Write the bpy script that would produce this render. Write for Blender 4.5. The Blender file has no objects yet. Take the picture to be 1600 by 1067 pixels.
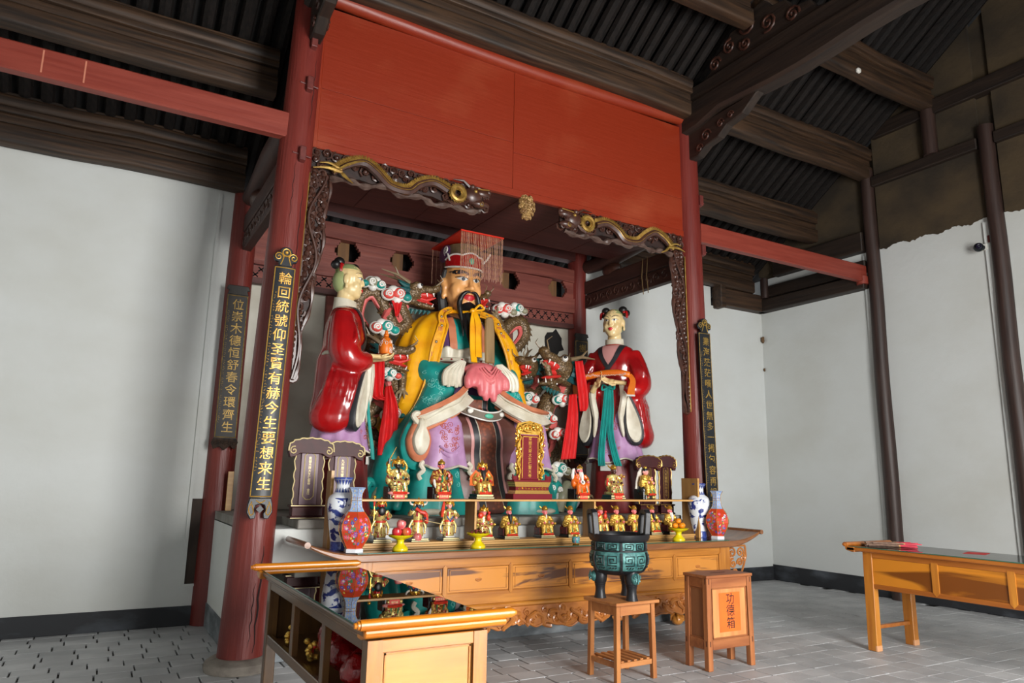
import bpy, bmesh, math, random
from math import sin, cos, pi, radians as rad
from mathutils import Vector as V, Matrix, Euler, noise as mnoise
from mathutils.bvhtree import BVHTree

# ------------------------------------------------------------------ camera, light, exposure
SC = bpy.context.scene
COL = SC.collection
_cd = bpy.data.cameras.new('camera'); CAM = bpy.data.objects.new('camera', _cd); COL.objects.link(CAM)
_cd.sensor_width = 36; _cd.lens = 25.125; _cd.clip_start = .05; _cd.clip_end = 200
_r, _u, _f = V((.8651, -.5012, .0177)), V((-.1094, -.1540, .9820)), V((.4889, .8518, .1883))
CAM.matrix_world = Matrix(((_r.x, _u.x, -_f.x, 0), (_r.y, _u.y, -_f.y, 0), (_r.z, _u.z, -_f.z, 1.6), (0, 0, 0, 1)))
SC.camera = CAM
W = bpy.data.worlds.new('daylight'); SC.world = W; W.use_nodes = True
W.node_tree.nodes['Background'].inputs[0].default_value = (.93, .965, 1, 1)
W.node_tree.nodes['Background'].inputs[1].default_value = 1.0
def area(name, loc, rot, sx, sy, power, col):
    l = bpy.data.lights.new(name, 'AREA'); l.shape = 'RECTANGLE'; l.size = sx; l.size_y = sy; l.energy = power; l.color = col
    o = bpy.data.objects.new(name, l); COL.objects.link(o); o.location = loc; o.rotation_euler = rot
    return o
# daylight falling through the open doors in the front wall
area('door_daylight', (4.0, -2.3, 2.35), (rad(76), 0, 0), 2.6, 4.2, 850, (1, .985, .955))
area('door_daylight', (-.9, -2.3, 1.85), (rad(76), 0, 0), 2.0, 3.0, 10, (1, .99, .97))
area('door_daylight', (8.6, -2.3, 1.85), (rad(76), 0, 0), 2.2, 3.0, 8, (.98, .985, 1))
SC.view_settings.view_transform = 'Standard'; SC.view_settings.look = 'None'
SC.view_settings.gamma = 1; SC.view_settings.use_curve_mapping = False
SC.view_settings.exposure = .2

# ------------------------------------------------------------------ helpers
def S(r, g, b):
    f = lambda c: (c/255/12.92) if c <= 10 else ((c/255+.055)/1.055)**2.4
    return (f(r), f(g), f(b), 1)
def mat(name, c1, c2=None, sc=(4, 4, 4), rough=.5, metal=0, bump=0, bsc=None, coat=0, det=5, lo=.35, hi=.65, c3=None, spec=.5, kind='noise', dist=0):
    m = bpy.data.materials.new(name); m.use_nodes = True; N = m.node_tree.nodes; L = m.node_tree.links
    b = N['Principled BSDF']; b.inputs['Roughness'].default_value = rough; b.inputs['Metallic'].default_value = metal
    b.inputs['Coat Weight'].default_value = coat; b.inputs['Coat Roughness'].default_value = .12; b.inputs['Specular IOR Level'].default_value = spec
    b.inputs['Base Color'].default_value = c1; m.diffuse_color = c1
    if c2 is None and not bump: return m
    tc = N.new('ShaderNodeTexCoord'); mp = N.new('ShaderNodeMapping'); L.new(tc.outputs['Object'], mp.inputs[0]); mp.inputs['Scale'].default_value = sc
    if kind == 'noise':
        n = N.new('ShaderNodeTexNoise'); n.inputs['Scale'].default_value = 1; n.inputs['Detail'].default_value = det; n.inputs['Distortion'].default_value = dist; out = n.outputs[0]
    elif kind == 'voronoi':
        n = N.new('ShaderNodeTexVoronoi'); n.inputs['Scale'].default_value = 1; out = n.outputs['Distance']
    elif kind == 'wave':
        n = N.new('ShaderNodeTexWave'); n.inputs['Scale'].default_value = 1; n.inputs['Distortion'].default_value = dist; n.inputs['Detail'].default_value = 3; out = n.outputs[1]
    L.new(mp.outputs[0], n.inputs['Vector'])
    if c2 is not None:
        r = N.new('ShaderNodeValToRGB'); r.color_ramp.elements[0].position = lo; r.color_ramp.elements[0].color = c1
        r.color_ramp.elements[1].position = hi; r.color_ramp.elements[1].color = c2
        if c3 is not None: e = r.color_ramp.elements.new((lo+hi)/2); e.color = c3
        L.new(out, r.inputs[0]); L.new(r.outputs[0], b.inputs['Base Color'])
    if bump:
        bn = N.new('ShaderNodeBump'); bn.inputs['Strength'].default_value = bump; bn.inputs['Distance'].default_value = .02
        if bsc:
            mp2 = N.new('ShaderNodeMapping'); L.new(tc.outputs['Object'], mp2.inputs[0]); mp2.inputs['Scale'].default_value = bsc
            n2 = N.new('ShaderNodeTexNoise'); n2.inputs['Scale'].default_value = 1; n2.inputs['Detail'].default_value = 4; L.new(mp2.outputs[0], n2.inputs['Vector']); L.new(n2.outputs[0], bn.inputs['Height'])
        else: L.new(out, bn.inputs['Height'])
        L.new(bn.outputs[0], b.inputs['Normal'])
    return m

def frame(z, x=None):
    z = V(z).normalized(); x = V(x) if x is not None else (V((1, 0, 0)) if abs(z.x) < .9 else V((0, 1, 0)))
    y = z.cross(x).normalized(); x = y.cross(z).normalized()
    return x, y, z
def R3(rx=0, ry=0, rz=0): return Euler((rx, ry, rz)).to_matrix()
class MB:
    """collects shapes into one mesh"""
    def __init__(s): s.v = []; s.f = []
    def add(s, vs, fs):
        o = len(s.v); s.v += [tuple(p) for p in vs]; s.f += [tuple(i+o for i in f) for f in fs]; return s
    def box(s, x0, x1, y0, y1, z0, z1, rot=None, c=None):
        vs = [V((x, y, z)) for z in (z0, z1) for y in (y0, y1) for x in (x0, x1)]
        if rot is not None:
            c = V(c) if c is not None else V(((x0+x1)/2, (y0+y1)/2, (z0+z1)/2)); vs = [rot @ (p-c)+c for p in vs]
        return s.add(vs, [(0, 2, 3, 1), (4, 5, 7, 6), (0, 1, 5, 4), (2, 6, 7, 3), (0, 4, 6, 2), (1, 3, 7, 5)])
    def hexa(s, b, t):   # two quads, bottom and top, counter-clockwise seen from above
        return s.add(list(b)+list(t), [(3, 2, 1, 0), (4, 5, 6, 7), (0, 1, 5, 4), (1, 2, 6, 5), (2, 3, 7, 6), (3, 0, 4, 7)])
    def loft(s, rings, cap=True, closed=True, loop=False):
        n = len(rings[0]); o = len(s.v)
        for r in rings: s.v += [tuple(p) for p in r]
        m = len(rings)
        for i in range(m if loop else m-1):
            a = o+i*n; b = o+((i+1) % m)*n
            for j in range(n if closed else n-1):
                k = (j+1) % n; s.f.append((a+j, a+k, b+k, b+j))
        if cap and closed and not loop: s.f.append(tuple(o+j for j in reversed(range(n)))); s.f.append(tuple(o+(m-1)*n+j for j in range(n)))
        return s
    def tube(s, pts, rad_, n=8, cap=True, loop=False, flat=1.0, up=None):
        pts = [V(p) for p in pts]; m = len(pts); rr = rad_ if hasattr(rad_, '__len__') else [rad_]*m; rings = []; px = V(up) if up is not None else None
        for i, p in enumerate(pts):
            if loop: t = pts[(i+1) % m]-pts[i-1]
            else: t = pts[min(i+1, m-1)]-pts[max(i-1, 0)]
            if t.length < 1e-9: t = V((0, 0, 1))
            x, y, z = frame(t, px); px = x
            rings.append([p+rr[i]*(cos(2*pi*k/n)*x+flat*sin(2*pi*k/n)*y) for k in range(n)])
        return s.loft(rings, cap, True, loop)
    def lathe(s, prof, n=24, c=(0, 0, 0), sx=1, sy=1, ph=0, axis=None):
        x, y, z = (V((1, 0, 0)), V((0, 1, 0)), V((0, 0, 1))) if axis is None else frame(axis)
        c = V(c); return s.loft([[c+r*(sx*cos(2*pi*k/n+ph)*x+sy*sin(2*pi*k/n+ph)*y)+h*z for k in range(n)] for r, h in prof])
    def ell(s, c, r, rot=None, nu=12, nv=8):
        c = V(c); r = r if hasattr(r, '__len__') else (r, r, r); rings = []
        for i in range(nv+1):
            a = pi*i/nv; a = min(max(a, .02), pi-.02); ring = []
            for k in range(nu):
                p = V((r[0]*sin(a)*cos(2*pi*k/nu), r[1]*sin(a)*sin(2*pi*k/nu), -r[2]*cos(a))); ring.append(c+(rot @ p if rot is not None else p))
            rings.append(ring)
        return s.loft(rings)
    def prism(s, pts, o, ux, uy, d):   # outline in plane (o; ux, uy), thickened by vector d
        o = V(o); ux = V(ux); uy = V(uy); d = V(d); n = len(pts)
        A = [o+p[0]*ux+p[1]*uy for p in pts]; return s.add(A+[p+d for p in A], [tuple(reversed(range(n))), tuple(range(n, 2*n))]+[(i, (i+1) % n, (i+1) % n+n, i+n) for i in range(n)])
    def ribbon(s, pts, wid, thick, nrm):
        """flat strip along pts; wid scalar or list, nrm facing direction(s)"""
        pts = [V(p) for p in pts]; m = len(pts); rings = []
        for i, p in enumerate(pts):
            t = (pts[min(i+1, m-1)]-pts[max(i-1, 0)]).normalized(); nn = V(nrm[i] if hasattr(nrm[0], '__len__') else nrm)
            x = t.cross(nn).normalized(); nn = x.cross(t).normalized(); w = (wid[i] if hasattr(wid, '__len__') else wid)/2
            rings.append([p-w*x, p+w*x, p+w*x+thick*nn, p-w*x+thick*nn])
        return s.loft(rings)
    def xf(s, M):
        s.v = [tuple(M @ V(p)) for p in s.v]; return s
    def mesh(s, name, smooth=True, bevel=0, angle=40):
        me = bpy.data.meshes.new(name); me.from_pydata(s.v, [], s.f)
        bm = bmesh.new(); bm.from_mesh(me)
        bmesh.ops.recalc_face_normals(bm, faces=bm.faces)
        if bevel:
            ed = [e for e in bm.edges if len(e.link_faces) == 2 and e.calc_face_angle(0) > .6]
            bmesh.ops.bevel(bm, geom=ed, offset=bevel, segments=1, affect='EDGES', profile=.5, clamp_overlap=True)
        for f in bm.faces: f.smooth = bool(smooth)
        if smooth:
            a = rad(angle)
            for e in bm.edges:
                if len(e.link_faces) == 2 and e.calc_face_angle(0) > a: e.smooth = False
        bm.to_mesh(me); bm.free(); return me
    def build(s, name, m, parent=None, smooth=True, bevel=0, angle=40, label=None):
        return link(name, s.mesh(name, smooth, bevel, angle), m, parent, label)
def link(name, me, m, parent=None, label=None, loc=None, rot=None):
    o = bpy.data.objects.new(name, me); COL.objects.link(o)
    if m is not None:
        if not me.materials: me.materials.append(m)
    if parent is not None: o.parent = parent
    if label: o['label'] = label
    if loc is not None: o.location = loc
    if rot is not None: o.rotation_euler = rot
    return o
def tag(o, label, cat, group=None, kind=None):
    o['label'] = label; o['category'] = cat
    if group: o['group'] = group
    if kind: o['kind'] = kind
    return o
def thing(name, label, cat, loc=(0, 0, 0), rz=0, group=None):
    o = bpy.data.objects.new(name, None); COL.objects.link(o); o.location = loc; o.rotation_euler = (0, 0, rz); o.empty_display_size = .1
    return tag(o, label, cat, group)
def struct(o, label=None):
    o['kind'] = 'structure'
    if label: o['label'] = label
    return o
def dup(o, parent=None):
    c = o.copy(); COL.objects.link(c)
    if parent is not None: c.parent = parent
    for ch in list(o.children): dup(ch, c)
    return c
_tmp = None
def baked(me, mods):
    """mesh data after modifiers"""
    o = bpy.data.objects.new('tmp', me); COL.objects.link(o)
    for t, kw in mods:
        md = o.modifiers.new(t, t)
        for k, v in kw.items(): setattr(md, k, v)
    dg = bpy.context.evaluated_depsgraph_get(); dg.update()
    r = bpy.data.meshes.new_from_object(o.evaluated_get(dg)); bpy.data.objects.remove(o)
    for p in r.polygons: p.use_smooth = True
    return r
def fuse(mb, vox, it=4, fac=.5):
    """union of overlapping shapes as one continuous skin"""
    me = mb.mesh('fuse')
    return baked(me, [('REMESH', dict(mode='VOXEL', voxel_size=vox)), ('SMOOTH', dict(iterations=it, factor=fac))])
def text_mesh(body, size, depth=.002, align='CENTER', spacing=1.0):
    c = bpy.data.curves.new('text', 'FONT'); c.body = body; c.size = size; c.align_x = align; c.align_y = 'CENTER'; c.extrude = depth; c.space_line = spacing; c.resolution_u = 2; c.offset = .0035*size
    o = bpy.data.objects.new('text', c); COL.objects.link(o); dg = bpy.context.evaluated_depsgraph_get(); dg.update()
    me = bpy.data.meshes.new_from_object(o.evaluated_get(dg)); bpy.data.objects.remove(o); bpy.data.curves.remove(c); return me
def text_verts(body, size, depth):
    me = text_mesh(body, size, depth); vs = [v.co.copy() for v in me.vertices]; fs = [tuple(p.vertices) for p in me.polygons]; bpy.data.meshes.remove(me); return vs, fs
def bez(pts, n):   # Catmull-Rom through pts
    pts = [V(p) for p in pts]; out = []; m = len(pts)
    for i in range(m-1):
        a, b, c, d = pts[max(i-1, 0)], pts[i], pts[i+1], pts[min(i+2, m-1)]
        for k in range(n):
            t = k/n; out.append(.5*((2*b)+(c-a)*t+(2*a-5*b+4*c-d)*t*t+(3*b-a-3*c+d)*t**3))
    out.append(pts[-1]); return out
def lerp(a, b, t): return a+(b-a)*t
def interp(tab, t):
    for (t0, a), (t1, b) in zip(tab, tab[1:]):
        if t <= t1:
            k = (t-t0)/(t1-t0) if t1 > t0 else 0; k = max(0, min(1, k)); k = k*k*(3-2*k)
            return [lerp(x, y, k) for x, y in zip(a, b)] if hasattr(a, '__len__') else lerp(a, b, k)
    return tab[-1][1]
def spiral(c, ux, uy, r, turns=1.6, n=18, ph=0, sgn=1, r0=.12):
    c = V(c); ux = V(ux); uy = V(uy)
    return [c+(r0+(1-r0)*i/n)*r*(cos(ph+sgn*turns*2*pi*i/n)*ux+sin(ph+sgn*turns*2*pi*i/n)*uy) for i in range(n+1)]
RND = random.Random(7)

# ------------------------------------------------------------------ materials
PLASTER = mat('white_plaster', S(210, 213, 211), S(198, 199, 193), (.7, .7, 1.1), .9, bump=.25, bsc=(9, 9, 9), lo=.42, hi=.8)
DADO = mat('slate_dado', S(38, 40, 44), S(92, 98, 106), (1.6, 1.6, 4), .7, lo=.5, hi=.8, bump=.2)
BROWNPL = mat('sooty_plaster', S(76, 62, 42), S(46, 38, 28), (1.3, 1.3, 1.7), .95, bump=.4, bsc=(14, 14, 14))
DARKW = mat('dark_timber', S(34, 23, 15), S(72, 50, 32), (1.2, 22, 22), .6, bump=.3)
DARKWY = mat('dark_timber_lengthwise', S(28, 19, 14), S(46, 33, 24), (22, 1.2, 22), .6, bump=.3)
DARKWZ = mat('dark_post_timber', S(44, 30, 26), S(62, 44, 38), (22, 22, 1.2), .5, bump=.25)
RAFT = mat('sooty_rafter', S(13, 10, 9), S(27, 21, 18), (30, 2, 30), .75, bump=.4, spec=.25)
SOOT = mat('roof_boards', S(18, 15, 14), rough=.9)
REDCOL = mat('red_column_paint', S(100, 32, 26), S(116, 44, 36), (9, 9, 1.0), .42, bump=.35, bsc=(40, 40, 2))
REDPAN = mat('vermilion_panel_paint', S(132, 40, 15), S(152, 70, 42), (1.0, 1.0, 1.5), .42, lo=.52, hi=.9, bump=.12, bsc=(3, 30, 30))
REDBEAM = mat('red_beam_paint', S(124, 45, 32), S(138, 58, 44), (1.5, 20, 20), .5, bump=.15)
REDLAT = mat('faded_red_boards', S(106, 47, 38), S(128, 66, 54), (1.4, 18, 18), .6, bump=.3)
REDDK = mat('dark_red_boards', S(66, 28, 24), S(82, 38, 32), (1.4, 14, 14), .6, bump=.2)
CARVE = mat('carved_lacquer', S(58, 34, 27), S(76, 46, 36), (14, 14, 14), .36, coat=.15)
GILT = mat('old_gilding', S(176, 142, 70), S(138, 104, 48), (20, 20, 20), .35, metal=.5)
GOLD = mat('bright_gold', S(232, 186, 84), S(205, 150, 52), (30, 30, 30), .22, metal=.75)
STONE = mat('column_stone', S(140, 132, 122), S(104, 96, 88), (5, 5, 8), .9, bump=.5, bsc=(20, 20, 20))
BLACKB = mat('black_lacquer', S(22, 25, 29), S(30, 33, 37), (6, 6, 2), .42, coat=.08, spec=.3)
BLACKOLD = mat('worn_black_board', S(26, 24, 22), S(44, 39, 33), (9, 9, 3), .6, bump=.3)
# ------------------------------------------------------------------ floor
def posmat(name, c1, c2, sc, rough, bump=0):
    m = mat(name, c1, c2, sc, rough, bump=bump, det=6); N = m.node_tree.nodes; L = m.node_tree.links
    g = N.new('ShaderNodeNewGeometry')
    for n in list(N):
        if n.type == 'MAPPING': L.new(g.outputs['Position'], n.inputs[0])
    return m
BRICK = posmat('grey_floor_brick', S(166, 168, 170), S(190, 191, 192), (2.2, 3.0, 3), .5, .2)
_N = BRICK.node_tree.nodes; _L = BRICK.node_tree.links; _oi = _N.new('ShaderNodeObjectInfo'); _hs = _N.new('ShaderNodeHueSaturation'); _mr = _N.new('ShaderNodeMapRange')
_mr.inputs[3].default_value = .86; _mr.inputs[4].default_value = 1.1; _L.new(_oi.outputs['Random'], _mr.inputs[0]); _L.new(_mr.outputs[0], _hs.inputs['Value'])
_L.new(_N['Color Ramp'].outputs[0], _hs.inputs['Color']); _L.new(_hs.outputs[0], _N['Principled BSDF'].inputs['Base Color'])
JOINT = mat('dark_joint_sand', S(74, 71, 67), rough=.95)
floor = struct(MB().box(-2.4, 10.4, -3.4, 9.4, -.2, -.022).build('floor', JOINT, smooth=False), 'grey clay brick floor laid in running bond')
BX, BY = .27, .205
def brick_mb(w, d, dz, k):
    m = MB(); e = .003; z0, z1 = -.03, 0
    rr = random.Random(k); j = lambda: rr.uniform(-.002, .002)
    b = [(-w/2, -d/2), (w/2, -d/2), (w/2, d/2), (-w/2, d/2)]; b = [(x+j(), y+j()) for x, y in b]
    r0 = [(x, y, z0) for x, y in b]; r1 = [(x, y, z1-e) for x, y in b]; r2 = [(x*(1-2*e/w), y*(1-2*e/d), z1) for x, y in b]
    return m.loft([r0, r1, r2])
_variants = [brick_mb(BX-.014, BY-.0004, 0, k).mesh('brick', False) for k in range(4)]
_view = []
for iy in range(int(13/BY)):
    y = -3.4+iy*BY
    for ix in range(-10, 40):
        x = ix*BX+(iy % 2)*BX/2+.06*sin(iy*2.3)
        if x < -2.3 or x > 10.2 or y > 8.75 or (y > 6.8 and 1.36 < x < 6.55): continue
        p = V((x, y, 0))-V((0, 0, 1.6)); w = p.dot(_f); vis = False
        if w > .5:
            px = 800+1116.7*p.dot(_r)/w; py = 533.5-1116.7*p.dot(_u)/w; vis = -15 < px < 1615 and py < 1085
        _view.append((not vis, p.length, x, y, iy, ix))
_view.sort()
_rest = MB()
for n, (nv, dd, x, y, iy, ix) in enumerate(_view):
    dz = -.003*RND.random(); k = RND.randrange(4); rot = RND.uniform(-.004, .004)
    if n < 300 and not nv:
        o = link('brick', _variants[k], BRICK, floor, loc=(x, y, dz), rot=(0, 0, rot))
    else:
        me = _variants[k]; vs = [V((cos(rot)*v.co.x-sin(rot)*v.co.y+x, sin(rot)*v.co.x+cos(rot)*v.co.y+y, v.co.z+dz)) for v in me.vertices]
        _rest.add(vs, [tuple(p.vertices) for p in me.polygons])
_o = _rest.build('bricks', BRICK, floor, smooth=False); _o['kind'] = 'stuff'

# ------------------------------------------------------------------ walls
WX0, WX1, YB, YF = -2.3, 10.2, 8.7, -1.9
wb = struct(MB().box(WX0-.25, 1.27, YB, YB+.3, 0, 4.92).box(6.3, 8.95, YB, YB+.3, 0, 4.93).box(8.95, WX1+.3, YB, YB+.3, 0, 4.6).build('wall_back', PLASTER, smooth=False), 'white plastered back wall')
bs = mat('post_slot_dark', S(40, 30, 26), S(62, 50, 42), (10, 10, 3), .8)
MB().box(.99, 1.12, YB-.006, YB+.02, .42, 1.32).build('post_slot', bs, wb, smooth=False, label='dark timber showing in a slot in the wall')
MB().box(.955, .99, YB-.02, YB+.02, .42, 4.85).box(.955, 1.12, YB-.02, YB+.02, .40, .425).build('slot_edge', PLASTER, wb, smooth=False)
wr = struct(MB().box(WX1, WX1+.3, YF, YB+.3, 0, 5.22).build('wall_right', PLASTER, smooth=False), 'white plastered right wall with soot-brown upper part')
def ragged(y0, y1, z0, z1, seed):
    rr = random.Random(seed); n = 60; pts = [(y0+(y1-y0)*i/n, z0+rr.uniform(-.014, .014)+.02*sin(i*.4+seed)) for i in range(n+1)]
    return pts+[(y1, z1), (y0, z1)]
for (y0, y1, z0, z1, sd) in ((4.79, 6.35, 5.2, 6.2, 1), (2.9, 4.57, 5.2, 6.2, 2), (-1.9, 2.9, 5.2, 6.3, 5), (4.79, 6.35, 6.38, 8.2, 3), (2.6, 4.57, 6.38, 9.0, 4), (6.55, 8.7, 5.3, 7.2, 6)):
    MB().prism(ragged(y0, y1, z0, z1, sd), (WX1+.04, 0, 0), (0, 1, 0), (0, 0, 1), (-.055, 0, 0)).build('plaster_panel', BROWNPL, wr, smooth=False)
# gable above the right wall
gb = MB().prism([(YF, 5.2), (YB, 5.2), (YB, 5.4), (3.6, 8.95), (YF, 5.1)], (WX1+.06, 0, 0), (0, 1, 0), (0, 0, 1), (.2, 0, 0)).build('gable', BROWNPL, wr, smooth=False)
wl = struct(MB().box(WX0-.3, WX0, YF, YB, 0, 5.2).prism([(YF, 5.2), (YB, 5.2), (YB, 5.4), (3.6, 8.95), (YF, 5.1)], (WX0, 0, 0), (0, 1, 0), (0, 0, 1), (-.2, 0, 0)).build('wall_left', PLASTER, smooth=False), 'white plastered left wall')
# front wall with three open bays
wf = MB()
for x0, x1 in ((WX0-.3, -2.0), (.35, 2.5), (5.5, 7.2), (10.0, 10.5)): wf.box(x0, x1, YF-.2, YF, 0, 4.8)
for x0, x1 in ((WX0-.3, .35), (7.2, 10.5)): wf.box(x0, x1, YF-.2, YF, 3.5, 4.8)
wf.box(WX0-.3, 10.5, YF-.2, YF, 4.8, 5.3)
struct(wf.build('wall_front', PLASTER, smooth=False), 'white front wall with open door bays')
def dado(name, x0, x1, y0, y1, z, lab):
    return struct(MB().box(x0, x1, y0, y1, 0, z).build(name, DADO, smooth=False, bevel=.004), lab)
dado('baseboard_back', WX0, 1.22, YB-.012, YB+.05, .2, 'black skirting band along the left part of the back wall')
dado('baseboard_back', 6.7, WX1, YB-.012, YB+.05, .22, 'black skirting band along the right part of the back wall')
dado('baseboard_right', WX1-.012, WX1+.05, YF, YB, .25, 'black skirting band along the right wall')

# ------------------------------------------------------------------ roof
ceil = struct(MB().prism([(9.9, 4.62), (3.6, 9.12), (-2.6, 4.75), (-2.6, 4.85), (3.6, 9.25), (9.9, 4.75)], (WX0-.4, 0, 0), (0, 1, 0), (0, 0, 1), (13.3, 0, 0)).build('ceiling', SOOT, smooth=False), 'dark boarded roof over closely laid round rafters')
_rm = {}
x = WX0+.1; i = 0
while x < WX1-.05:
    r = .068+.01*RND.random(); key = i % 5
    if key not in _rm:
        pts = [(0, 9.5, 0), (0, 7.5, 0), (0, 5.5, 0), (0, 3.55, 0)]; sl = (9.02-4.74)/(3.6-9.75)
        P = [V((RND.uniform(-.02, .02), p[1], 4.74-.08+sl*(p[1]-9.75))) for p in pts]
        _rm[key] = MB().tube(P, [r*.9, r, r*1.05, r], 8).mesh('rafter')
    link('rafter', _rm[key], RAFT, ceil, loc=(x, 0, 0)); x += .195; i += 1
def purlin(x0, x1, y, z, lab, beam=True):
    t = thing('purlin', lab, 'roof beam', ((x0+x1)/2, y, z), group=None); h = (x1-x0)/2; d = .012
    def rr(w, hh, zc, r=.04):
        pts = []
        for (cx, cz, a0) in ((w-r, hh-r, 0), (-w+r, hh-r, 90), (-w+r, -hh+r, 180), (w-r, -hh+r, 270)):
            for k in range(4): a = rad(a0+30*k); pts.append((cx+r*cos(a), cz+r*sin(a)+zc))
        return pts
    def bar(nm, pts):
        n = 6; rings = [[(-h+2*h*k/n, a+d*sin(k*2.1+y), b+.012*sin(k*1.7+y*3)) for a, b in pts] for k in range(n+1)]
        return MB().loft(rings).build(nm, DARKW, t)
    if beam: bar('lower_beam', rr(.095, .11, .11, .035))
    bar('plank', rr(.055, .05, .27, .008)); bar('upper_plank', rr(.10, .035, .355, .012)); bar('log', rr(.115, .075, .455, .06)); bar('batten', rr(.06, .02, .54, .008))
    return t
for (x0, x1, tx) in ((WX0, 1.28, 'left'), (1.52, 6.36, 'middle'), (6.55, WX1, 'right')):
    for y, z, lv in ((7.5, 5.6, 'second lowest'), (6.47, 6.36, 'third lowest'), (5.42, 7.06, 'topmost')):
        if tx == 'left' and lv == 'topmost': lv = 'highest'
        purlin(x0, x1, y, z, {'left': 'dark timber purlin stack over the %s bay, %s of the three', 'middle': 'dark timber purlin stack over the %s bay by the red panel, %s of three', 'right': 'dark timber purlin stack over the %s bay, %s of the three'}[tx] % (tx, lv))
purlin(WX0, 1.2, 8.6, 4.9, 'dark timber purlin stack lying on top of the white wall at left')
purlin(6.4, WX1-.35, 8.6, 4.92, 'dark timber purlin stack lying on the white back wall at right')

# ------------------------------------------------------------------ timber trusses and right wall frame
def scroll_bracket(t, nm, x, pts, ux, uy, thick, m, parent):
    b = MB(); b.prism(pts, (x-thick/2, 0, 0), ux, uy, (thick, 0, 0)); return b.build(nm, m, parent, smooth=False, bevel=.012)
def truss(xc, lab, sgn):
    t = thing('truss_beam', lab, 'roof beam', (xc, 5, 6.2)); w = .13
    n = 10; rings = []
    for k in range(n+1):
        y = 1.7-3.9*k/n+.0; hw = w; z0 = .02-.10*(1 if k in (0, 1, n) else 0)+.03*sin(k); rings.append([(-hw, y, z0+.04), (-hw*.7, y, z0), (hw*.7, y, z0), (hw, y, z0+.04), (hw, y, .32), (-hw, y, .32)])
    MB().loft(rings).build('main_beam', DARKWY, t)
    MB().box(-.10, .10, -2.2, 1.72, .33, .55).build('upper_plank', DARKWY, t, smooth=False, bevel=.01)
    # hanging bracket with cloud end
    br = MB().prism([(1.6, -.0), (1.6, -.42), (1.35, -.42), (1.2, -.33), (1.0, -.3), (.85, -.2), (.6, -.16), (.4, -.02), (.28, .06), (.36, .1), (.6, .02)], (-.06, 0, 0), (0, 1, 0), (0, 0, 1), (.12, 0, 0))
    bo = br.build('bracket', DARKWY, t, smooth=False, bevel=.012)
    cs = MB()
    for (yy, zz, r) in ((1.2, -.2, .09), (.95, -.14, .06), (.78, -.1, .05), (1.32, -.33, .06)):
        for sx in (-1, 1): cs.tube(spiral((sx*.066, yy, zz), (0, 1, 0), (0, 0, 1), r, 1.5, 14), .012, 5)
    cs.build('carved_cloud', CARVE, bo)
    # carved hump carrying the next purlin
    hb = MB(); pts = [(1.3, .56), (1.1, .64), (1.02, .8), (.84, .86), (.74, 1.0), (.56, 1.02), (.48, 1.12), (.2, 1.14), (.1, 1.0), (-.1, .96), (-.2, .8), (-.42, .76), (-.5, .62), (-.8, .56)]
    hb.prism(pts, (-.06, 0, 0), (0, 1, 0), (0, 0, 1), (.12, 0, 0)); h = hb.build('carved_hump', DARKWY, t, smooth=False, bevel=.015)
    cs = MB()
    for (yy, zz, r) in ((1.0, .7, .1), (.75, .82, .1), (.45, .95, .13), (.15, .8, .12), (-.2, .7, .1), (.5, .72, .09)):
        for sx in (-1, 1): cs.tube(spiral((sx*.066, yy, zz), (0, 1, 0), (0, 0, 1), r, 1.7, 16, ph=yy*5), .015, 5)
    cs.build('carved_cloud', CARVE, h)
    return t
truss(6.46, 'heavy dark roof beam running forward above the right red column', 1)
truss(1.44, 'heavy dark roof beam running forward above the left red column', -1)

def wall_post(y, lab, r=.105):
    t = thing('wall_post', lab, 'post', (WX1-.03, y, 0))
    pts = [V((.008*sin(k*.9), .006*sin(k*1.3), 6.5*k/12)) for k in range(13)]
    MB().tube(pts, [r*1.05-.012*k/12 for k in range(13)], 14).build('shaft', DARKWZ, t)
    MB().box(-.004, .05, .1, .17, .25, 5.15).build('plaster_edge', PLASTER, t, smooth=False)
    return t
wall_post(6.46, 'dark round post in the right wall at the end of the red tie beam')
wall_post(4.68, 'dark round post in the right wall beside the small black camera')
tag(MB().box(WX1-.1, WX1+.1, YF, 4.57, 6.2, 6.36).box(WX1-.1, WX1+.1, 4.79, 6.36, 6.2, 6.36).build('rail_beam', DARKWY, smooth=False, bevel=.01), 'long dark rail along the right wall between its posts, over the brown plaster', 'beam')
tag(MB().box(WX1-.09, WX1+.1, 2.6, 6.3, 6.98, 7.2).build('upper_rail_beam', DARKWY, smooth=False, bevel=.01), 'dark upper rail on the right gable under the rafters', 'beam')
tag(MB().tube([(WX1-.06, 5.42, 6.36), (WX1-.06, 5.42, 7.06)], .1, 12).build('short_post', DARKWZ), 'short dark post standing on the right wall rail under a purlin', 'post')
for y0, y1, z0, z1, x0, lab in ((6.57, 8.66, 4.6, 4.82, WX1-.16, 'lowest dark beam over the white right wall at the corner'), (6.57, 8.5, 4.86, 5.06, WX1-.1, 'middle one of three dark beams over the right wall at the corner'), (6.57, 8.3, 5.2, 5.52, WX1-.13, 'uppermost dark board beam over the right wall at the corner')):
    tag(MB().box(x0, WX1+.1, y0, y1, z0, z1).build('corner_beam', DARKWY, smooth=False, bevel=.012), lab, 'beam')
tag(MB().tube([(WX1-.12, 8.5, 4.84), (WX1-.12, 8.5, 5.2)], .07, 10).build('corner_strut', DARKWZ), 'stub of dark timber in the right rear corner of the roof', 'post')
tag(MB().box(9.0, 9.12, 8.5, 8.72, 4.55, 4.95).box(9.1, WX1-.02, 8.54, 8.72, 4.6, 4.9).build('corner_lintel', DARKW, smooth=False, bevel=.012), 'dark lintel under the purlin on the back wall near the right corner', 'beam')

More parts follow.
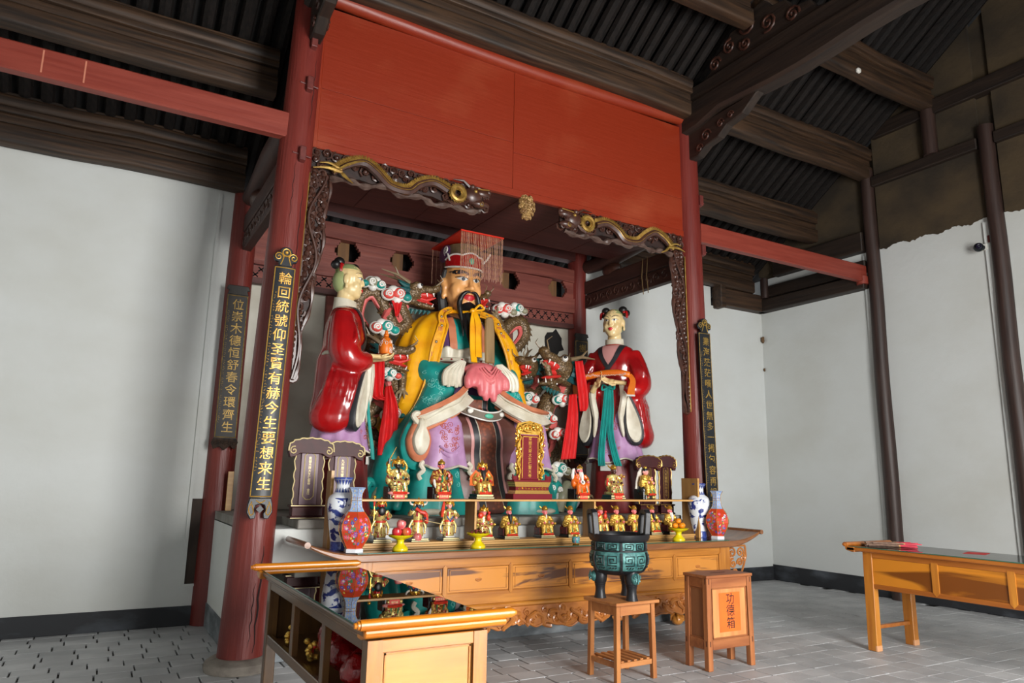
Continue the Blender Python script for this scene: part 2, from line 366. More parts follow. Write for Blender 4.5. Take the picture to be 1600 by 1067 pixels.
# ------------------------------------------------------------------ red columns and beams
def column(nm, lab, x0, x1, y, h, r0, r1, zb=0, base=True, m=None):
    t = thing(nm, lab, 'column', (x0, y, zb)); n = 14
    MB().loft([[(lerp(0, x1-x0, k/n)+lerp(r0, r1, k/n)*cos(a), lerp(r0, r1, k/n)*sin(a), (.1 if base else 0)+(h-.1)*k/n) for a in [2*pi*j/28 for j in range(28)]] for k in range(n+1)]).build('shaft', m or REDCOL, t)
    if base: MB().lathe([(r0+.09, 0), (r0+.1, .03), (r0+.09, .07), (r0+.045, .1), (r0+.02, .105)], 28).build('stone_base', STONE, t)
    return t
cl = column('red_column', 'tall red column at left with black couplet board and cracked base', 1.245, 1.42, 6.65, 6.6, .185, .148)
cr_ = column('red_column', 'tall red column at right of the shrine with black couplet board', 6.55, 6.45, 6.65, 6.6, .185, .148)
crl = column('red_column', 'red column in the shadow behind the left front column', 1.24, 1.27, 8.72, 5.0, .16, .145, base=False)
crr = column('red_column', 'red column at the right rear of the shrine behind the right attendant', 6.26, 6.24, 8.85, 5.3, .16, .15, base=False)
ck = mat('crack_dark', S(34, 14, 12), rough=.9)
cm = MB()   # long drying cracks in the left column
for (a, z0, z1, w) in ((-70, .15, 1.0, .014), (-84, .2, .7, .006), (-62, 3.4, 4.3, .006), (-97, 3.9, 4.5, .004), (-60, 4.9, 5.6, .006)):
    pts = []
    for k in range(13):
        z = z0+(z1-z0)*k/12; r = lerp(.185, .148, z/6.6)+.0005; aa = rad(a+2.5*sin(k*1.9+a)); pts.append((lerp(0, .175, z/6.6)+r*cos(aa), r*sin(aa), z))
    cm.ribbon(pts, [w*(.25+sin(pi*k/12)) for k in range(13)], .0012, [(cos(rad(a)), sin(rad(a)), 0)]*13)
cm.build('drying_crack', ck, cl)
PEG = mat('red_peg_paint', S(88, 34, 30), S(110, 48, 42), (20, 20, 20), .5)
def peg(par, x, z, r, a, pin=True):
    b = MB().prism([(-.035, -.06), (.03, -.075), (.05, -.03), (.045, .02), (.06, .05), (.035, .085), (-.035, .075)], (x-.03, -r-.06, z), (0, 1, 0), (0, 0, 1), (.06, 0, 0)).build('tenon_peg', PEG, par, smooth=False, bevel=.006)
    if pin: MB().tube([(x-.085, -r-.04, z+.015), (x+.085, -r-.04, z-.005)], .009, 6).build('pin', PEG, b)
for z in (5.76, 5.3, 4.57): peg(cl, lerp(0, .175, z/6.6)+.03, z, lerp(.185, .148, z/6.6)-.04, 0, z < 5.5)
for z in (5.24, 4.56): peg(cr_, lerp(0, -.1, z/6.6)+.1, z, lerp(.185, .148, z/6.6)-.08, 0, True)
def tie(nm, lab, x0, x1, y, z0, z1, w=.11):
    n = 8; rings = [[(lerp(x0, x1, k/n), y+s*w/2, z) for s, z in ((-1, z0+.012), (-.8, z0), (.8, z0), (1, z0+.012), (1, z1-.012), (.8, z1), (-.8, z1), (-1, z1-.012))] for k in range(n+1)]
    return tag(MB().loft(rings).build(nm, REDBEAM), lab, 'beam')
tie('red_tie_beam', 'long red tie beam running left from the left column under the dark roof', WX0, 1.3, 6.6, 4.75, 5.0)
t_ = tie('red_tie_beam', 'long red tie beam between the right column and the right wall post', 6.6, WX1-.1, 6.6, 4.70, 4.96)
MB().tube([(WX1-.14, 6.6, 4.66), (WX1-.14, 6.6, 4.78)], .085, 12).build('beam_end_block', REDBEAM, t_)
cmk = MB()
for xx in (-.72, -.42): cmk.box(xx, xx+.012, 6.544, 6.546, 4.78, 4.98)
cmk.build('chalk_mark', mat('chalk', S(190, 120, 96), rough=.9), bpy.data.objects['red_tie_beam'], smooth=False)
# side ties of the shrine, front to back
SIDET = mat('side_tie_boards', S(52, 30, 26), S(72, 44, 36), (12, 1.5, 12), .6, bump=.3)
def side_tie(x, lab, low):
    t = thing('side_tie_beam', lab, 'beam', (x, 7.75, 4.4)); L_ = 1.0
    MB().box(-.06, .06, -.98, 1.0, .0, .2).build('upper_board', SIDET, t, smooth=False, bevel=.008)
    MB().box(-.05, .05, -.98, 1.0, -.22, -.012).build('lower_board', SIDET, t, smooth=False, bevel=.008)
    c = MB()
    for k in range(11):
        y = -.85+k*.17
        for sx in (-1, 1): c.tube(spiral((sx*.052, y, -.11), (0, 1, 0), (0, 0, 1), .075, 1.3, 12, ph=k, sgn=(-1)**k), .009, 4)
    c.build('carved_scroll', CARVE, t)
    MB().tube([(0, -.98, .52), (0, -.3, .5), (0, .4, .42), (0, 1.0, .44)], [.12, .13, .12, .1], 12).build('upper_beam', SIDET, t)
    MB().ell((0, .35, .26), (.09, .2, .11)).build('spacer_block', CARVE, t)
    return t
side_tie(6.33, 'carved dark red side tie between the two right columns of the shrine', 1)
side_tie(1.3, 'carved dark red side tie between the two left columns of the shrine', 1)
stz = bpy.data.objects['side_tie_beam']
tw = MB()
for yy in (-.52, -.42): tw.tube([(-.062, yy, .21), (-.075, yy+.01, -.05), (-.075, yy-.02, -.3)], .006, 5)
tag(tw.build('hanging_twine', mat('twine', S(120, 96, 60), rough=.9)), 'thin twine hanging over the carved side tie at right', 'string'); bpy.data.objects['hanging_twine'].location = (6.33, 7.75, 4.4)

# ------------------------------------------------------------------ vermilion lintel panel
pt = thing('lintel_panel', 'broad vermilion painted panel hanging between the two front columns', 'panel', (3.95, 6.62, 4.75))
PW = 2.415
for x0, x1, z0, z1 in ((-PW, -.19, .0, .62), (-PW, -.19, .623, 1.52), (-.187, PW, .0, .50), (-.187, PW, .503, 1.52)):
    MB().box(x0, x1, -.02, .02, z0, z1).build('board', REDPAN, pt, smooth=False, bevel=.003)
MB().box(-PW, PW, -.03, .03, -.02, .06).build('bottom_rail', REDPAN, pt, smooth=False, bevel=.006)
n = 16; rings = []
for k in range(n+1):
    x = -PW-.0+2*PW*k/n; sag = -.06*sin(pi*k/n)
    rings.append([(x, -.02+.085*cos(a), 1.64+sag+.085*sin(a)) for a in [2*pi*j/12 for j in range(12)]])
MB().loft(rings).build('top_rail', REDPAN, pt)
for sx in (-1, 1): MB().box(sx*(PW+.03)-.05, sx*(PW+.03)+.05, -.035, .03, -.02, 1.7).build('stile', REDPAN, pt, smooth=False, bevel=.006)
# boarded soffit behind the panel
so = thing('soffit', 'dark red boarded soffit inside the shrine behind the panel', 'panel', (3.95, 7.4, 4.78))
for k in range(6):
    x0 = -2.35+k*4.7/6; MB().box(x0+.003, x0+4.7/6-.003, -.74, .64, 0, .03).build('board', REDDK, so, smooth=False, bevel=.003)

# ------------------------------------------------------------------ rear screen of the shrine
rs = thing('rear_screen', 'faded red timber screen with stepped openings behind the statues', 'screen', (3.75, 8.8, 3.8))
XL, XR = -2.4, 2.36
def rail(nm, z0, z1, y0=-.05, y1=.05, m=None): return MB().loft([[(lerp(XL, XR, k/10), y+.006*sin(k*2), z+.012*sin(k*1.9+z0*5)) for y, z in ((y0, z0), (y1, z0), (y1, z1), (y0, z1))] for k in range(11)]).build(nm, m or REDLAT, rs, bevel=0)
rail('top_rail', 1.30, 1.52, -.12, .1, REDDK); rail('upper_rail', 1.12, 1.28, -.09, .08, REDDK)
rail('middle_rail', .78, .98, -.06, .06)
rail('lower_rail', .28, .50, -.07, .05)
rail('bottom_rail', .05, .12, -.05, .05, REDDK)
holes = [-1.93, -1.19, -.44, .40, 1.23, 2.07]; hw = .16
edges = [XL]+holes+[XR]
def stepped(xc, side):   # jagged edge profile of an opening: list (x,z) from bottom to top
    w = [.10, .12, .145, .17, .17, .145, .12, .10]; zs = [.50+.28*k/8 for k in range(9)]; out = []
    for k in range(8): out += [(xc+side*w[k], zs[k]), (xc+side*w[k], zs[k+1])]
    return out
for k in range(7):
    left = stepped(edges[k], 1) if k > 0 else [(XL, .50), (XL, .78)]; right = stepped(edges[k+1], -1) if k < 6 else [(XR, .50), (XR, .78)]
    MB().prism(right+left[::-1], (0, -.03, 0), (1, 0, 0), (0, 0, 1), (0, .06, 0)).build('board', REDLAT, rs, smooth=False)
HOLEW = mat('pale_stud_wood', S(120, 84, 46), S(92, 62, 36), (14, 14, 1.5), .7)
for xc in holes: MB().box(xc-.10, xc+.05, .08, .2, .42, .82).build('stud', HOLEW, rs, smooth=False)
MB().box(XL, XR, .3, .33, .3, .9).build('backing_board', SOOT, rs, smooth=False)
fr = MB().box(XL, XR, -.02, .03, .12, .28).build('fret_board', REDLAT, rs, smooth=False); fx = MB()
for k in range(36):
    for r_ in range(2):
        x = XL+.1+.128*k+(.064 if r_ else 0); z = .165+.07*r_
        for a in (rad(40), rad(-40)): fx.box(x-.042, x+.042, -.0225, -.019, z-.008, z+.008, rot=R3(0, a, 0))
fx.build('fret_dark_inlay', mat('opening_black', S(10, 8, 8), rough=1), fr, smooth=False)  # black inlays on the solid board paint the dark of cut openings
# old white wall behind the statues
nw = struct(MB().box(1.38, 6.2, 8.9, 9.1, 1.1, 3.95).build('wall_niche', mat('aged_plaster', S(206, 204, 192), S(168, 162, 146), (1.4, 1.4, 1.8), .95, bump=.3, bsc=(8, 8, 8), lo=.4, hi=.8), smooth=False), 'aged white plaster wall at the back of the shrine')
hb = MB()
rr = random.Random(3); pts = []
for k in range(14): a = 2*pi*k/14; pts.append((.16*cos(a)*(1+.3*rr.uniform(-1, 1)), .2*sin(a)*(1+.25*rr.uniform(-1, 1))))
hb.prism(pts, (5.85, 8.9, 3.62), (1, 0, 0), (0, 0, 1), (0, -.004, 0)).build('broken_patch', SOOT, nw, smooth=False, label='dark hole broken in the plaster')
for x0 in (2.35, 5.0):
    MB().box(x0, x0+.09, 8.83, 8.9, 1.2, 3.86).build('stud', REDLAT, nw, smooth=False, bevel=.004, label='thin red upright against the wall')

# ------------------------------------------------------------------ pedestal
PED = thing('pedestal', 'white masonry pedestal with grey stone cap under the statues', 'platform', (3.95, 6.72, 0))
MB().box(-2.73, 2.73, 0, 1.97, 0, 1.12).build('body', PLASTER, PED, smooth=False, bevel=.01)
MB().box(-2.742, 2.742, -.012, 1.97, 0, .24).build('dado', mat('grey_dado', S(88, 94, 98), S(150, 156, 160), (3, 3, 6), .7, lo=.45, hi=.75), PED, smooth=False, bevel=.004)
CAPM = mat('stone_cap', S(150, 148, 142), S(110, 106, 98), (4, 4, 4), .85, bump=.3)
for k in range(6):
    x0 = -2.3+4.6/6*k; MB().box(x0+.003, x0+4.6/6-.003, -.05, .6, 1.12, 1.2).build('cap_stone', CAPM, PED, smooth=False, bevel=.008)
MB().box(-2.73, 2.73, .6, 1.97, 1.1, 1.195).box(-2.5, 2.2, 1.9, 2.18, .9, 1.195).build('top_screed', CAPM, PED, smooth=False)
# ------------------------------------------------------------------ wood, glass and glaze
def woodm(name, sc, c1=S(188, 124, 50), c2=S(158, 96, 36), c3=None, rough=.3, coat=.35): return mat(name, c1, c2, sc, rough, coat=coat, dist=1.2, det=6, c3=c3)
HONX = woodm('honey_wood', (1.3, 16, 16)); HONZ = woodm('honey_wood_upright', (16, 16, 1.3)); HONY = woodm('honey_wood_across', (16, 1.3, 16))
HONP = mat('honey_wood_dark_streak', S(200, 132, 58), S(104, 66, 46), (.9, 5, 5.2), .28, coat=.4, dist=.9, det=4, lo=.5, hi=.56)
AMBER = mat('amber_varnish', S(206, 128, 26), S(178, 100, 18), (2, 26, 26), .32, coat=.2)
TBY = mat('shaded_table_wood_lengthwise', S(108, 74, 40), S(82, 56, 32), (16, 1.3, 16), .3, coat=.3); TBZ = mat('shaded_table_wood_upright', S(112, 78, 42), S(86, 58, 32), (16, 16, 1.3), .3, coat=.3)  # side frames face away from the light; that shade is in this colour
OCHX = mat('ochre_panel_wood', S(196, 138, 60), S(178, 114, 46), (1.2, 9, 9), .3, coat=.35)
CARVEW = mat('carved_honey_wood', S(184, 116, 54), S(158, 94, 42), (8, 8, 8), .35, coat=.3)
STOOLX = mat('stool_wood', S(160, 98, 54), S(182, 122, 70), (2, 18, 18), .45); STOOLZ = mat('stool_wood_upright', S(178, 116, 62), S(150, 92, 50), (18, 18, 2), .45)
BOXZ = mat('box_wood_upright', S(140, 80, 44), S(176, 112, 66), (14, 14, 1.4), .45); BOXX = mat('box_wood', S(134, 76, 42), S(170, 106, 62), (1.4, 14, 14), .45)
BOXP = mat('box_panel_wood', S(206, 148, 90), S(186, 120, 68), (11, 11, 1.2), .5); BOXPD = mat('box_side_panel_wood', S(128, 80, 50), S(150, 98, 62), (11, 11, 1.2), .5)
SHELFW = mat('pale_shelf_board', S(206, 160, 96), S(186, 138, 76), (1.6, 22, 22), .4); SHELFZ = mat('brown_shelf_upright', S(166, 124, 72), S(148, 108, 60), (24, 24, 2), .5)
def glassm():
    m = bpy.data.materials.new('table_glass'); m.use_nodes = True; N = m.node_tree.nodes; L = m.node_tree.links; N.remove(N['Principled BSDF'])
    g = N.new('ShaderNodeBsdfGlossy'); g.inputs['Roughness'].default_value = .005; t = N.new('ShaderNodeBsdfTransparent'); t.inputs[0].default_value = (.24, .30, .28, 1)
    f = N.new('ShaderNodeFresnel'); f.inputs[0].default_value = 1.75; x = N.new('ShaderNodeMixShader'); L.new(f.outputs[0], x.inputs[0]); L.new(t.outputs[0], x.inputs[1]); L.new(g.outputs[0], x.inputs[2]); L.new(x.outputs[0], N['Material Output'].inputs[0]); return m
GLASS = glassm(); GLEDGE = mat('green_glass_edge', S(52, 96, 80), rough=.1)
def glass_sheet(par, x0, x1, y0, y1, z, th=.008):
    MB().add([(x0, y0, z+th), (x1, y0, z+th), (x1, y1, z+th), (x0, y1, z+th)], [(0, 1, 2, 3)]).box(x0, x1, y0, y1, z+.0005, z+.001).build('glass_top', GLASS, par, smooth=False)
    e = .0012; MB().box(x0-e, x0, y0-e, y1+e, z, z+th).box(x1, x1+e, y0-e, y1+e, z, z+th).box(x0, x1, y0-e, y0, z, z+th).box(x0, x1, y1, y1+e, z, z+th).build('glass_edge', GLEDGE, par, smooth=False)

# ------------------------------------------------------------------ long altar table
AX0, AX1, AY0, AY1 = 2.0, 6.38, 5.98, 6.62
al = thing('altar_table', 'long honey wood altar table with upturned ends, drawers and carved apron', 'table', (4.2, 6.3, 0))
def L(x): return x-4.2
def M_(y): return y-6.3
DKTOP = woodm('altar_top_wood', (1.3, 16, 16), S(150, 98, 58), S(118, 74, 44))
prof = [(L(AX0), .952), (L(AX1), .952)]
n = 10; top = []; 
for k in range(n+1): t = k/n; top.append((L(AX1)+.44*t, .952+.095*t**2.0))
botm = []
for k in range(n+1): t = k/n; botm.append((L(AX1)-.02+.44*t, .885+.125*t**1.7))
outline = [(-p[0]-.0, p[1]) for p in top[::-1]]+top+botm[::-1]+[(-p[0], p[1]) for p in botm]
MB().prism(outline, (0, M_(AY0), 0), (1, 0, 0), (0, 0, 1), (0, AY1-AY0, 0)).build('top_board', DKTOP, al, smooth=False, bevel=.01)
for s in (-1, 1):
    MB().tube([(s*(L(AX1)+.45), M_(AY0)-.01, 1.04), (s*(L(AX1)+.45), M_(AY1)+.01, 1.04)], .026, 12).build('end_roll', DKTOP, al)
glass_sheet(al, L(AX0)+.0, L(AX1)-.05, M_(AY0)+.02, M_(AY1)-.02, .9525)
fy = M_(6.05)
MB().box(L(2.0), L(6.38), fy, fy+.5, .80, .885).build('frieze_rail', HONX, al, smooth=False, bevel=.004)
MB().box(L(2.0), L(6.38), fy+.012, fy+.04, .58, .80).box(L(2.0), L(6.38), fy+.47, fy+.5, .58, .80).build('case_board', HONX, al, smooth=False)
MB().box(L(2.0), L(6.38), fy, fy+.5, .47, .58).build('lower_rail', HONX, al, smooth=False, bevel=.004)
MB().box(L(1.98), L(6.40), fy-.02, fy+.51, .425, .47).build('waist_moulding', HONX, al, smooth=False, bevel=.012)
ST = [2.15+.678*k for k in range(7)]
for xs in ST: MB().prism([(-.02, .575), (0, .555), (.02, .575), (.02, .805), (0, .825), (-.02, .805)], (L(xs), fy-.008, 0), (1, 0, 0), (0, 0, 1), (0, .02, 0)).build('stile', HONZ, al, smooth=False)
for k in range(6):
    x0, x1 = L(ST[k])+.024, L(ST[k+1])-.024
    d = MB().box(x0, x1, fy-.004, fy+.012, .588, .797).build('drawer', HONP, al, smooth=False, bevel=.003)
    dm = MB()
    for (a, b, c_, e) in ((x0+.02, x1-.02, .603, .609), (x0+.02, x1-.02, .776, .782), (x0+.02, x0+.026, .603, .782), (x1-.026, x1-.02, .603, .782)): dm.box(a, b, fy-.009, fy-.003, c_, e)
    dm.build('raised_bead', HONX, d, smooth=False)
    xm = (x0+x1)/2; MB().tube([(xm+.03*cos(a), fy-.008, .692-.016*sin(a)) for a in [pi*j/8 for j in range(9)]], .0055, 6).ell((xm, fy-.006, .694), (.036, .006, .009)).build('finger_pull', CARVEW, d)
for xs in (2.075, 6.3): MB().box(L(xs)-.075, L(xs)+.075, fy-.012, fy+.49, .43, .885).build('corner_post', HONZ, al, smooth=False, bevel=.005)
def fret_spandrel(sg):
    b = MB(); c = V((sg*(L(6.38)+.14), fy+.03, .72))
    for (dx, dz, r, ph, sn) in ((-.07, .09, .06, 0, 1), (.06, .09, .06, 2, -1), (-.06, -.03, .055, 4, -1), (.05, -.02, .05, 1, 1), (-.03, -.12, .045, 3, 1), (.1, .03, .04, 5, 1), (-.1, .04, .035, 2, 1)):
        b.tube(spiral(c+V((sg*dx, 0, dz)), (sg, 0, 0), (0, 0, 1), r, 1.4, 14, ph, sn), .012, 6)
    b.tube([c+V((sg*-.14, 0, .165)), c+V((sg*.14, 0, .165))], .012, 6).tube([c+V((sg*-.13, 0, .16)), c+V((sg*-.13, 0, -.19)), c+V((sg*-.02, 0, -.2))], .012, 6)
    b.tube([c+V((sg*.14, 0, .16)), c+V((sg*.15, 0, .05)), c+V((sg*.11, 0, -.05)), c+V((sg*.07, 0, -.13)), c+V((sg*-.02, 0, -.2))], .012, 6)
    b.build('fretwork_spandrel', CARVEW, al)
fret_spandrel(1); fret_spandrel(-1)
# carved apron: wavy board with relief of scrolls, clouds and dragon heads
def apron_z(x): return .245-.02*cos(x*5.2)-.016*cos(x*17+1)-.01*cos(x*31)-(.05 if abs(x) > 1.85 else 0)
ap = MB(); P = []; n = 150
for k in range(n+1): x = L(2.02)+(L(6.36)-L(2.02))*k/n; P.append((x, apron_z(x)))
ap.prism(P+[(L(6.36), .425), (L(2.02), .425)], (0, fy-.01, 0), (1, 0, 0), (0, 0, 1), (0, .03, 0)); ao = ap.build('carved_apron', CARVEW, al, smooth=False)
rl = MB(); rr = random.Random(11)
for k in range(64):
    x = L(2.06)+(L(6.3)-L(2.06))*k/63; z = rr.uniform(.275, .40); r = rr.uniform(.03, .055)
    rl.tube(spiral((x, fy-.012, z), (1, 0, 0), (0, 0, 1), r, 1.5, 12, rr.uniform(0, 6), rr.choice((-1, 1))), [.009+.006*j/12 for j in range(13)], 5)
    rl.ell((x, fy-.012, z), (.016, .022, .016), nu=8, nv=5)
for k in range(17):
    x = L(2.15)+k*.255; pts = [(x+.13*t-.02*sin(9*t), fy-.022-.012*sin(3*t), .30+.07*sin(2.6*t+k)) for t in [j/10*2 for j in range(11)]]
    rl.tube(bez(pts, 2), .02, 6)
for x in (-1.75, -1.0, -.1, .75, 1.5):   # small lion faces
    rl.ell((x, fy-.02, .29), (.045, .03, .04)).ell((x-.02, fy-.05, .30), .012, nu=7, nv=5).ell((x+.02, fy-.05, .30), .012, nu=7, nv=5).ell((x, fy-.05, .28), (.014, .014, .01), nu=7, nv=5)
    for s in (-1, 1): rl.ell((x+s*.045, fy-.01, .32), (.014, .02, .03), nu=7, nv=5)
rl.build('apron_relief', CARVEW, ao)
P2 = [(x, z-.004) for x, z in P]
ap2 = MB().tube([(x, fy-.014, z+.006) for x, z in P], .011, 5).build('apron_edge', CARVEW, ao)
for (x, y) in ((L(2.12), fy+.05), (L(6.2), fy+.05), (L(2.3), fy+.42), (L(5.95), fy+.42)):
    lg = MB().tube(bez([(x, y, .43), (x-.02, y-.02, .33), (x+.02, y, .22), (x, y-.01, .12)], 5), [.07, .07, .07, .065, .06, .058, .055, .052, .05, .05, .05, .05, .052, .055, .058, .06], 10)
    for j in range(7): a = 2*pi*j/7; lg.tube(spiral((x+.06*cos(a), y+.06*sin(a), .17), (cos(a), sin(a), 0), (0, 0, 1), .035, 1.2, 10), .009, 5)
    lo = lg.build('leg', CARVEW, al)
    ft = MB().ell((x, y, .062), (.075, .075, .062))
    for j in range(5): a = 2*pi*j/5+.3; ft.tube([(x+.03*cos(a), y+.03*sin(a), .13), (x+.07*cos(a), y+.07*sin(a), .10), (x+.075*cos(a), y+.075*sin(a), .05)], [.016, .015, .008], 6)
    ft.build('claw_foot', HONX, lo)

# ------------------------------------------------------------------ two-tier display shelf on the altar
AT = .9605
sh = thing('display_shelf', 'pale two-tier wooden display shelf standing on the altar table', 'shelf', (4.05, 6.5, AT))
for x, yb in ((-2.17, -.04), (2.15, -.17)): MB().box(x-.012, x+.012, yb, .1, 0, .68).build('end_board', SHELFZ, sh, smooth=False, bevel=.002); MB().box(x-.013, x+.013, yb-.004, yb+.001, 0, .68).build('end_edging', SHELFW, sh, smooth=False)
MB().box(-2.155, 2.135, -.13, .09, .412, .432).build('upper_shelf', SHELFW, sh, smooth=False, bevel=.003)
MB().box(-2.155, 2.135, -.12, .09, .022, .042).build('lower_shelf', SHELFW, sh, smooth=False, bevel=.003)
MB().box(-2.155, 2.135, -.105, .09, 0, .02).build('plinth_strip', SHELFW, sh, smooth=False, bevel=.003)
for x in (-.76, .68): MB().box(x-.01, x+.01, -.12, .09, .043, .411).build('divider', SHELFZ, sh, smooth=False); MB().box(x-.011, x+.011, -.124, -.1195, .043, .411).build('divider_edging', SHELFW, sh, smooth=False)
ZU = AT+.432; ZL = AT+.042

# ------------------------------------------------------------------ side tables
def scroll_end(par, x0, x1, y, z, s, m=AMBER):
    e = MB().tube([(x0, y, z+.018), (x1, y, z+.018)], .024, 14)
    for xx, sg in ((x0, -1), (x1, 1)): e.tube([(xx, y, z+.018), (xx+sg*.012, y, z+.018), (xx+sg*.014, y, z+.018), (xx+sg*.026, y, z+.018)], [.019, .019, .014, .012], 12)
    e.build('end_roll', m, par)
    pr = []
    for k in range(7): a = pi/2*k/6; pr.append((y+s*(.0-.055*sin(a)*.9+.0), z-.004-.05*(1-cos(a))))
    MB().prism([(y+.0*s, z+.0), (y+s*.02, z-.01), (y+s*.012, z-.035), (y-s*.05, z-.052), (y-s*.09, z-.052), (y-s*.09, z)], (x0+.02, 0, 0), (0, 1, 0), (0, 0, 1), (x1-x0-.05, 0, 0)).build('end_moulding', m, par, smooth=False, bevel=.006)
fg = thing('side_table', 'glass-topped wooden side table at front left with open compartments', 'table', (1.42, 4.24, 0))
X0, X1, Y0, Y1 = -.33, .33, -1.09, 1.1; zt = .942
MB().box(X0, X1, Y0, Y1, zt-.03, zt).build('top_board', TBY, fg, smooth=False, bevel=.008)
MB().box(X0+.02, X1-.02, Y0+.05, Y1-.05, zt-.052, zt-.031).build('top_moulding', TBY, fg, smooth=False, bevel=.006)
glass_sheet(fg, X0+.004, X1-.004, Y0+.03, Y1-.03, zt+.001)
scroll_end(fg, -.345, .41, Y0-.005, zt+.004, -1); scroll_end(fg, -.37, .36, Y1+.005, zt+.004, 1)
xl = -.29; zr = zt-.052
MB().box(xl, xl+.035, -.98, 1.0, .835, zr).build('top_rail', TBY, fg, smooth=False, bevel=.004)
MB().box(xl, xl+.035, -.98, 1.0, .49, .55).build('bottom_rail', TBY, fg, smooth=False, bevel=.004)
MB().box(xl+.01, .28, -.98, 1.0, .50, .515).build('bottom_board', TBY, fg, smooth=False)
MB().box(.262, .29, -.98, 1.0, .49, zr).build('back_board', TBY, fg, smooth=False, bevel=.004)
for y in (.295, -.355): MB().box(xl+.002, xl+.04, y-.03, y+.03, .545, .84).build('mullion', TBZ, fg, smooth=False, bevel=.003)
for y, nm in ((.965, 'far'), (-1.025, 'near')):
    for x in (xl+.03, .26): MB().hexa([(x-.034, y-.04, 0), (x+.034, y-.04, 0), (x+.034, y+.04, 0), (x-.034, y+.04, 0)], [(x-.032, y-.04, zr), (x+.032, y-.04, zr), (x+.032, y+.04, zr), (x-.032, y+.04, zr)]).build('leg', TBZ, fg, smooth=False, bevel=.004)
for y0, m1, m2 in ((-1.07, HONX, OCHX), (.985, TBZ, TBZ)):  # far end panel takes the wood with shade in its colour
    MB().box(-.23, .235, y0+.02, y0+.03, .49, zr).build('end_panel', m2, fg, smooth=False)
    MB().box(-.232, .236, y0+.005, y0+.03, .835, zr).build('end_rail', m1, fg, smooth=False, bevel=.003); MB().box(-.232, .236, y0+.005, y0+.03, .45, .50).build('end_rail', m1, fg, smooth=False, bevel=.003)
    if y0 < 0:
        for x in (xl+.03, .26): MB().box(x-.035, x+.035, y0+.0, y0+.006, 0, zr).build('end_facing', HONZ, fg, smooth=False)
        b_ = MB()
        for a in ((-.21, .215, .822, .83), (-.21, .215, .505, .513)): b_.box(a[0], a[1], y0+.014, y0+.021, a[2], a[3])
        for a in ((-.21, -.203), (.208, .215)): b_.box(a[0], a[1], y0+.014, y0+.021, .505, .83)
        b_.build('panel_bead', AMBER, fg, smooth=False)
rt = thing('side_table', 'long wooden side table at right with framed panels and incense on top', 'table', (7.15, 3.55, 0))
zt = .975; X0, X1, Y0, Y1 = -.34, .4, -1.35, 1.32
TOPO = mat('orange_table_wood', S(172, 104, 40), S(146, 82, 30), (14, 1.2, 14), .35, coat=.25); TOPZ = mat('orange_table_wood_upright', S(196, 130, 46), S(164, 98, 34), (14, 14, 1.3), .35, coat=.25)
PANR = mat('streaked_table_panel', S(196, 124, 36), S(112, 62, 20), (5, .8, 6), .3, coat=.3, lo=.4, hi=.54, dist=.8)
MB().box(X0, X1, Y0, Y1, zt-.038, zt).build('top_board', TOPO, rt, smooth=False, bevel=.008)
glass_sheet(rt, X0+.006, X1-.006, Y0+.03, Y1-.03, zt+.001)
scroll_end(rt, X0-.02, X1+.0, Y1+.0, zt+.004, 1, TOPO); scroll_end(rt, X0-.02, X1+.0, Y0-.0, zt+.004, -1, TOPO)
xl = -.30; zr = zt-.038
for sx, m_ in ((xl, 1), (.34, 1)):
    MB().box(sx, sx+.03, -1.2, 1.17, .885, zr).build('top_rail', TOPO, rt, smooth=False, bevel=.004)
    MB().box(sx, sx+.03, -1.2, 1.17, .59, .635).build('bottom_rail', TOPO, rt, smooth=False, bevel=.004)
    ed = [1.09, .45, -.2, -.84]
    for k in range(3):
        MB().box(sx+.008, sx+.02, ed[k+1]+.02, ed[k]-.02, .63, .89).build('panel', PANR, rt, smooth=False, bevel=.002)
    for y in (.45, -.2, -.84): MB().prism([(-.03, .63), (0, .60), (.03, .63), (.03, .90), (-.03, .90)], (sx-.003, y, 0), (0, 1, 0), (0, 0, 1), (.02, 0, 0)).build('stile', TOPZ, rt, smooth=False)
SHOE = mat('pale_leg_shoe', S(206, 150, 106), rough=.6)
for y in (1.12, -1.15):
    for x in (xl+.035, .335):
        s = -1 if x < 0 else 1
        l_ = MB().hexa([(x-.04+s*.01, y-.05, 0), (x+.04+s*.01, y-.05, 0), (x+.04+s*.01, y+.05, 0), (x-.04+s*.01, y+.05, 0)], [(x-.036, y-.05, zr), (x+.036, y-.05, zr), (x+.036, y+.05, zr), (x-.036, y+.05, zr)]).build('leg', TOPZ, rt, smooth=False, bevel=.004)
        MB().box(x+s*.01-.042, x+s*.01+.042, y-.053, y-.03, 0, .055).build('leg_shoe', SHOE, l_, smooth=False, bevel=.004)
    MB().box(xl+.07, .3, y-.02, y+.02, .2, .235).build('stretcher', TOPO, rt, smooth=False, bevel=.003)
    MB().box(xl+.07, .3, y-.015, y+.015, .62, zr).build('end_board', TOPO, rt, smooth=False)
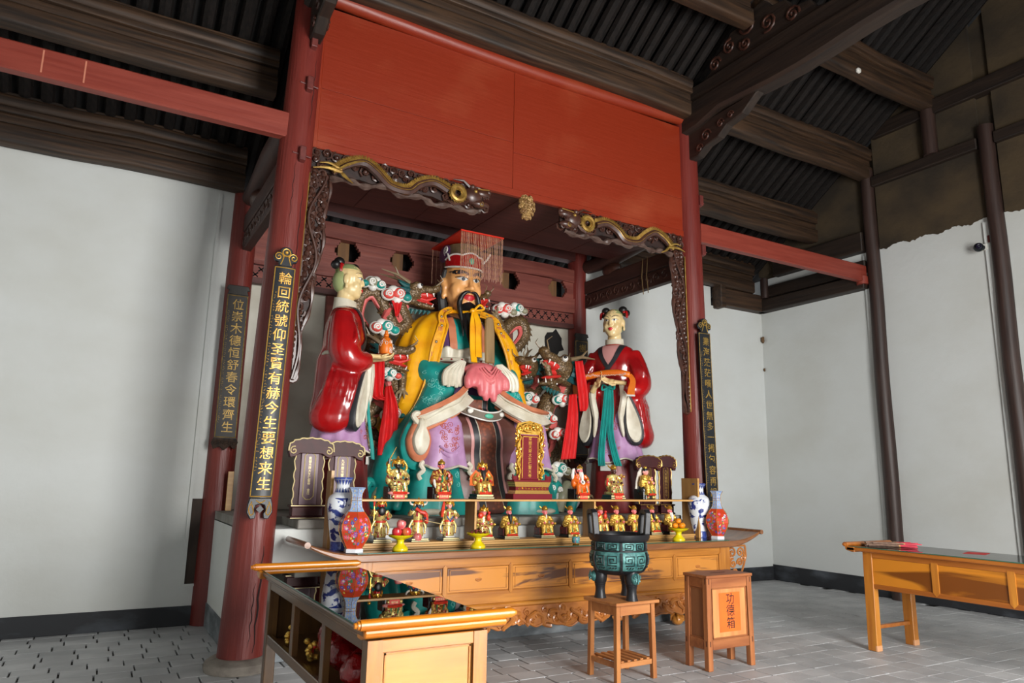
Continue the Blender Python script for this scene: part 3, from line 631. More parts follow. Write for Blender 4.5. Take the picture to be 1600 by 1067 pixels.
# incense sticks on the right table
STICK = mat('brown_incense', S(124, 98, 84), S(150, 122, 104), (30, 30, 30), .9); STEM = mat('pink_incense_stem', S(224, 60, 82), rough=.5); STICKG = mat('gold_band', S(214, 160, 90), rough=.4)
ist = None; rr = random.Random(5)
Zt = zt+.0095; k = 0; rows = 26
for k in range(rows):
    q = k/(rows-1); lay = k % 3; a = rad(34+36*q+rr.uniform(-4, 4)); Ls = rr.uniform(.40, .46); x1 = lerp(7.24, 7.47, q)+rr.uniform(-.03, .03); y1 = lerp(4.36, 4.60, q)+rr.uniform(-.03, .03)
    t = thing('incense_stick', 'brown incense stick with bright pink stem in the loose fan on the right table', 'incense', (x1, y1, Zt+.0075+.0145*lay), a, 'loose incense sticks on the right table')
    MB().tube([(0, 0, 0), (0, .15, 0)], .0055, 5).build('stem', STEM, t); MB().tube([(0, .15, 0), (0, .163, 0)], .0066, 5).build('band', STICKG, t); MB().tube([(0, .163, 0), (0, Ls, 0)], .007, 5).build('coated_part', STICK, t)
tag(MB().box(-.12, .12, -.09, .09, 0, .001).build('red_paper', mat('red_paper', S(206, 44, 44), rough=.7), smooth=False), 'flat red paper lying on the glass of the right table', 'paper'); bpy.data.objects['red_paper'].location = (7.32, 3.86, Zt); bpy.data.objects['red_paper'].rotation_euler = (0, 0, .3)

# ------------------------------------------------------------------ stool
stl = thing('stool', 'square wooden stool with slatted lower shelf carrying the bronze censer', 'stool', (4.01, 5.04, 0), rad(3))
sx, sy = .205, .18
MB().box(-sx-.035, sx+.035, -sy-.035, sy+.035, .595, .622).build('seat', STOOLX, stl, smooth=False, bevel=.006)
for a, b in ((-1, -1), (1, -1), (1, 1), (-1, 1)):
    x, y = a*sx*.93, b*sy*.9
    MB().hexa([(x*1.04-.021, y*1.04-.021, 0), (x*1.04+.021, y*1.04-.021, 0), (x*1.04+.021, y*1.04+.021, 0), (x*1.04-.021, y*1.04+.021, 0)], [(x-.021, y-.021, .595), (x+.021, y-.021, .595), (x+.021, y+.021, .595), (x-.021, y+.021, .595)]).build('leg', STOOLZ, stl, smooth=False, bevel=.003)
for s in (-1, 1):
    MB().box(-sx*.9+.02, sx*.9-.02, s*sy*.92-.011, s*sy*.92+.011, .515, .594).build('apron', STOOLX, stl, smooth=False, bevel=.002)
    MB().box(s*sx*.93-.011, s*sx*.93+.011, -sy*.9+.02, sy*.9-.02, .515, .594).build('apron', STOOLX, stl, smooth=False, bevel=.002)
    MB().box(-sx*.93+.02, sx*.93-.02, s*sy*.94-.012, s*sy*.94+.012, .115, .155).build('stretcher', STOOLX, stl, smooth=False, bevel=.002)
    MB().box(s*sx*.96-.012, s*sx*.96+.012, -sy*.9+.02, sy*.9-.02, .115, .155).build('stretcher', STOOLX, stl, smooth=False, bevel=.002)
for k in range(5): x = -.14+.07*k; MB().box(x-.016, x+.016, -sy*.94, sy*.94, .150, .166).build('slat', STOOLX, stl, smooth=False, bevel=.002)

# ------------------------------------------------------------------ bronze censer
BRZ = mat('black_bronze', S(24, 25, 28), S(34, 35, 38), (9, 9, 9), .4, metal=.1, spec=.4)
BRG = mat('verdigris_bronze', S(36, 84, 84), S(86, 138, 134), (16, 16, 22), .45, metal=.2, bump=.3); GRV = mat('dark_groove', S(18, 26, 28), rough=.5)
ce = thing('censer', 'black tripod bronze censer with two upright handles and green patterned bowl', 'censer', (4.0, 5.05, .622), rad(-18)); ce.scale = (.86, .86, .88)
bp = [(.02, .235), (.12, .24), (.2, .25), (.255, .275), (.285, .32), (.292, .38), (.285, .43), (.272, .45), (.27, .455), (.268, .475), (.272, .515), (.27, .53)]
MB().lathe(bp, 40).build('bowl', BRG, ce)
MB().lathe([(.26, .525), (.285, .535), (.3, .56), (.305, .60), (.295, .605), (.27, .60), (.255, .57), (.245, .45), (.16, .33), (.0, .31)], 40).build('rim', BRZ, ce)
MB().lathe([(.0, .21), (.16, .222), (.23, .245), (.257, .272), (.245, .27), (.0, .25)], 40).build('underside', BRZ, ce)
MB().lathe([(.275, .443), (.281, .448), (.281, .456), (.274, .46)], 40).build('waist_ring', BRZ, ce)
for k in range(6):
    a = 2*pi*k/6+.25; b = MB()
    for (z0, z1, r0, r1) in ((.26, .44, .262, .30), (.455, .53, .268, .29)):
        pts = [(lerp(z0, z1, j/8), (interp([(.26, .245), (.3, .275), (.38, .295), (.44, .284), (.46, .272), (.53, .273)], lerp(z0, z1, j/8)))+.014) for j in range(9)]
        rings = [[(r*cos(a)+s*.011*sin(a), r*sin(a)-s*.011*cos(a), z) for r, s in ((rr_-.03, -1), (rr_-.03, 1), (rr_, 1), (rr_, -1))] for z, rr_ in pts]
        b.loft(rings)
    b.build('flange', BRZ, ce, smooth=False)
g = MB(); rr = random.Random(2)
def bowl_r(z): return interp([(.235, .18), (.275, .255), (.32, .285), (.38, .292), (.43, .285), (.455, .27), (.53, .272)], z)
def meander(a0, z0, w, h, mir):
    P = [(0, 0), (1, 0), (1, 1), (0, 1), (0, .28), (.72, .28), (.72, .72), (.3, .72), (.3, .5)]
    pts = []
    for (u, v_) in P: a = a0+(w*(u-.5)*mir)/.28; z = z0+h*(v_-.5); r = bowl_r(z)+.002; pts.append(V((r*cos(a), r*sin(a), z)))
    return pts
for k in range(6):
    for j in range(2):
        a = 2*pi*(k+.28+.42*j)/6+.25
        for (z, h) in ((.365, .085), (.492, .05)):
            pts = meander(a, z, .085, h, -1 if j else 1); g.tube(pts, .0055, 4)
        for q in range(3): aa = a-.1+.1*q; g.tube([V((bowl_r(.30)*1.005*cos(aa), bowl_r(.30)*1.005*sin(aa), .295)), V((bowl_r(.30)*1.01*cos(aa+.05), bowl_r(.30)*1.01*sin(aa+.05), .305))], .006, 4)
g.build('meander_relief', GRV, ce, smooth=False)
for k in range(3):
    a = 2*pi*k/3-rad(72); c, s = cos(a), sin(a); x, y = .19*c, .19*s
    lg = MB().lathe([(.056, .27), (.066, .24), (.07, .2), (.064, .155), (.054, .14), (.057, .135), (.05, .12), (.053, .115), (.047, .1), (.047, .06), (.055, .02), (.062, 0), (.0, 0)], 18, c=(x, y, 0)).build('leg', BRZ, ce)
    b = MB(); ux, uy = V((-s, c, 0)), V((0, 0, 1)); o = V((x, y, 0))+V((c, s, 0))*.05
    b.ell(o+uy*.2, (.05, .05, .055), nu=12, nv=8)
    for q in (-1, 1): b.tube(spiral(o+V((c, s, 0))*.045+ux*q*.022+uy*.215, ux*q, uy, .02, 1.3, 10), .005, 4); b.ell(o+V((c, s, 0))*.047+ux*q*.02+uy*.185, .009, nu=6, nv=4)
    b.tube([o+V((c, s, 0))*.045+uy*.25, o+V((c, s, 0))*.06+uy*.2, o+V((c, s, 0))*.05+uy*.16], .008, 5)
    b.build('beast_mask', BRG, lg)
for s in (-1, 1):   # upright loop handles
    P = [V((s*(.262+.09*(z-.58)), y, z)) for y, z in ((-.075, .56), (-.075, .66), (-.075, .76), (-.068, .795), (-.045, .81), (0, .812), (.045, .81), (.068, .795), (.075, .76), (.075, .66), (.075, .56))]
    MB().ribbon([p-V((.03, 0, 0)) for p in P], .05, .06, (1, 0, 0)).build('handle', BRZ, ce, smooth=False, bevel=.008)
ash = MB().lathe([(.25, .52), (.2, .53), (.1, .535), (0, .54)], 30).build('ash_fill', mat('incense_ash', S(150, 144, 136), rough=1), ce)

# ------------------------------------------------------------------ donation box
bx = thing('donation_box', 'wooden donation box on legs with orange paper label', 'box', (5.05, 4.945, 0))
def Q(z, g=0):   # corners of the slightly splayed box at height z
    t = z/.79; hx = lerp(.285, .278, t)+g; hy = lerp(.145, .14, t)+g; return [(-hx, -hy, z), (hx, -hy, z), (hx, hy, z), (-hx, hy, z)]
MB().hexa(Q(.765, .008), Q(.79, .008)).build('lid', BOXX, bx, smooth=False, bevel=.004)
mt = MB().box(-.09, .09, -.006, .006, .7905, .7915).build('coin_slot', CK if False else mat('slot_black', S(12, 10, 9), rough=1), bx, smooth=False)
def pt(z, sx, sy): c = Q(z)[{(-1, -1): 0, (1, -1): 1, (1, 1): 2, (-1, 1): 3}[(sx, sy)]]; return V(c)
for a in (-1, 1):
    for b_ in (-1, 1):
        lo, hi = pt(0, a, b_), pt(.765, a, b_); w = .055
        MB().hexa([lo, lo-V((a*w, 0, 0)), lo-V((a*w, b_*w, 0)), lo-V((0, b_*w, 0))] if a*b_ < 0 else [lo, lo-V((0, b_*w, 0)), lo-V((a*w, b_*w, 0)), lo-V((a*w, 0, 0))], [hi, hi-V((a*w, 0, 0)), hi-V((a*w, b_*w, 0)), hi-V((0, b_*w, 0))] if a*b_ < 0 else [hi, hi-V((0, b_*w, 0)), hi-V((a*w, b_*w, 0)), hi-V((a*w, 0, 0))]).build('leg', BOXZ, bx, smooth=False, bevel=.004)
def face_quad(z0, z1, x0f, x1f, ins, th, side):   # board between fractions along a face, inset from it
    P = []
    for z in (z0, z1):
        q = [V(p) for p in Q(z, -ins)]; A, B = {'f': (q[0], q[1]), 'b': (q[2], q[3]), 'l': (q[3], q[0]), 'r': (q[1], q[2])}[side]
        n_ = {'f': V((0, 1, 0)), 'b': V((0, -1, 0)), 'l': V((1, 0, 0)), 'r': V((-1, 0, 0))}[side]*th
        P.append([A.lerp(B, x0f), A.lerp(B, x1f), A.lerp(B, x1f)+n_, A.lerp(B, x0f)+n_])
    return MB().hexa(P[0], P[1])
for sd, e in (('f', .1), ('b', .1), ('l', .19), ('r', .19)):
    face_quad(.68, .764, e, 1-e, .004, .03, sd).build('top_rail', BOXX, bx, smooth=False, bevel=.003)
    face_quad(.17, .255, e, 1-e, .004, .03, sd).build('bottom_rail', BOXX, bx, smooth=False, bevel=.003)
    p_ = face_quad(.25, .685, e, 1-e, .016, .012, sd).build('panel', BOXP if sd in 'fb' else BOXPD, bx, smooth=False)
    bd = MB()
    for a in ((.668, .676, e+.012, 1-e-.012), (.258, .266, e+.012, 1-e-.012), (.258, .676, e+.01, e+.025), (.258, .676, 1-e-.025, 1-e-.01)): q = face_quad(a[0], a[1], a[2], a[3], .009, .008, sd); bd.add(q.v, q.f)
    bd.build('panel_bead', BOXX, p_, smooth=False)
tn = MB()
for z in (.2, .715):
    for fx in (.045, .955): q = face_quad(z, z+.045, fx-.009, fx+.009, -.001, .004, 'f'); tn.add(q.v, q.f)
    for fx in (.08, .92): q = face_quad(z, z+.045, fx-.016, fx+.016, -.001, .004, 'l'); tn.add(q.v, q.f)
tn.build('tenon_end', mat('tenon_dark', S(74, 38, 22), rough=.6), bx, smooth=False)
pl_ = face_quad(.305, .635, .27, .75, .013, .002, 'f').build('paper_label', mat('orange_paper', S(232, 106, 30), S(224, 96, 26), (6, 6, 6), .6), bx, smooth=False, label='orange paper with brushed black characters')
INK = mat('black_ink', S(34, 20, 18), rough=.6); tilt = rad(90)+math.atan(.005/.79)
for ch, z in (('功', .575), ('德', .475), ('箱', .37)):
    vs, fs = text_verts(ch, .105, .0008); hy = lerp(.145, .14, z/.79)-.0135
    R_ = Matrix.Rotation(tilt-rad(0), 3, 'X'); MB().add([R_ @ p+V((.012, -hy-.0008, z)) for p in vs], fs).build('brushed_character', INK, pl_, smooth=False)
# ------------------------------------------------------------------ couplet boards
GILTX = mat('gilt_characters', S(214, 168, 74), S(188, 138, 52), (30, 30, 30), .35, metal=.35)
GILTD = mat('dulled_gilt_characters', S(172, 138, 60), S(120, 96, 44), (26, 26, 26), .5, metal=.3)
DAMAGE = mat('charred_wood', S(58, 40, 28), S(26, 20, 16), (30, 30, 12), .9, bump=.5)
def couplet(name, lab, x, y, z0, z1, hw, R, body, csize, lean, M, G, finial=True, fine=True, first=None):
    t = thing(name, lab, 'couplet board', (x, y, z0)); H = z1-z0
    def cp(u, v, d=0): a = u/R; return V(((R+d)*sin(a)+lean*v, R-(R+d)*cos(a), v))
    n = 10
    def slab(u0, u1, v0, v1, d0, d1, cut=.0):
        us = [lerp(u0, u1, k/n) for k in range(n+1)]
        return MB().loft([[cp(u, v, d1) for u in us]+[cp(u, v, d0) for u in us[::-1]] for v in (v0, v1)])
    MB_ = slab(-hw, hw, 0, H, -.018, .012); MB_.build('board', M, t, smooth=True, angle=30)
    e = MB()
    for u in (-hw+.008, hw-.008): e.tube([cp(u, .012, .013), cp(u, H*.25, .013), cp(u, H*.5, .013), cp(u, H*.75, .013), cp(u, H-.012, .013)], .004, 4)
    for v in (.012, H-.012): e.tube([cp(lerp(-hw+.008, hw-.008, k/8), v, .013) for k in range(9)], .004, 4)
    e.build('gilt_edge', G, t)
    chs = list(body); sp = (H-.1)/len(chs) if first is None else csize*1.12
    for i, ch in enumerate(chs):
        v0 = H-.055-sp*(i+.5); vs, fs = text_verts(ch, csize, .0035); c_ = MB()
        c_.add([cp(p.x+hw*.10, v0+p.y+.0, .0125+p.z) for p in vs], fs).build('character', G, t, smooth=False)
    if fine:
        rr = random.Random(len(body)); s = MB()
        for k in range(58):
            v = H*.88-k*H*.0135
            if k % 9 == 7: continue
            for q in range(3): uu = -hw*.80+rr.uniform(-.006, .012); s.tube([cp(uu, v+rr.uniform(-.008, .008), .013), cp(uu+rr.uniform(.004, .012), v+rr.uniform(-.01, .01), .013)], .0014, 3)
        f_ = s.build('small_inscription', G, t); f_['kind'] = 'stuff'
    if finial:
        w = hw*1.0; b = MB(); P = [(-w*.62, 0), (-w*.66, .035), (-w*1.05, .045), (-w*1.18, .09), (-w*.95, .128), (-w*.62, .13), (-w*.5, .165), (-w*.2, .182), (w*.2, .182), (w*.5, .165), (w*.62, .13), (w*.95, .128), (w*1.18, .09), (w*1.05, .045), (w*.66, .035), (w*.62, 0)]
        b.prism([(p[0]+lean*H, p[1]) for p in P], (0, -.012, H), (1, 0, 0), (0, 0, 1), (0, .03, 0)); f = b.build('cloud_finial', M, t, smooth=False, bevel=.006)
        g = MB(); o = V((lean*H, -.014, H))
        for sg in (-1, 1): g.tube(spiral(o+V((sg*w*.72, 0, .085)), (sg, 0, 0), (0, 0, 1), .042, 1.5, 14), .005, 5); g.tube(bez([o+V((sg*w*.2, 0, .1)), o+V((sg*w*.35, 0, .05)), o+V((sg*w*.5, 0, .012))], 4), .005, 5)
        g.tube(spiral(o+V((0, 0, .13)), (1, 0, 0), (0, 0, 1), .036, 1.0, 14, r0=.9), .006, 5).ell(o+V((0, 0, .13)), .016, nu=8, nv=5)
        g.build('gilt_scroll', G, f)
        b = MB(); P = [(-w*.95, 0), (-w*1.1, -.05), (-w*1.15, -.12), (-w*.8, -.175), (-w*.38, -.17), (-w*.3, -.13), (-w*.5, -.10), (-w*.38, -.06), (0, -.05), (w*.38, -.06), (w*.5, -.10), (w*.3, -.13), (w*.38, -.17), (w*.8, -.175), (w*1.15, -.12), (w*1.1, -.05), (w*.95, 0)]
        b.prism(P, (0, -.012, 0), (1, 0, 0), (0, 0, 1), (0, .03, 0)); f = b.build('claw_foot', M, t, smooth=False, bevel=.006); g = MB()
        for sg in (-1, 1): g.tube(bez([V((sg*w*.75, -.014, -.03)), V((sg*w*.98, -.014, -.09)), V((sg*w*.8, -.014, -.14)), V((sg*w*.55, -.014, -.12)), V((sg*w*.75, -.014, -.05))], 5), .004, 4)
        g.tube(bez([V((-w*.4, -.014, -.02)), V((0, -.014, -.04)), V((w*.4, -.014, -.02))], 4), .004, 4)
        g.build('gilt_line', G, f); MB().box(-.022, .022, -.013, .0, -.115, -.07, rot=R3(0, rad(45), 0)).build('lozenge', M, f, smooth=False)
    return t
couplet('couplet_board', 'long black couplet board with gilt characters on the left front column', 1.262, 6.42, 1.40, 3.44, .092, .34, '輪回統號仰圣賢有赫今生要想来生', .118, .025, BLACKB, GILTX)
couplet('couplet_board', 'long black couplet board with gilt characters on the right front column', 6.52, 6.42, 1.36, 3.44, .098, .5, '業海茫茫嘆人世無多一撮包容再誤', .112, -.025, BLACKB, GILTD)
crl_ = couplet('couplet_board', 'worn black couplet board with dull gold characters on the shaded rear column', 1.24, 8.52, 1.98, 3.62, .115, 2.0, '位崇木德恒舒春令環齊生', .13, 0, BLACKOLD, GILTD, finial=False)
crr_ = couplet('couplet_board', 'black couplet board half hidden behind the right attendant statue', 6.19, 8.672, 1.95, 3.66, .115, 2.0, '樹', .13, 0, BLACKOLD, GILTD, finial=False, fine=False, first=1)
for t in (crl_, crr_):
    H = 1.64 if t is crl_ else 1.71; b = MB()
    b.prism([(-.115, 0), (-.1, .05), (-.13, .06), (-.11, .11), (.11, .11), (.13, .06), (.1, .05), (.115, 0)], (0, -.015, H), (1, 0, 0), (0, 0, 1), (0, .03, 0)); b.build('carved_head', BLACKOLD, t, smooth=False, bevel=.006)
    b = MB(); b.prism([(-.12, 0), (-.14, -.05), (-.11, -.12), (-.05, -.09), (0, -.13), (.06, -.08), (.11, -.12), (.14, -.04), (.12, 0)], (0, -.015, 0), (1, 0, 0), (0, 0, 1), (0, .03, 0))
    for k in range(6): b.tube(spiral((-.1+.04*k, -.018, -.05), (1, 0, 0), (0, 0, 1), .028, 1.2, 8, k), .006, 4)
    b.build('carved_foot', DAMAGE, t, smooth=False)

# ------------------------------------------------------------------ carved brackets and strips
def curls(b, o, ux, uy, n_, pts, r0, r1, seed, th=.011):
    rr = random.Random(seed)
    for (u, v) in pts:
        r = rr.uniform(r0, r1); c = V(o)+u*V(ux)+v*V(uy)+n_*V((0, -1, 0))
        b.tube(spiral(c, ux, uy, r, rr.uniform(1.1, 1.6), 10, rr.uniform(0, 6), rr.choice((-1, 1))), th, 5); b.ell(c, (r*.45, .03, r*.45), nu=8, nv=5)
def dragon_bracket(name, lab, x, sg):
    t = thing(name, lab, 'carving', (x, 6.6, 4.735)); ux = V((sg, 0, 0)); uz = V((0, 0, 1)); o = V((0, 0, 0)); Lb = 1.98
    P = lambda u, v, d=0: V((sg*u, -d, v))
    b = MB(); pts = []
    MB().prism([(0, 0), (sg*1.9, 0)]+[(sg*(1.9-.1*k), -.235-.015*sin(k*1.7)) for k in range(18)]+[(0, -.22)], (0, .02, 0), (1, 0, 0), (0, 0, 1), (0, .025, 0)).build('pierced_ground', mat('dark_ground', S(34, 20, 17), S(50, 30, 24), (20, 20, 20), .6) if 'dark_ground' not in bpy.data.materials else bpy.data.materials['dark_ground'], t, smooth=False)
    rr = random.Random(31)
    for k in range(19): pts.append((.06+k*.098, -.05+.012*sin(k*2))) 
    for k in range(16): pts.append((.12+k*.108, -.14-.03*sin(k*1.3+1)))
    for k in range(5): pts.append((.05+.05*(k % 2), -.12-.06*k))
    for k in range(8): pts.append((1.45+.065*k, -.20-.04*sin(k*2)))
    curls(b, o, ux, uz, .0, pts, .04, .062, 5, .013); b.build('cloud_scrolls', CARVE, t)
    b = MB()   # dark fretted ground behind, with wavy lower edge
    Q_ = [(0, 0), (Lb-.05, 0), (Lb, -.1), (Lb-.02, -.2)]+[(Lb-.06-k*.06, -.30+.02*sin(k*1.9)+.0*k) for k in range(1, 28)]+[(.2, -.3), (.02, -.3)]
    b.tube(bez([P(.2, -.29), P(.4, -.275, .02), P(.55, -.30, .02), P(.75, -.255, .03), P(.95, -.31, .02), P(1.15, -.28, .03), P(1.3, -.33, .02), P(1.5, -.30, .03), P(1.7, -.32, .02), P(1.85, -.28)], 5), [.03+.012*sin(k*1.4) for k in range(46)], 7); b.build('wave_border', mat('greyed_carving', S(98, 80, 72), S(62, 44, 38), (10, 10, 10), .3, coat=.3) if 'greyed_carving' not in bpy.data.materials else bpy.data.materials['greyed_carving'], t)
    path = bez([P(.22, -.24, .03), P(.36, -.13, .05), P(.52, -.07, .05), P(.66, -.14, .05), P(.80, -.25, .05), P(1.0, -.26, .05), P(1.12, -.16, .05), P(1.28, -.10, .05), P(1.44, -.15, .05)], 7)
    MB().tube(path, [.022+.022*min(1, k/14) for k in range(len(path))], 8).build('dragon_body', CARVE, t)
    sp = MB()
    for k in range(2, len(path)-1, 1):
        a = path[k]; tn = (path[k+1]-path[k-1]).normalized(); nn = V((tn.z, 0, -tn.x))*-sg
        if nn.z < 0 and k < 16: nn = -nn
        for q in (0, .5):
            a2 = a.lerp(path[k+1], q); sp.tube([a2+nn*.028+V((0, -.012, 0)), a2+nn*.078+V((0, -.02, 0))], [.017, .002], 4)
    sp.tube([p+V((0, -.03, 0)) for p in path], .014, 5); sp.build('gilt_crest', GILT, t)
    tl = MB()
    for (a, c, d, w) in (((.30, -.22), (.15, -.21), (.02, -.235), .028), ((.30, -.20), (.18, -.16), (.08, -.17), .022), ((.30, -.23), (.36, -.28), (.42, -.31), .024)):
        p = bez([P(*a, .06), P(*c, .07), P(*d, .06)], 5); tl.tube(p, [w*.7]*2+[w*(1-j/(len(p)-1)*.85) for j in range(2, len(p))], 6)
    tl.build('gilt_tail_fin', GILT, t)
    c = P(1.56, -.155, .06); r = MB(); ring = [c+.078*(cos(a)*ux+sin(a)*uz) for a in [2*pi*k/20 for k in range(20)]]; r.tube(ring, .026, 7, loop=True)
    for k in range(18): a = 2*pi*k/18; r.tube([c+.06*(cos(a)*ux+sin(a)*uz), c+.032*(cos(a+.2)*ux+sin(a+.2)*uz)], [.011, .001], 4); r.tube([c+.09*(cos(a)*ux+sin(a)*uz), c+.115*(cos(a+.2)*ux+sin(a+.2)*uz)], [.012, .001], 4)
    r.build('gilt_spiked_coil', GILT, t)
    h = MB().ell(P(1.75, -.14, .03), (.12, .06, .10)).ell(P(1.86, -.10, .04), (.10, .05, .05)).ell(P(1.84, -.22, .04), (.11, .05, .045)).ell(P(1.93, -.07, .04), (.04, .04, .035)).ell(P(1.73, -.05, .06), (.035, .03, .03))
    for k in range(7): h.tube([P(1.70-.02*k, -.20-.012*k, .05), P(1.64-.02*k, -.26-.006*k, .05), P(1.60-.03*k, -.25, .05)], [.016, .012, .003], 5)
    for k in range(5): h.tube([P(1.80+.03*k, -.135, .07), P(1.81+.03*k, -.165, .07)], [.01, .002], 4)
    h.tube([P(1.7, -.05, .05), P(1.62, .0, .06), P(1.5, -.01, .06)], [.018, .014, .004], 5).tube(spiral(P(1.90, -.25, .05), ux, uz, .04, 1.4, 10), .011, 5)
    h.build('dragon_head', CARVE, t)
    g = MB().ell(P(1.76, -.10, .08), .022, nu=8, nv=5).tube(spiral(P(1.83, -.23, .085), ux, uz, .03, 1.2, 10), .006, 4).tube([P(1.78, -.07, .09), P(1.86, -.06, .085), P(1.93, -.045, .07)], .007, 4); g.build('gilt_trim', GILT, h and t)
    return t
dragon_bracket('dragon_bracket', 'carved dark dragon bracket with gilt crest under the panel at left', 1.50, 1)
dragon_bracket('dragon_bracket', 'carved dark dragon bracket with gilt crest under the panel at right', 6.32, -1)
def carved_strip(name, lab, x, sg, xb):
    t = thing(name, lab, 'carving', (x, 6.6, 2.45)); ux = V((sg, 0, 0)); uz = V((0, 0, 1)); b = MB(); H = 2.0; Xo = lambda z: lerp(xb, 0, min(1, max(0, (z)/H)))
    rr = random.Random(17)
    wd = lambda z: .05+.15*min(1, z/1.5)
    zz_ = [H*k/24 for k in range(25)]; MB().prism([(sg*Xo(z), z) for z in zz_]+[(sg*(Xo(z)+wd(z)*.96+.02*sin(z*11)), z) for z in zz_[::-1]], (0, .012, 0), (1, 0, 0), (0, 0, 1), (0, .022, 0)).build('pierced_ground', bpy.data.materials['dark_ground'], t, smooth=False)
    for k in range(38):
        z = .05+k*H/38; w = wd(z); 
        for q in range(1 if z < .7 else 2):
            u = Xo(z)+w*(.25+.5*q)+rr.uniform(-.02, .02); r = rr.uniform(.04, .065)
            b.tube(spiral(V((sg*u, 0, z+.03*q)), ux, uz, r, 1.3, 10, rr.uniform(0, 6), rr.choice((-1, 1))), .015, 5); b.ell((sg*u, 0, z+.03*q), (r*.5, .035, r*.6), nu=8, nv=5)
    edge = [V((sg*(Xo(z)+wd(z)+.02*sin(z*11)), 0, z)) for z in [H*k/40 for k in range(41)]]
    b.tube(edge, [.018+.007*sin(k*1.2) for k in range(41)], 6)
    vine = [V((sg*(Xo(z)+wd(z)*(.5+.35*sin(z*7))), -.03, z)) for z in [H*k/40 for k in range(41)]]; b.tube(vine, .013, 6)
    b.tube(spiral(V((sg*(Xo(0)+.03), 0, .02)), ux, uz, .06, 1.2, 12), .018, 6)
    b.build('carved_scrolls', CARVE, t)
    MB().tube([(sg*(Xo(z)-.0), -.03, z) for z in [H*k/10 for k in range(11)]], .008, 5).build('gilt_edge', GILT, t)
    MB().box(-.012, .012, -.02, .02, .05, H).xf(Matrix.Translation((sg*-.012, 0, 0)) @ Matrix(((1, 0, -sg*0+0, 0), (0, 1, 0, 0), (0, 0, 1, 0), (0, 0, 0, 1)))).build('backing_strip', CARVE, t, smooth=False)
carved_strip('carved_strip', 'tall carved scroll strip with gilt edge beside the left front column', 1.50, 1, -.05)
carved_strip('carved_strip', 'tall carved scroll strip with gilt edge beside the right front column', 6.32, -1, -.03)
b = MB(); rr = random.Random(9)
for k in range(5):
    z = -.03-.055*k; w = (.07, .095, .10, .08, .05)[k]
    for q in range(7): a = -1.4+2.8*q/6; c = V((w*sin(a), -w*.5*cos(a), z)); b.tube(spiral(c, (cos(a), sin(a)*.5, 0), (0, 0, 1), .033, 1.3, 9, rr.uniform(0, 6)), .008, 5); b.ell(c, (.016, .016, .02), nu=6, nv=5)
b.ell((0, 0, -.14), (.075, .04, .15))
tag(b.build('carved_pendant', mat('pale_gilt_carving', S(170, 136, 84), S(120, 86, 52), (16, 16, 16), .4, metal=.3)), 'pale gilt carved pendant hanging under the middle of the vermilion panel', 'carving'); bpy.data.objects['carved_pendant'].location = (3.95, 6.6, 4.76)

# ------------------------------------------------------------------ vases
CELW = mat('white_porcelain', S(226, 230, 236), rough=.12, coat=.5); CBLUE = mat('cobalt_band', S(34, 48, 120), S(70, 92, 168), (60, 60, 60), .12, coat=.5)
CLAND = mat('cobalt_landscape', S(226, 230, 236), S(38, 54, 128), (9, 9, 13), .12, coat=.5, lo=.53, hi=.58, det=4, dist=.6)
def vase_profile(T, s=1): return [(r*s, z*s) for r, z in T]
BV = [(.0, 0), (.082, 0), (.084, .012), (.082, .03), (.088, .09), (.10, .18), (.117, .28), (.128, .37), (.126, .42), (.108, .462), (.078, .485), (.062, .50), (.058, .53), (.057, .565), (.064, .59), (.082, .605), (.084, .618), (.080, .622), (.06, .61), (.05, .58)]
def blue_vase(loc, rz, lab):
    t = thing('porcelain_vase', lab, 'vase', loc, rz)
    MB().lathe(BV[:4]+[(.083, .075)], 32).build('foot_band', CBLUE, t); MB().lathe([(.083, .075), (.085, .085), (.088, .1), (.1, .18), (.117, .28), (.128, .37), (.126, .42), (.119, .445)], 32).build('body', CLAND, t)
    MB().lathe([(.119, .445), (.108, .462), (.078, .485), (.062, .50), (.058, .53), (.057, .565), (.064, .59), (.08, .603)], 32).build('neck', CELW, t)
    MB().lathe([(.08, .603), (.084, .606), (.085, .618), (.08, .623), (.06, .612), (.05, .58), (.05, .5), (0, .5)], 32).build('lip', CBLUE, t)
    lf = MB()
    for k in range(16):
        a = 2*pi*k/16
        for (z0, z1, r0, r1) in ((.492, .535, .071, .0595), (.60, .555, .079, .0595)):
            w = .16; lf.add([V(((r0+.001)*cos(a+s*w), (r0+.001)*sin(a+s*w), z0)) for s in (-1, 0, 1)]+[V(((r1+.001)*cos(a), (r1+.001)*sin(a), z1))], [(0, 1, 3), (1, 2, 3)])
    lf.build('blue_leaf_border', CBLUE, t)
    sw = MB()
    for k in range(9):
        a = 2*pi*k/9+.2; z = .40+.02*sin(k*3); r = .1285; sw.add([V(((r)*cos(a+d), r*sin(a+d), z+e)) for d, e in ((-.12, .014), (0, -.01), (.12, .014), (.03, .002), (0, .012), (-.03, .002))], [(0, 1, 5), (1, 2, 3), (1, 3, 4), (1, 4, 5)])
    sw.build('painted_birds', CBLUE, t); return t
blue_vase((1.945, 6.345, AT), .5, 'blue and white porcelain vase with landscape at the left end of the altar')
blue_vase((6.27, 6.40, AT), 2.2, 'blue and white porcelain vase with landscape at the right end of the altar')
CORAL = mat('coral_enamel', S(206, 74, 42), S(190, 62, 38), (12, 12, 12), .12, coat=.5); PALEBLUE = mat('pale_blue_enamel', S(124, 150, 196), S(168, 186, 214), (70, 70, 70), .14, coat=.5)
ENAM = {'pink': S(216, 96, 140), 'blue': S(44, 80, 180), 'green': S(70, 136, 84), 'white': S(232, 226, 220), 'yellow': S(222, 190, 80), 'violet': S(150, 96, 180)}
ENAM = {k: mat(k+'_enamel', v, rough=.15, coat=.4) for k, v in ENAM.items()}
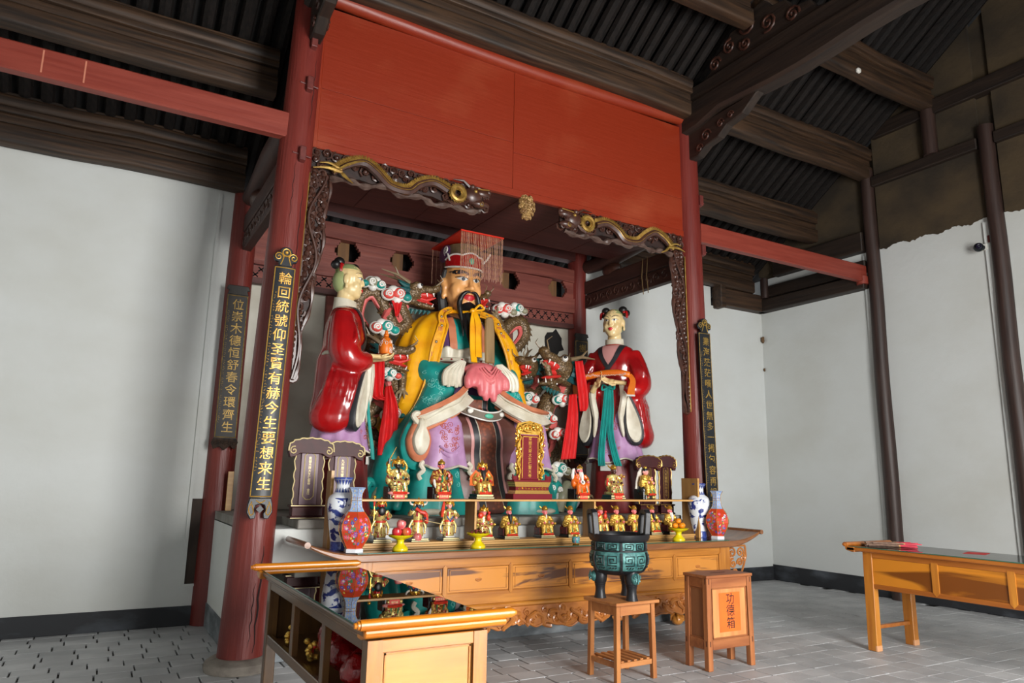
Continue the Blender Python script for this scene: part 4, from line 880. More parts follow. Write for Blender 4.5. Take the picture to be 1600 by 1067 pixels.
HV = [(.0, 0), (.083, 0), (.083, .028), (.072, .032), (.082, .05), (.118, .11), (.142, .18), (.140, .235), (.118, .285), (.078, .335), (.056, .375), (.050, .42), (.049, .46), (.052, .49), (.072, .528), (.080, .535), (.074, .54), (.05, .50)]
def hex_r(z, a):
    r = None
    for (r0, z0), (r1, z1) in zip(HV[1:], HV[2:]):
        if z0 <= z <= z1 and z1 > z0: r = lerp(r0, r1, (z-z0)/(z1-z0)); break
    s = (a % (pi/3))-pi/6; return r*cos(pi/6)/cos(s)
def hex_vase(loc, rz, lab, seed):
    t = thing('hexagonal_vase', lab, 'vase', loc, rz); sec = lambda a, b, nm, m: MB().lathe(HV[a:b], 6).build(nm, m, t, smooth=False, bevel=0)
    sec(0, 4, 'foot', CELW); sec(3, 10, 'body', CORAL); sec(9, 18, 'neck', PALEBLUE)
    rr = random.Random(seed); D = {k: MB() for k in ENAM}
    def blob(col, a, z, w, h, off=.0006):
        vs = []; n = 7
        for k in range(n): aa = a+w*cos(2*pi*k/n)/.13; zz = z+h*sin(2*pi*k/n); r = hex_r(zz, aa)+off; vs.append(V((r*cos(aa), r*sin(aa), zz)))
        r = hex_r(z, a)+off+.0008; vs.append(V((r*cos(a), r*sin(a), z))); D[col].add(vs, [(k, (k+1) % n, n) for k in range(n)])
    for f in range(6):
        for k in range(30):
            s = rr.uniform(-.42, .42); a = f*pi/3+pi/6+s; z = rr.uniform(.065, .30); col = rr.choice(('pink', 'blue', 'green', 'green', 'green', 'white', 'pink', 'yellow', 'violet')); q = rr.uniform(.006, .013)
            blob(col, a, z, q, q*.9)
            if col in ('pink', 'blue', 'violet'):
                for j in range(5): blob(col, a+.1*cos(j*1.256), z+.011*sin(j*1.256), .006, .006)
                blob('yellow', a, z, .004, .004, .002)
        a = f*pi/3+pi/6; pts = []
        for k in range(9): aa = a-.35+.7*k/8; z = .1+.16*k/8+.02*sin(k*2+f); r = hex_r(z, aa)+.001; pts.append(V((r*cos(aa), r*sin(aa), z)))
        D['green'].tube(pts, .0025, 4)
        for z in (.36, .40, .44, .475, .51): blob('yellow', a, z, .012, .008)
        for z in (.38, .46): blob('pink', a, z, .006, .006, .0012)
    for k, m in D.items(): m.build('painted_'+k+'_pattern', ENAM[k], t)
    ln = MB()
    for k in range(6):
        a = k*pi/3; ln.tube([V((r*1.002*cos(a), r*1.002*sin(a), z)) for r, z in HV[3:16]], .0018, 4)
    for z in (.336, .43, .452): ln.tube([V((hex_r(z, a)*1.004*cos(a), hex_r(z, a)*1.004*sin(a), z)) for a in [k*pi/3 for k in range(6)]], .002, 4, loop=True)
    ln.build('gold_edge_lines', GOLD, t); return t
hex_vase((2.0, 6.12, AT), rad(24), 'hexagonal coral red flowered vase at the left end of the altar', 3)
hex_vase((6.35, 6.19, AT), rad(40), 'hexagonal coral red flowered vase at the right end of the altar', 8)

# ------------------------------------------------------------------ fruit stands and fruit
YEL = mat('yellow_plastic', S(226, 206, 22), S(214, 190, 16), (8, 8, 8), .25, coat=.3)
def stand(x, y, lab):
    return tag(link('fruit_stand', MB().lathe([(0, 0), (.068, 0), (.071, .012), (.066, .026), (.052, .04), (.034, .058), (.03, .075), (.036, .092), (.06, .102), (.1, .118), (.112, .132), (.109, .135), (.09, .122), (.05, .112), (0, .11)], 28).mesh('fruit_stand'), YEL, loc=(x, y, AT)), lab, 'fruit stand', 'yellow fruit stands on the altar')
stand(2.42, 6.12, 'yellow pedestal dish holding three red apples at left of altar'); stand(3.19, 6.12, 'yellow pedestal dish holding dark dates at middle of altar'); stand(5.68, 6.12, 'yellow pedestal dish holding small oranges at right of altar')
APP = mat('red_apple', S(196, 44, 50), S(214, 140, 70), (7, 7, 7), .25, coat=.3, lo=.5, hi=.75); ORA = mat('orange_peel', S(240, 148, 22), S(228, 128, 14), (30, 30, 30), .4, bump=.15); PKA = mat('pink_apple', S(214, 72, 84), S(222, 150, 140), (16, 16, 16), .3, coat=.2)
STEMM = mat('fruit_stem', S(70, 52, 30), rough=.8)
appm = MB().lathe([(.002, -.034), (.016, -.039), (.032, -.03), (.043, -.008), (.044, .012), (.034, .032), (.018, .038), (.006, .032), (.001, .026)], 20).mesh('apple')
stm = MB().tube([(0, 0, .026), (.004, 0, .045)], .002, 5).mesh('stem')
def fruit(nm, me, m, loc, lab, cat, grp, s=1, stem=True):
    o = tag(link(nm, me, None, loc=loc, rot=(RND.uniform(-.3, .3), RND.uniform(-.3, .3), RND.uniform(0, 6))), lab, cat, grp); o.scale = (s, s, s)
    if not o.data.materials: o.data.materials.append(m)
    if stem: link('stem', stm, STEMM, o)
    return o
fz = AT+.13
fruit('apple', appm, APP, (2.375, 6.10, fz+.028), 'red apple at lower left on the left yellow dish', 'apple', 'fruit on the altar'); fruit('apple', appm, APP, (2.466, 6.10, fz+.028), 'red apple at lower right on the left yellow dish', 'apple', 'fruit on the altar'); fruit('apple', appm, APP, (2.42, 6.16, fz+.026), 'red apple at the back of the left yellow dish', 'apple', 'fruit on the altar')
fruit('apple', appm.copy() and MB().lathe([(.002, -.034), (.016, -.039), (.032, -.03), (.041, -.008), (.042, .012), (.034, .032), (.018, .038), (.006, .032), (.001, .026)], 20).mesh('apple'), PKA, (2.42, 6.115, fz+.092), 'pink-red apple topping the pile on the left yellow dish', 'apple', 'fruit on the altar')
fruit('apple', [o for o in bpy.data.objects if o.name.startswith('apple')][-1].data, PKA, (2.70, 6.405, ZL+.039), 'pink-red apple lying alone on the shelf edge beside the left dish', 'apple', 'fruit on the altar')
orm = MB().ell((0, 0, 0), (.034, .034, .03), nu=16, nv=10).mesh('orange'); oz = AT+.118
for (dx, dy, dz, lb) in ((-.058, -.01, .045, 'small orange at the left on the right yellow dish'), (.0, -.05, .045, 'small orange at the front of the right yellow dish'), (.058, 0, .045, 'small orange at the right on the right yellow dish'), (.0, .052, .045, 'small orange at the back of the right yellow dish'), (.0, .0, .092, 'small orange topping the pile on the right yellow dish')):
    fruit('orange', orm, ORA, (5.68+dx, 6.12+dy, oz+dz), lb, 'orange', 'fruit on the altar', 1, False)
DATE = mat('dark_date', S(92, 28, 24), S(120, 44, 34), (30, 30, 30), .4)
dm_ = MB().ell((0, 0, 0), (.016, .011, .010), nu=10, nv=6).mesh('date')
rr = random.Random(4)
for k in range(14):
    a = 2*pi*k/13*1.0; r = .065 if k < 9 else .03
    tag(link('date', dm_, DATE, loc=(3.19+r*cos(a*1.6), 6.12+r*sin(a*1.6), AT+.142+(.0 if k < 9 else .014)), rot=(0, 0, rr.uniform(0, 3))), 'dark red date in the shallow heap on the middle yellow dish', 'date', 'dates on the middle dish')
cp_ = thing('cloisonne_cup', 'small turquoise and gold enamel cup on the altar glass', 'cup', (4.30, 6.12, AT))
MB().lathe([(0, 0), (.03, 0), (.034, .006), (.03, .012), (.034, .014)], 24).lathe([(.034, .074), (.03, .078), (.027, .09), (.03, .097), (.026, .098), (.02, .08), (0, .07)], 24).build('gold_rims', GOLD, cp_)
MB().lathe([(.033, .013), (.04, .03), (.042, .05), (.038, .066), (.033, .076)], 24).build('enamel_body', mat('turquoise_enamel', S(70, 160, 168), S(180, 120, 130), (60, 60, 60), .2, coat=.4, lo=.55, hi=.6), cp_)

# ------------------------------------------------------------------ ancestral plaques and gilt tablet
PLQ = mat('plaque_lacquer', S(72, 26, 26), S(58, 22, 24), (8, 8, 8), .45, spec=.25); PLQF = mat('plaque_face', S(96, 66, 78), S(128, 104, 112), (3, 3, 2), .4, coat=.05, spec=.3); PLQD = mat('plaque_face_dark', S(62, 24, 24), rough=.5, spec=.2)
def plaque(x, y, H, w, lab, face, txt, gm, rz=0):
    t = thing('spirit_plaque', lab, 'plaque', (x, y, 1.202), rz); w2 = w/2
    MB().box(-w2*1.05, w2*1.05, -.07, .07, 0, .02).box(-w2*.95, w2*.95, -.055, .055, .02, .10).box(-w2*1.05, w2*1.05, -.07, .07, .10, .12).build('foot', PLQ, t, smooth=False, bevel=.004)
    MB().box(-w2*1.06, w2*1.06, -.073, -.07, 0, .006).box(-w2*1.06, w2*1.06, -.073, -.07, .112, .118).build('gilt_line', gm, t, smooth=False)
    MB().box(-w2*.55, w2*.55, -.03, .02, .12, H-.08).build('tablet', face, t, smooth=False, bevel=.004)
    for s in (-1, 1):
        E = [(s*w2*(.90+.05*sin(k*1.9)), .12+(H-.22)*k/14) for k in range(15)]
        P = [(s*w2*.5, .12)]+E+[(s*w2*.5, H-.1)]
        wg = MB().prism(P if s > 0 else P[::-1], (0, -.012, 0), (1, 0, 0), (0, 0, 1), (0, .024, 0)).build('side_wing', PLQ, t, smooth=False)
        MB().tube([(a, -.014, z) for a, z in E], .006, 5).build('gilt_edge', gm, wg)
    P = []; n = 26
    for k in range(n+1): a = pi*k/n; rr_ = 1+.035*cos(k*1.9); P.append((w2*1.42*cos(a)*(1.0 if a < .3 or a > 2.8 else rr_), H-.12+.125*max(0, sin(a))**.6*rr_))
    P += [(-w2*1.3, H-.18), (-w2*1.0, H-.17), (-w2*.7, H-.14), (w2*.7, H-.14), (w2*1.0, H-.17), (w2*1.3, H-.18)]
    cr = MB().prism(P, (0, -.06, 0), (1, 0, 0), (0, 0, 1), (0, .08, 0)).build('cloud_crown', PLQ, t, smooth=False, bevel=.004)
    MB().tube([(a, -.062, z) for a, z in P[:n+1]], .007, 5).tube(spiral((w2*1.1, -.062, H-.115), (1, 0, 0), (0, 0, 1), .04, 1.3, 12), .006, 5).tube(spiral((-w2*1.1, -.062, H-.115), (-1, 0, 0), (0, 0, 1), .04, 1.3, 12), .006, 5).build('gilt_edge', gm, cr)
    a, b, z0, z1, c = w2*.33, .032, .17, H-.13, .03
    fr_ = [(-a+c, z0), (a-c, z0), (a, z0+c), (a, z1-c), (a-c, z1), (-a+c, z1), (-a, z1-c), (-a, z0+c)]
    MB().tube([(u, -b, v) for u, v in fr_], .0055, 4, loop=True).build('gilt_frame', gm, t)
    n = len(txt); sp = (z1-z0-.08)/n
    for i, ch in enumerate(txt):
        if ch == ' ': continue
        vs, fs = text_verts(ch, min(sp*.98, .062), .001); MB().add([V((p.x, -b-.0005-p.z*.5, z1-.04-sp*(i+.5)+p.y)) for p in vs], fs).build('character', gm, t, smooth=False)
    return t
PALEG = mat('pale_gilt', S(226, 206, 150), rough=.4, metal=.2)
plaque(1.78, 6.92, .735, .30, 'dark red spirit plaque with purple face at the far left of the pedestal', PLQF, '東嶽天齊大生仁聖帝 金位', PALEG)
plaque(2.12, 7.0, .72, .29, 'dark red spirit plaque with purple face half behind the blue vase at left', PLQF, '九天應元雷聲普化天尊', PALEG)
plaque(5.93, 6.93, .70, .26, 'dark red spirit plaque directly behind the lady figurine at right', PLQD, '南極長生大帝', GILT, rad(-8))
plaque(6.24, 6.95, .71, .19, 'narrow dark red spirit plaque beside the right end of the display shelf', PLQD, '九天雷祖大帝金位', GILT, rad(-12))
tb = thing('gilt_tablet', 'red and gold memorial tablet with dragon frame on the display shelf', 'tablet', (3.96, 6.49, ZU))
TRED = mat('tablet_red', S(116, 24, 34), rough=.55, spec=.2); GZ = mat('zigzag_gold', S(226, 186, 104), S(168, 116, 50), (40, 40, 40), .3, metal=.6, kind='wave', dist=3)
MB().box(-.235, .235, -.09, .08, 0, .055).box(-.20, .20, -.075, .065, .09, .125).box(-.225, .225, -.085, .07, .175, .195).build('plinth', TRED, tb, smooth=False, bevel=.003)
MB().hexa([(-.215, -.083, .055), (.215, -.083, .055), (.215, .07, .055), (-.215, .07, .055)], [(-.2, -.075, .09), (.2, -.075, .09), (.2, .065, .09), (-.2, .065, .09)]).hexa([(-.2, -.075, .125), (.2, -.075, .125), (.2, .065, .125), (-.2, .065, .125)], [(-.22, -.085, .175), (.22, -.085, .175), (.22, .07, .175), (-.22, .07, .175)]).build('lotus_band', GZ, tb, smooth=False)
g = MB()
for k in range(9): g.tube(spiral((-.16+.04*k, -.077, .107), (1, 0, 0), (0, 0, 1), .014, 1.2, 8, k), .0035, 4)
g.build('gilt_scroll', GOLD, tb)
MB().box(-.11, .11, -.02, .02, .195, .66).build('board', TRED, tb, smooth=False, bevel=.003)
MB().box(-.098, -.09, -.026, -.019, .215, .645).box(.09, .098, -.026, -.019, .215, .645).box(-.098, .098, -.026, -.019, .637, .645).build('gilt_bead', GOLD, tb, smooth=False)
for i, ch in enumerate('東嶽天齊大生仁聖大帝'):
    vs, fs = text_verts(ch, .042, .001); MB().add([V((p.x, -.0205-p.z*.5, .618-.0425*i+p.y)) for p in vs], fs).build('character', GOLD, tb, smooth=False)
def gnarl(b, P, r, seed, n):
    rr = random.Random(seed)
    for k in range(n):
        t_ = k/(n-1); i = min(int(t_*(len(P)-1)), len(P)-2); p = V(P[i]).lerp(V(P[i+1]), t_*(len(P)-1)-i)+V((rr.uniform(-r, r), rr.uniform(-.02, .005), rr.uniform(-r, r)*.6))
        b.tube(spiral(p, (1, 0, 0), (0, 0, 1), rr.uniform(.014, .024), 1.3, 8, rr.uniform(0, 6), rr.choice((-1, 1))), .0065, 5); b.ell(p+V((0, -.004, 0)), (.010, .014, .010), nu=6, nv=5)
for s in (-1, 1):
    b = MB().box(s*.13-.022, s*.13+.022, -.012, .012, .195, .66); gnarl(b, [(s*.145, -.01, .22), (s*.14, -.01, .45), (s*.15, -.01, .68)], .022, 3+s, 24)
    body = [V((s*.14+.018*sin(k*.9), -.03, .24+.4*k/16)) for k in range(17)]; b.tube(body, .011, 6); b.build('dragon_side', GOLD, tb)
    MB().box(s*.2-.02, s*.2+.02, -.07, -.055, .195, .235).box(s*.17-.006, s*.17+.006, -.07, -.055, .195, .25).box(s*.23-.006, s*.23+.006, -.07, -.055, .195, .25).build('rail', TRED, tb, smooth=False)
b = MB().prism([(-.13, .665), (-.165, .72), (-.14, .78), (0, .81), (.14, .78), (.165, .72), (.13, .665)], (0, -.01, 0), (1, 0, 0), (0, 0, 1), (0, .022, 0)); gnarl(b, [(-.13, -.015, .72), (0, -.015, .76), (.13, -.015, .72)], .045, 8, 34)
b.tube([V((.075*cos(a)-.03, -.03, .735+.04*sin(a))) for a in [k*.4 for k in range(14)]], .011, 6).ell((0.03, -.035, .74), (.03, .02, .024)); b.build('dragon_crown', GOLD, tb)
MB().box(-.155, -.11, -.008, .008, .64, .68).box(.11, .155, -.008, .008, .64, .68).build('joint_block', TRED, tb, smooth=False)

# ------------------------------------------------------------------ figurines
SK = {'pink': S(226, 120, 122), 'red': S(196, 34, 30), 'black': S(28, 24, 24), 'brown': S(70, 34, 28), 'pale': S(238, 160, 152), 'blue': S(40, 50, 78)}
SK = {k: mat(k+'_face_paint', v, rough=.35) for k, v in SK.items()}
HAIRB = mat('black_hair_paint', S(22, 20, 20), rough=.4); HAIRW = mat('white_hair_paint', S(232, 226, 216), rough=.5)
FGOLD = mat('figurine_gold', S(226, 190, 96), S(214, 160, 60), (60, 60, 60), .2, metal=.65, bump=.5, bsc=(70, 70, 70)); FGRED = mat('figurine_gold_red', S(214, 172, 84), S(168, 52, 40), (34, 34, 34), .25, metal=.45, bump=.4, lo=.52, hi=.6)
FBRN = mat('figurine_brown_gold', S(140, 62, 36), S(216, 176, 84), (40, 40, 40), .3, metal=.3, lo=.5, hi=.58); FORG = mat('figurine_orange', S(228, 110, 24), S(214, 92, 18), (16, 16, 16), .3, coat=.3); FMIX = mat('figurine_armour', S(226, 200, 120), S(180, 60, 60), (44, 44, 44), .22, metal=.5, lo=.55, hi=.6, c3=S(70, 120, 90))
FWHT = mat('figurine_white', S(232, 226, 214), rough=.35, coat=.2); FRED = mat('figurine_red', S(196, 36, 30), S(214, 70, 40), (30, 30, 30), .35); FGRN = mat('figurine_green', S(40, 128, 84), rough=.35); FBLK = mat('figurine_black', S(20, 19, 18), rough=.25, coat=.3)
seat = MB().ell((0, .005, .075), (.075, .07, .055)).ell((-.042, -.045, .085), (.032, .036, .032)).ell((.042, -.045, .085), (.032, .036, .032)).tube([(-.042, -.05, .085), (-.05, -.065, .02)], [.03, .026], 10).tube([(.042, -.05, .085), (.05, -.065, .02)], [.03, .026], 10).ell((0, .0, .14), (.05, .038, .065)).ell((0, .0, .185), (.058, .034, .022)).box(-.07, .07, -.08, .06, 0, .03).tube([(-.055, 0, .185), (-.082, -.015, .14), (-.045, -.06, .125)], [.022, .024, .02], 8).tube([(.055, 0, .185), (.085, -.015, .14), (.06, -.055, .12)], [.022, .024, .02], 8).ell((-.085, -.01, .11), (.02, .03, .04)).ell((.09, -.01, .105), (.02, .03, .04))
SEAT = fuse(seat, .0055, 2); SEAT.name = 'robe'
stb = MB().lathe([(.045, .0), (.06, .02), (.055, .1), (.042, .16), (.05, .2), (.056, .24), (.03, .27)], 14, sy=.75).tube([(-.022, -.01, .06), (-.03, -.015, .0)], .022, 8).tube([(.022, -.01, .06), (.03, -.015, .0)], .022, 8).tube([(.05, 0, .25), (.085, -.02, .2), (.05, -.06, .185)], [.024, .024, .018], 8).tube([(-.05, 0, .25), (-.09, -.005, .22), (-.085, -.05, .26)], [.024, .022, .018], 8)
for s in (-1, 1): stb.tube([(s*.05, .01, .17), (s*.085, .01, .1), (s*.075, .0, .03)], [.012, .016, .008], 6)
STAND = fuse(stb, .0055, 2); STAND.name = 'armour'
hd = MB().ell((0, 0, .03), (.026, .027, .033)).ell((0, -.012, .012), (.018, .018, .016)).ell((0, -.028, .026), (.005, .008, .008)).ell((-.027, .004, .026), (.005, .008, .012)).ell((.027, .004, .026), (.005, .008, .012)).tube([(0, .002, .01), (0, .002, -.015)], .014, 8).ell((-.011, -.021, .020), (.009, .008, .008)).ell((.011, -.021, .020), (.009, .008, .008))
HEADM = fuse(hd, .003, 1); HEADM.name = 'head'
def eyes(par, z=.033):
    w = MB().ell((-.010, -.0265, z), (.0055, .003, .0028), nu=7, nv=5).ell((.010, -.0265, z), (.0055, .003, .0028), nu=7, nv=5).build('eyes', FWHT, par)
    MB().ell((-.010, -.0285, z), .002, nu=6, nv=4).ell((.010, -.0285, z), .002, nu=6, nv=4).tube([(-.017, -.0245, z+.007), (-.005, -.0275, z+.006)], .0015, 4).tube([(.017, -.0245, z+.007), (.005, -.0275, z+.006)], .0015, 4).build('brows', HAIRB, par)
BEARD = {'long': MB().tube([(0, -.026, .006), (0, -.034, -.02), (0, -.042, -.055), (0, -.044, -.085)], [.016, .018, .013, .003], 8).tube([(-.016, -.02, .012), (-.018, -.03, -.015), (-.014, -.036, -.045)], [.006, .006, .002], 6).tube([(.016, -.02, .012), (.018, -.03, -.015), (.014, -.036, -.045)], [.006, .006, .002], 6).mesh('beard'),
         'goat': MB().tube([(0, -.028, .002), (0, -.034, -.02), (0, -.034, -.04)], [.008, .008, .002], 7).mesh('beard'),
         'big': MB().ell((0, -.03, -.022), (.036, .016, .042)).mesh('beard')}
HAT = {'crown': MB().lathe([(.029, .045), (.033, .052), (.031, .058), (.026, .075), (.018, .086), (.004, .09)], 14).ell((0, -.026, .064), (.009, .008, .014), nu=8, nv=5).tube([(-.022, .022, .06), (-.04, .03, .078), (-.044, .03, .09)], [.007, .008, .002], 5).mesh('hat'),
       'helmet': MB().lathe([(.034, .036), (.036, .048), (.03, .066), (.012, .082), (.004, .1)], 14).ell((-.036, -.005, .058), (.01, .02, .02)).ell((.036, -.005, .058), (.01, .02, .02)).ell((0, -.03, .06), (.012, .008, .016)).ell((-.046, .0, .03), (.007, .014, .022)).ell((.046, .0, .03), (.007, .014, .022)).mesh('hat'),
       'cap': MB().lathe([(.029, .042), (.031, .052), (.024, .064), (.012, .07), (.010, .078), (.003, .082)], 14).mesh('hat'),
       'bun': MB().lathe([(.018, .055), (.02, .066), (.014, .078), (.003, .082)], 12).mesh('hat')}
CHAIRM = mat('dark_red_chair', S(120, 22, 20), S(40, 20, 18), (20, 20, 20), .4)
def figurine(x, z, y, lab, grp, face='pink', beard=None, bcol=HAIRB, hat='crown', robe=FGOLD, pose='seat', s=1.0, plinth='low', ptxt=None, rz=0, hatm=GOLD, extra=None, chair=True, collar=None):
    t = thing('deity_figurine', lab, 'figurine', (x, y, z), rz, grp)
    h = .034 if plinth == 'low' else .05; w = .094*s; w2 = .08*s
    if plinth in ('low', 'high'):
        MB().box(-w, w, -.085*s, .075*s, 0, h*.45).box(-w2*1.08, w2*1.08, -.078*s, .07*s, h*.45, h).build('plinth', FBLK, t, smooth=False, bevel=.002)
        MB().box(-w*.96, w*.96, -.086*s, -.0845*s, h*.18, h*.38).box(-w2*1.05, w2*1.05, -.079*s, -.0775*s, h*.55, h*.9).build('gold_band', PALEG, t, smooth=False)
    elif plinth == 'chair':
        MB().box(-w2, w2, -.06*s, .07*s, 0, h).box(-w2*1.1, -w2*.8, -.04*s, .08*s, 0, .1*s).box(-w2*.9, w2*.9, .055*s, .075*s, 0, .1*s).build('plinth', FBLK, t, smooth=False, bevel=.004)
        MB().ell((-w2*.62, -.06*s, h*.5), (.022, .02, .02)).ell((w2*.72, -.06*s, h*.5), (.022, .02, .02)).build('plinth_scroll', FMIX, t)
    if ptxt is not None:
        fy_ = -.0865*s if plinth != 'chair' else -.072*s
        p = MB().box(-.045*s, .045*s, fy_-.006, fy_, h*.08, h*.92).build('name_plate', mat('name_plate_red', S(222, 60, 40), rough=.5) if 'name_plate_red' not in bpy.data.materials else bpy.data.materials['name_plate_red'], t, smooth=False, bevel=.001)
        if ptxt:
            vs, fs = text_verts(ptxt, .0195*s, .0006); MB().add([V((q.x, fy_-.0065-q.z*.5, h*.5+q.y)) for q in vs], fs).build('name_text', PALEG, p, smooth=False)
    B = link('robe' if pose == 'seat' else 'armour', SEAT.copy() if pose == 'seat' else STAND.copy(), robe, t, loc=(0, 0, h)); B.scale = (s, s, s)
    hz = h+(.205 if pose == 'seat' else .275)*s
    H = link('head', HEADM.copy(), SK[face], t, loc=(0, -.004*s, hz)); H.scale = (s*1.05,)*3; eyes(H)
    if beard: bm_ = BEARD[beard].copy(); link('beard', bm_, bcol, H)
    if hat: link('hat', HAT[hat].copy(), hatm, H)
    if hat in ('cap', 'bun'): MB().lathe([(.0275, .03), (.029, .045), (.024, .058), (.01, .066)], 14, c=(0, .003, 0)).build('hair', bcol if beard else HAIRB, H)
    if pose == 'seat':
        MB().ell((-.042*s, -.068*s, h+.125*s), (.013*s, .016*s, .013*s)).ell((.06*s, -.062*s, h+.12*s), (.013*s, .016*s, .013*s)).build('hands', SK[face], t)
        if chair and plinth == 'low':
            MB().box(-.078*s, .078*s, .05*s, .066*s, h, h+.10*s).box(-.09*s, -.078*s, -.05*s, .066*s, h, h+.075*s).box(.078*s, .09*s, -.05*s, .066*s, h, h+.075*s).build('chair', CHAIRM if robe is FGOLD else FBLK, t, smooth=False, bevel=.004)
            MB().ell((-.095*s, -.06*s, h+.115*s), (.016*s, .018*s, .016*s)).ell((.095*s, -.06*s, h+.115*s), (.016*s, .018*s, .016*s)).build('chair_knobs', FGOLD, t)
        MB().tube([(-.06*s, -.082*s, h+.006), (-.02*s, -.09*s, h+.01), (.02*s, -.09*s, h+.01), (.06*s, -.082*s, h+.006)], .012*s, 6).build('robe_hem', FRED, t)
        MB().tube([(-.028*s, -.07*s, h+.075*s), (-.03*s, -.088*s, h+.02)], .006*s, 5).tube([(.03*s, -.07*s, h+.075*s), (.034*s, -.088*s, h+.02)], .006*s, 5).build('trim', FGRN, t)
    else:
        MB().lathe([(.05*s, .145*s), (.052*s, .155*s), (.046*s, .165*s)], 14, c=(0, 0, h), sy=.78).build('belt', FRED, t)
        MB().ell((-.085*s, -.055*s, h+.265*s), .013*s).ell((.05*s, -.065*s, h+.185*s), .013*s).build('hands', SK[face], t)
        MB().box(-.05*s, .05*s, -.05*s, .04*s, h, h+.012).build('rock', FWHT, t, smooth=False, bevel=.004)
    if collar is not None: MB().tube([(-.03*s, -.025*s, h+.2*s), (0, -.045*s, h+.15*s), (.03*s, -.025*s, h+.2*s)], .007*s, 5).build('collar', collar, t)
    if extra: extra(t, h, s)
    return t
GU = 'deity figurines on the upper shelf'; GLo = 'deity figurines on the lower shelf'
def ex_tiger(t, h, s):
    MB().tube([(-.055, -.02, h+.16), (-.10, -.02, h+.20), (-.095, -.02, h+.27)], [.02, .02, .016], 8).build('raised_arm', FGOLD, t)
    MB().tube([(-.095, -.02, h+.26), (-.09, -.02, h+.32)], .012, 6).build('sword_grip', FBLK, t); MB().tube([(-.09, -.02, h+.31), (-.03, -.03, h+.43)], [.007, .002], 5).build('sword_blade', GOLD, t)
    MB().tube(bez([(.06, .02, h+.17), (.10, .02, h+.24), (.065, .02, h+.30), (.02, .03, h+.31)], 5), .012, 6).tube(bez([(-.05, .03, h+.31), (-.1, .02, h+.27), (-.06, .0, h+.2), (-.05, -.03, h+.12)], 5), .011, 6).build('scarf', FGOLD, t)
    f = MB().ell((-.055, -.07, h+.06), (.034, .034, .03)).ell((-.06, -.1, h+.05), (.02, .016, .014)).ell((-.08, -.06, h+.085), (.009, .009, .011)).ell((-.035, -.07, h+.09), (.009, .009, .011)); f.ell((0, .0, h+.03), (.09, .06, .03)).build('tiger', FMIX, t)
    MB().ell((-.062, -.103, h+.072), (.007, .006, .006)).ell((-.045, -.102, h+.074), (.007, .006, .006)).build('tiger_eyes', FBLK, t); MB().ell((-.05, -.06, h+.005), (.06, .04, .02)).ell((.05, -.06, h+.005), (.06, .03, .014)).build('rock', SK['pale'], t)
figurine(2.50, ZU, 6.48, 'black-faced gold figurine with raised sword seated on a tiger, first on upper shelf', GU, 'black', 'goat', HAIRB, 'helmet', FMIX, s=1.12, plinth='chair', ptxt='趙公明', extra=ex_tiger, chair=False)
def ex_ruyi(t, h, s):
    MB().tube(bez([(-.045, -.075, h+.10), (-.015, -.085, h+.125), (-.02, -.08, h+.16), (-.005, -.075, h+.175)], 4), .008, 6).build('green_sceptre', FGRN, t); MB().ell((-.005, -.06, h+.14), (.032, .016, .03)).build('gold_belly_panel', FGOLD, t)
    MB().ell((.068, -.05, h+.17), (.014, .009, .026)).build('raised_hand', SK['pink'], t); MB().tube([(-.085, -.03, h+.15), (-.088, -.06, h+.09), (-.075, -.07, h+.05)], [.012, .014, .008], 6).tube([(.088, -.02, h+.14), (.09, -.04, h+.09)], [.012, .01], 6).build('white_cuffs', FWHT, t)
figurine(2.95, ZU, 6.48, 'pink-faced figurine in brown and gold robe with green sceptre, second on upper shelf', GU, 'pink', 'goat', HAIRB, 'cap', FBRN, s=1.14, plinth='chair', ptxt='文昌帝君', extra=ex_ruyi, collar=FGOLD)
def ex_cape(t, h, s):
    MB().ribbon([(-.05, -.01, h+.215), (-.10, .0, h+.16), (-.105, -.01, h+.08)], .06, .012, (-.5, -1, 0)).ribbon([(.05, -.01, h+.215), (.10, .0, h+.16), (.105, -.01, h+.08)], .06, .012, (.5, -1, 0)).build('orange_cape', FORG, t)
figurine(3.40, ZU, 6.48, 'red-faced gold figurine with long black beard and orange cape, left of the tablet', GU, 'red', 'long', HAIRB, 'helmet', FGRED, s=1.08, plinth='high', extra=ex_cape, chair=False)
def ex_lao(t, h, s):
    MB().lathe([(0, 0), (.026, .001), (.026, .006), (0, .007)], 18, c=(0, -.062, h+.13), axis=(0, -1, .35)).build('yin_yang_disc', FWHT, t); MB().ell((-.006, -.07, h+.128), (.010, .004, .018)).build('yin_half', FBLK, t)
    MB().tube([(-.045, -.07, h+.1), (-.085, -.03, h+.27)], .004, 5).build('whisk_handle', FRED, t); MB().tube([(-.085, -.03, h+.27), (-.1, -.03, h+.27), (-.105, -.02, h+.2), (-.1, -.02, h+.14)], [.008, .014, .02, .006], 7).build('whisk_hair', HAIRW, t)
    MB().ell((.065, -.06, h+.15), (.012, .012, .022)).build('gold_gourd', GOLD, t)
figurine(4.60, ZU, 6.48, 'white-bearded figurine in orange robe with yin-yang disc and whisk on upper shelf', GU, 'pink', 'long', HAIRW, 'cap', FORG, s=1.1, plinth='chair', ptxt='太上老君', extra=ex_lao)
def ex_dark(t, h, s):
    MB().tube(bez([(.06, -.03, h+.2), (.1, -.03, h+.22), (.085, -.04, h+.16), (.1, -.05, h+.10)], 4), .009, 6).ell((.11, -.05, h+.2), (.016, .016, .016)).build('gold_dragon_arm', FGRED, t); MB().tube([(-.1, -.03, h+.18), (-.11, -.03, h+.1)], .012, 6).build('red_tassel', FRED, t)
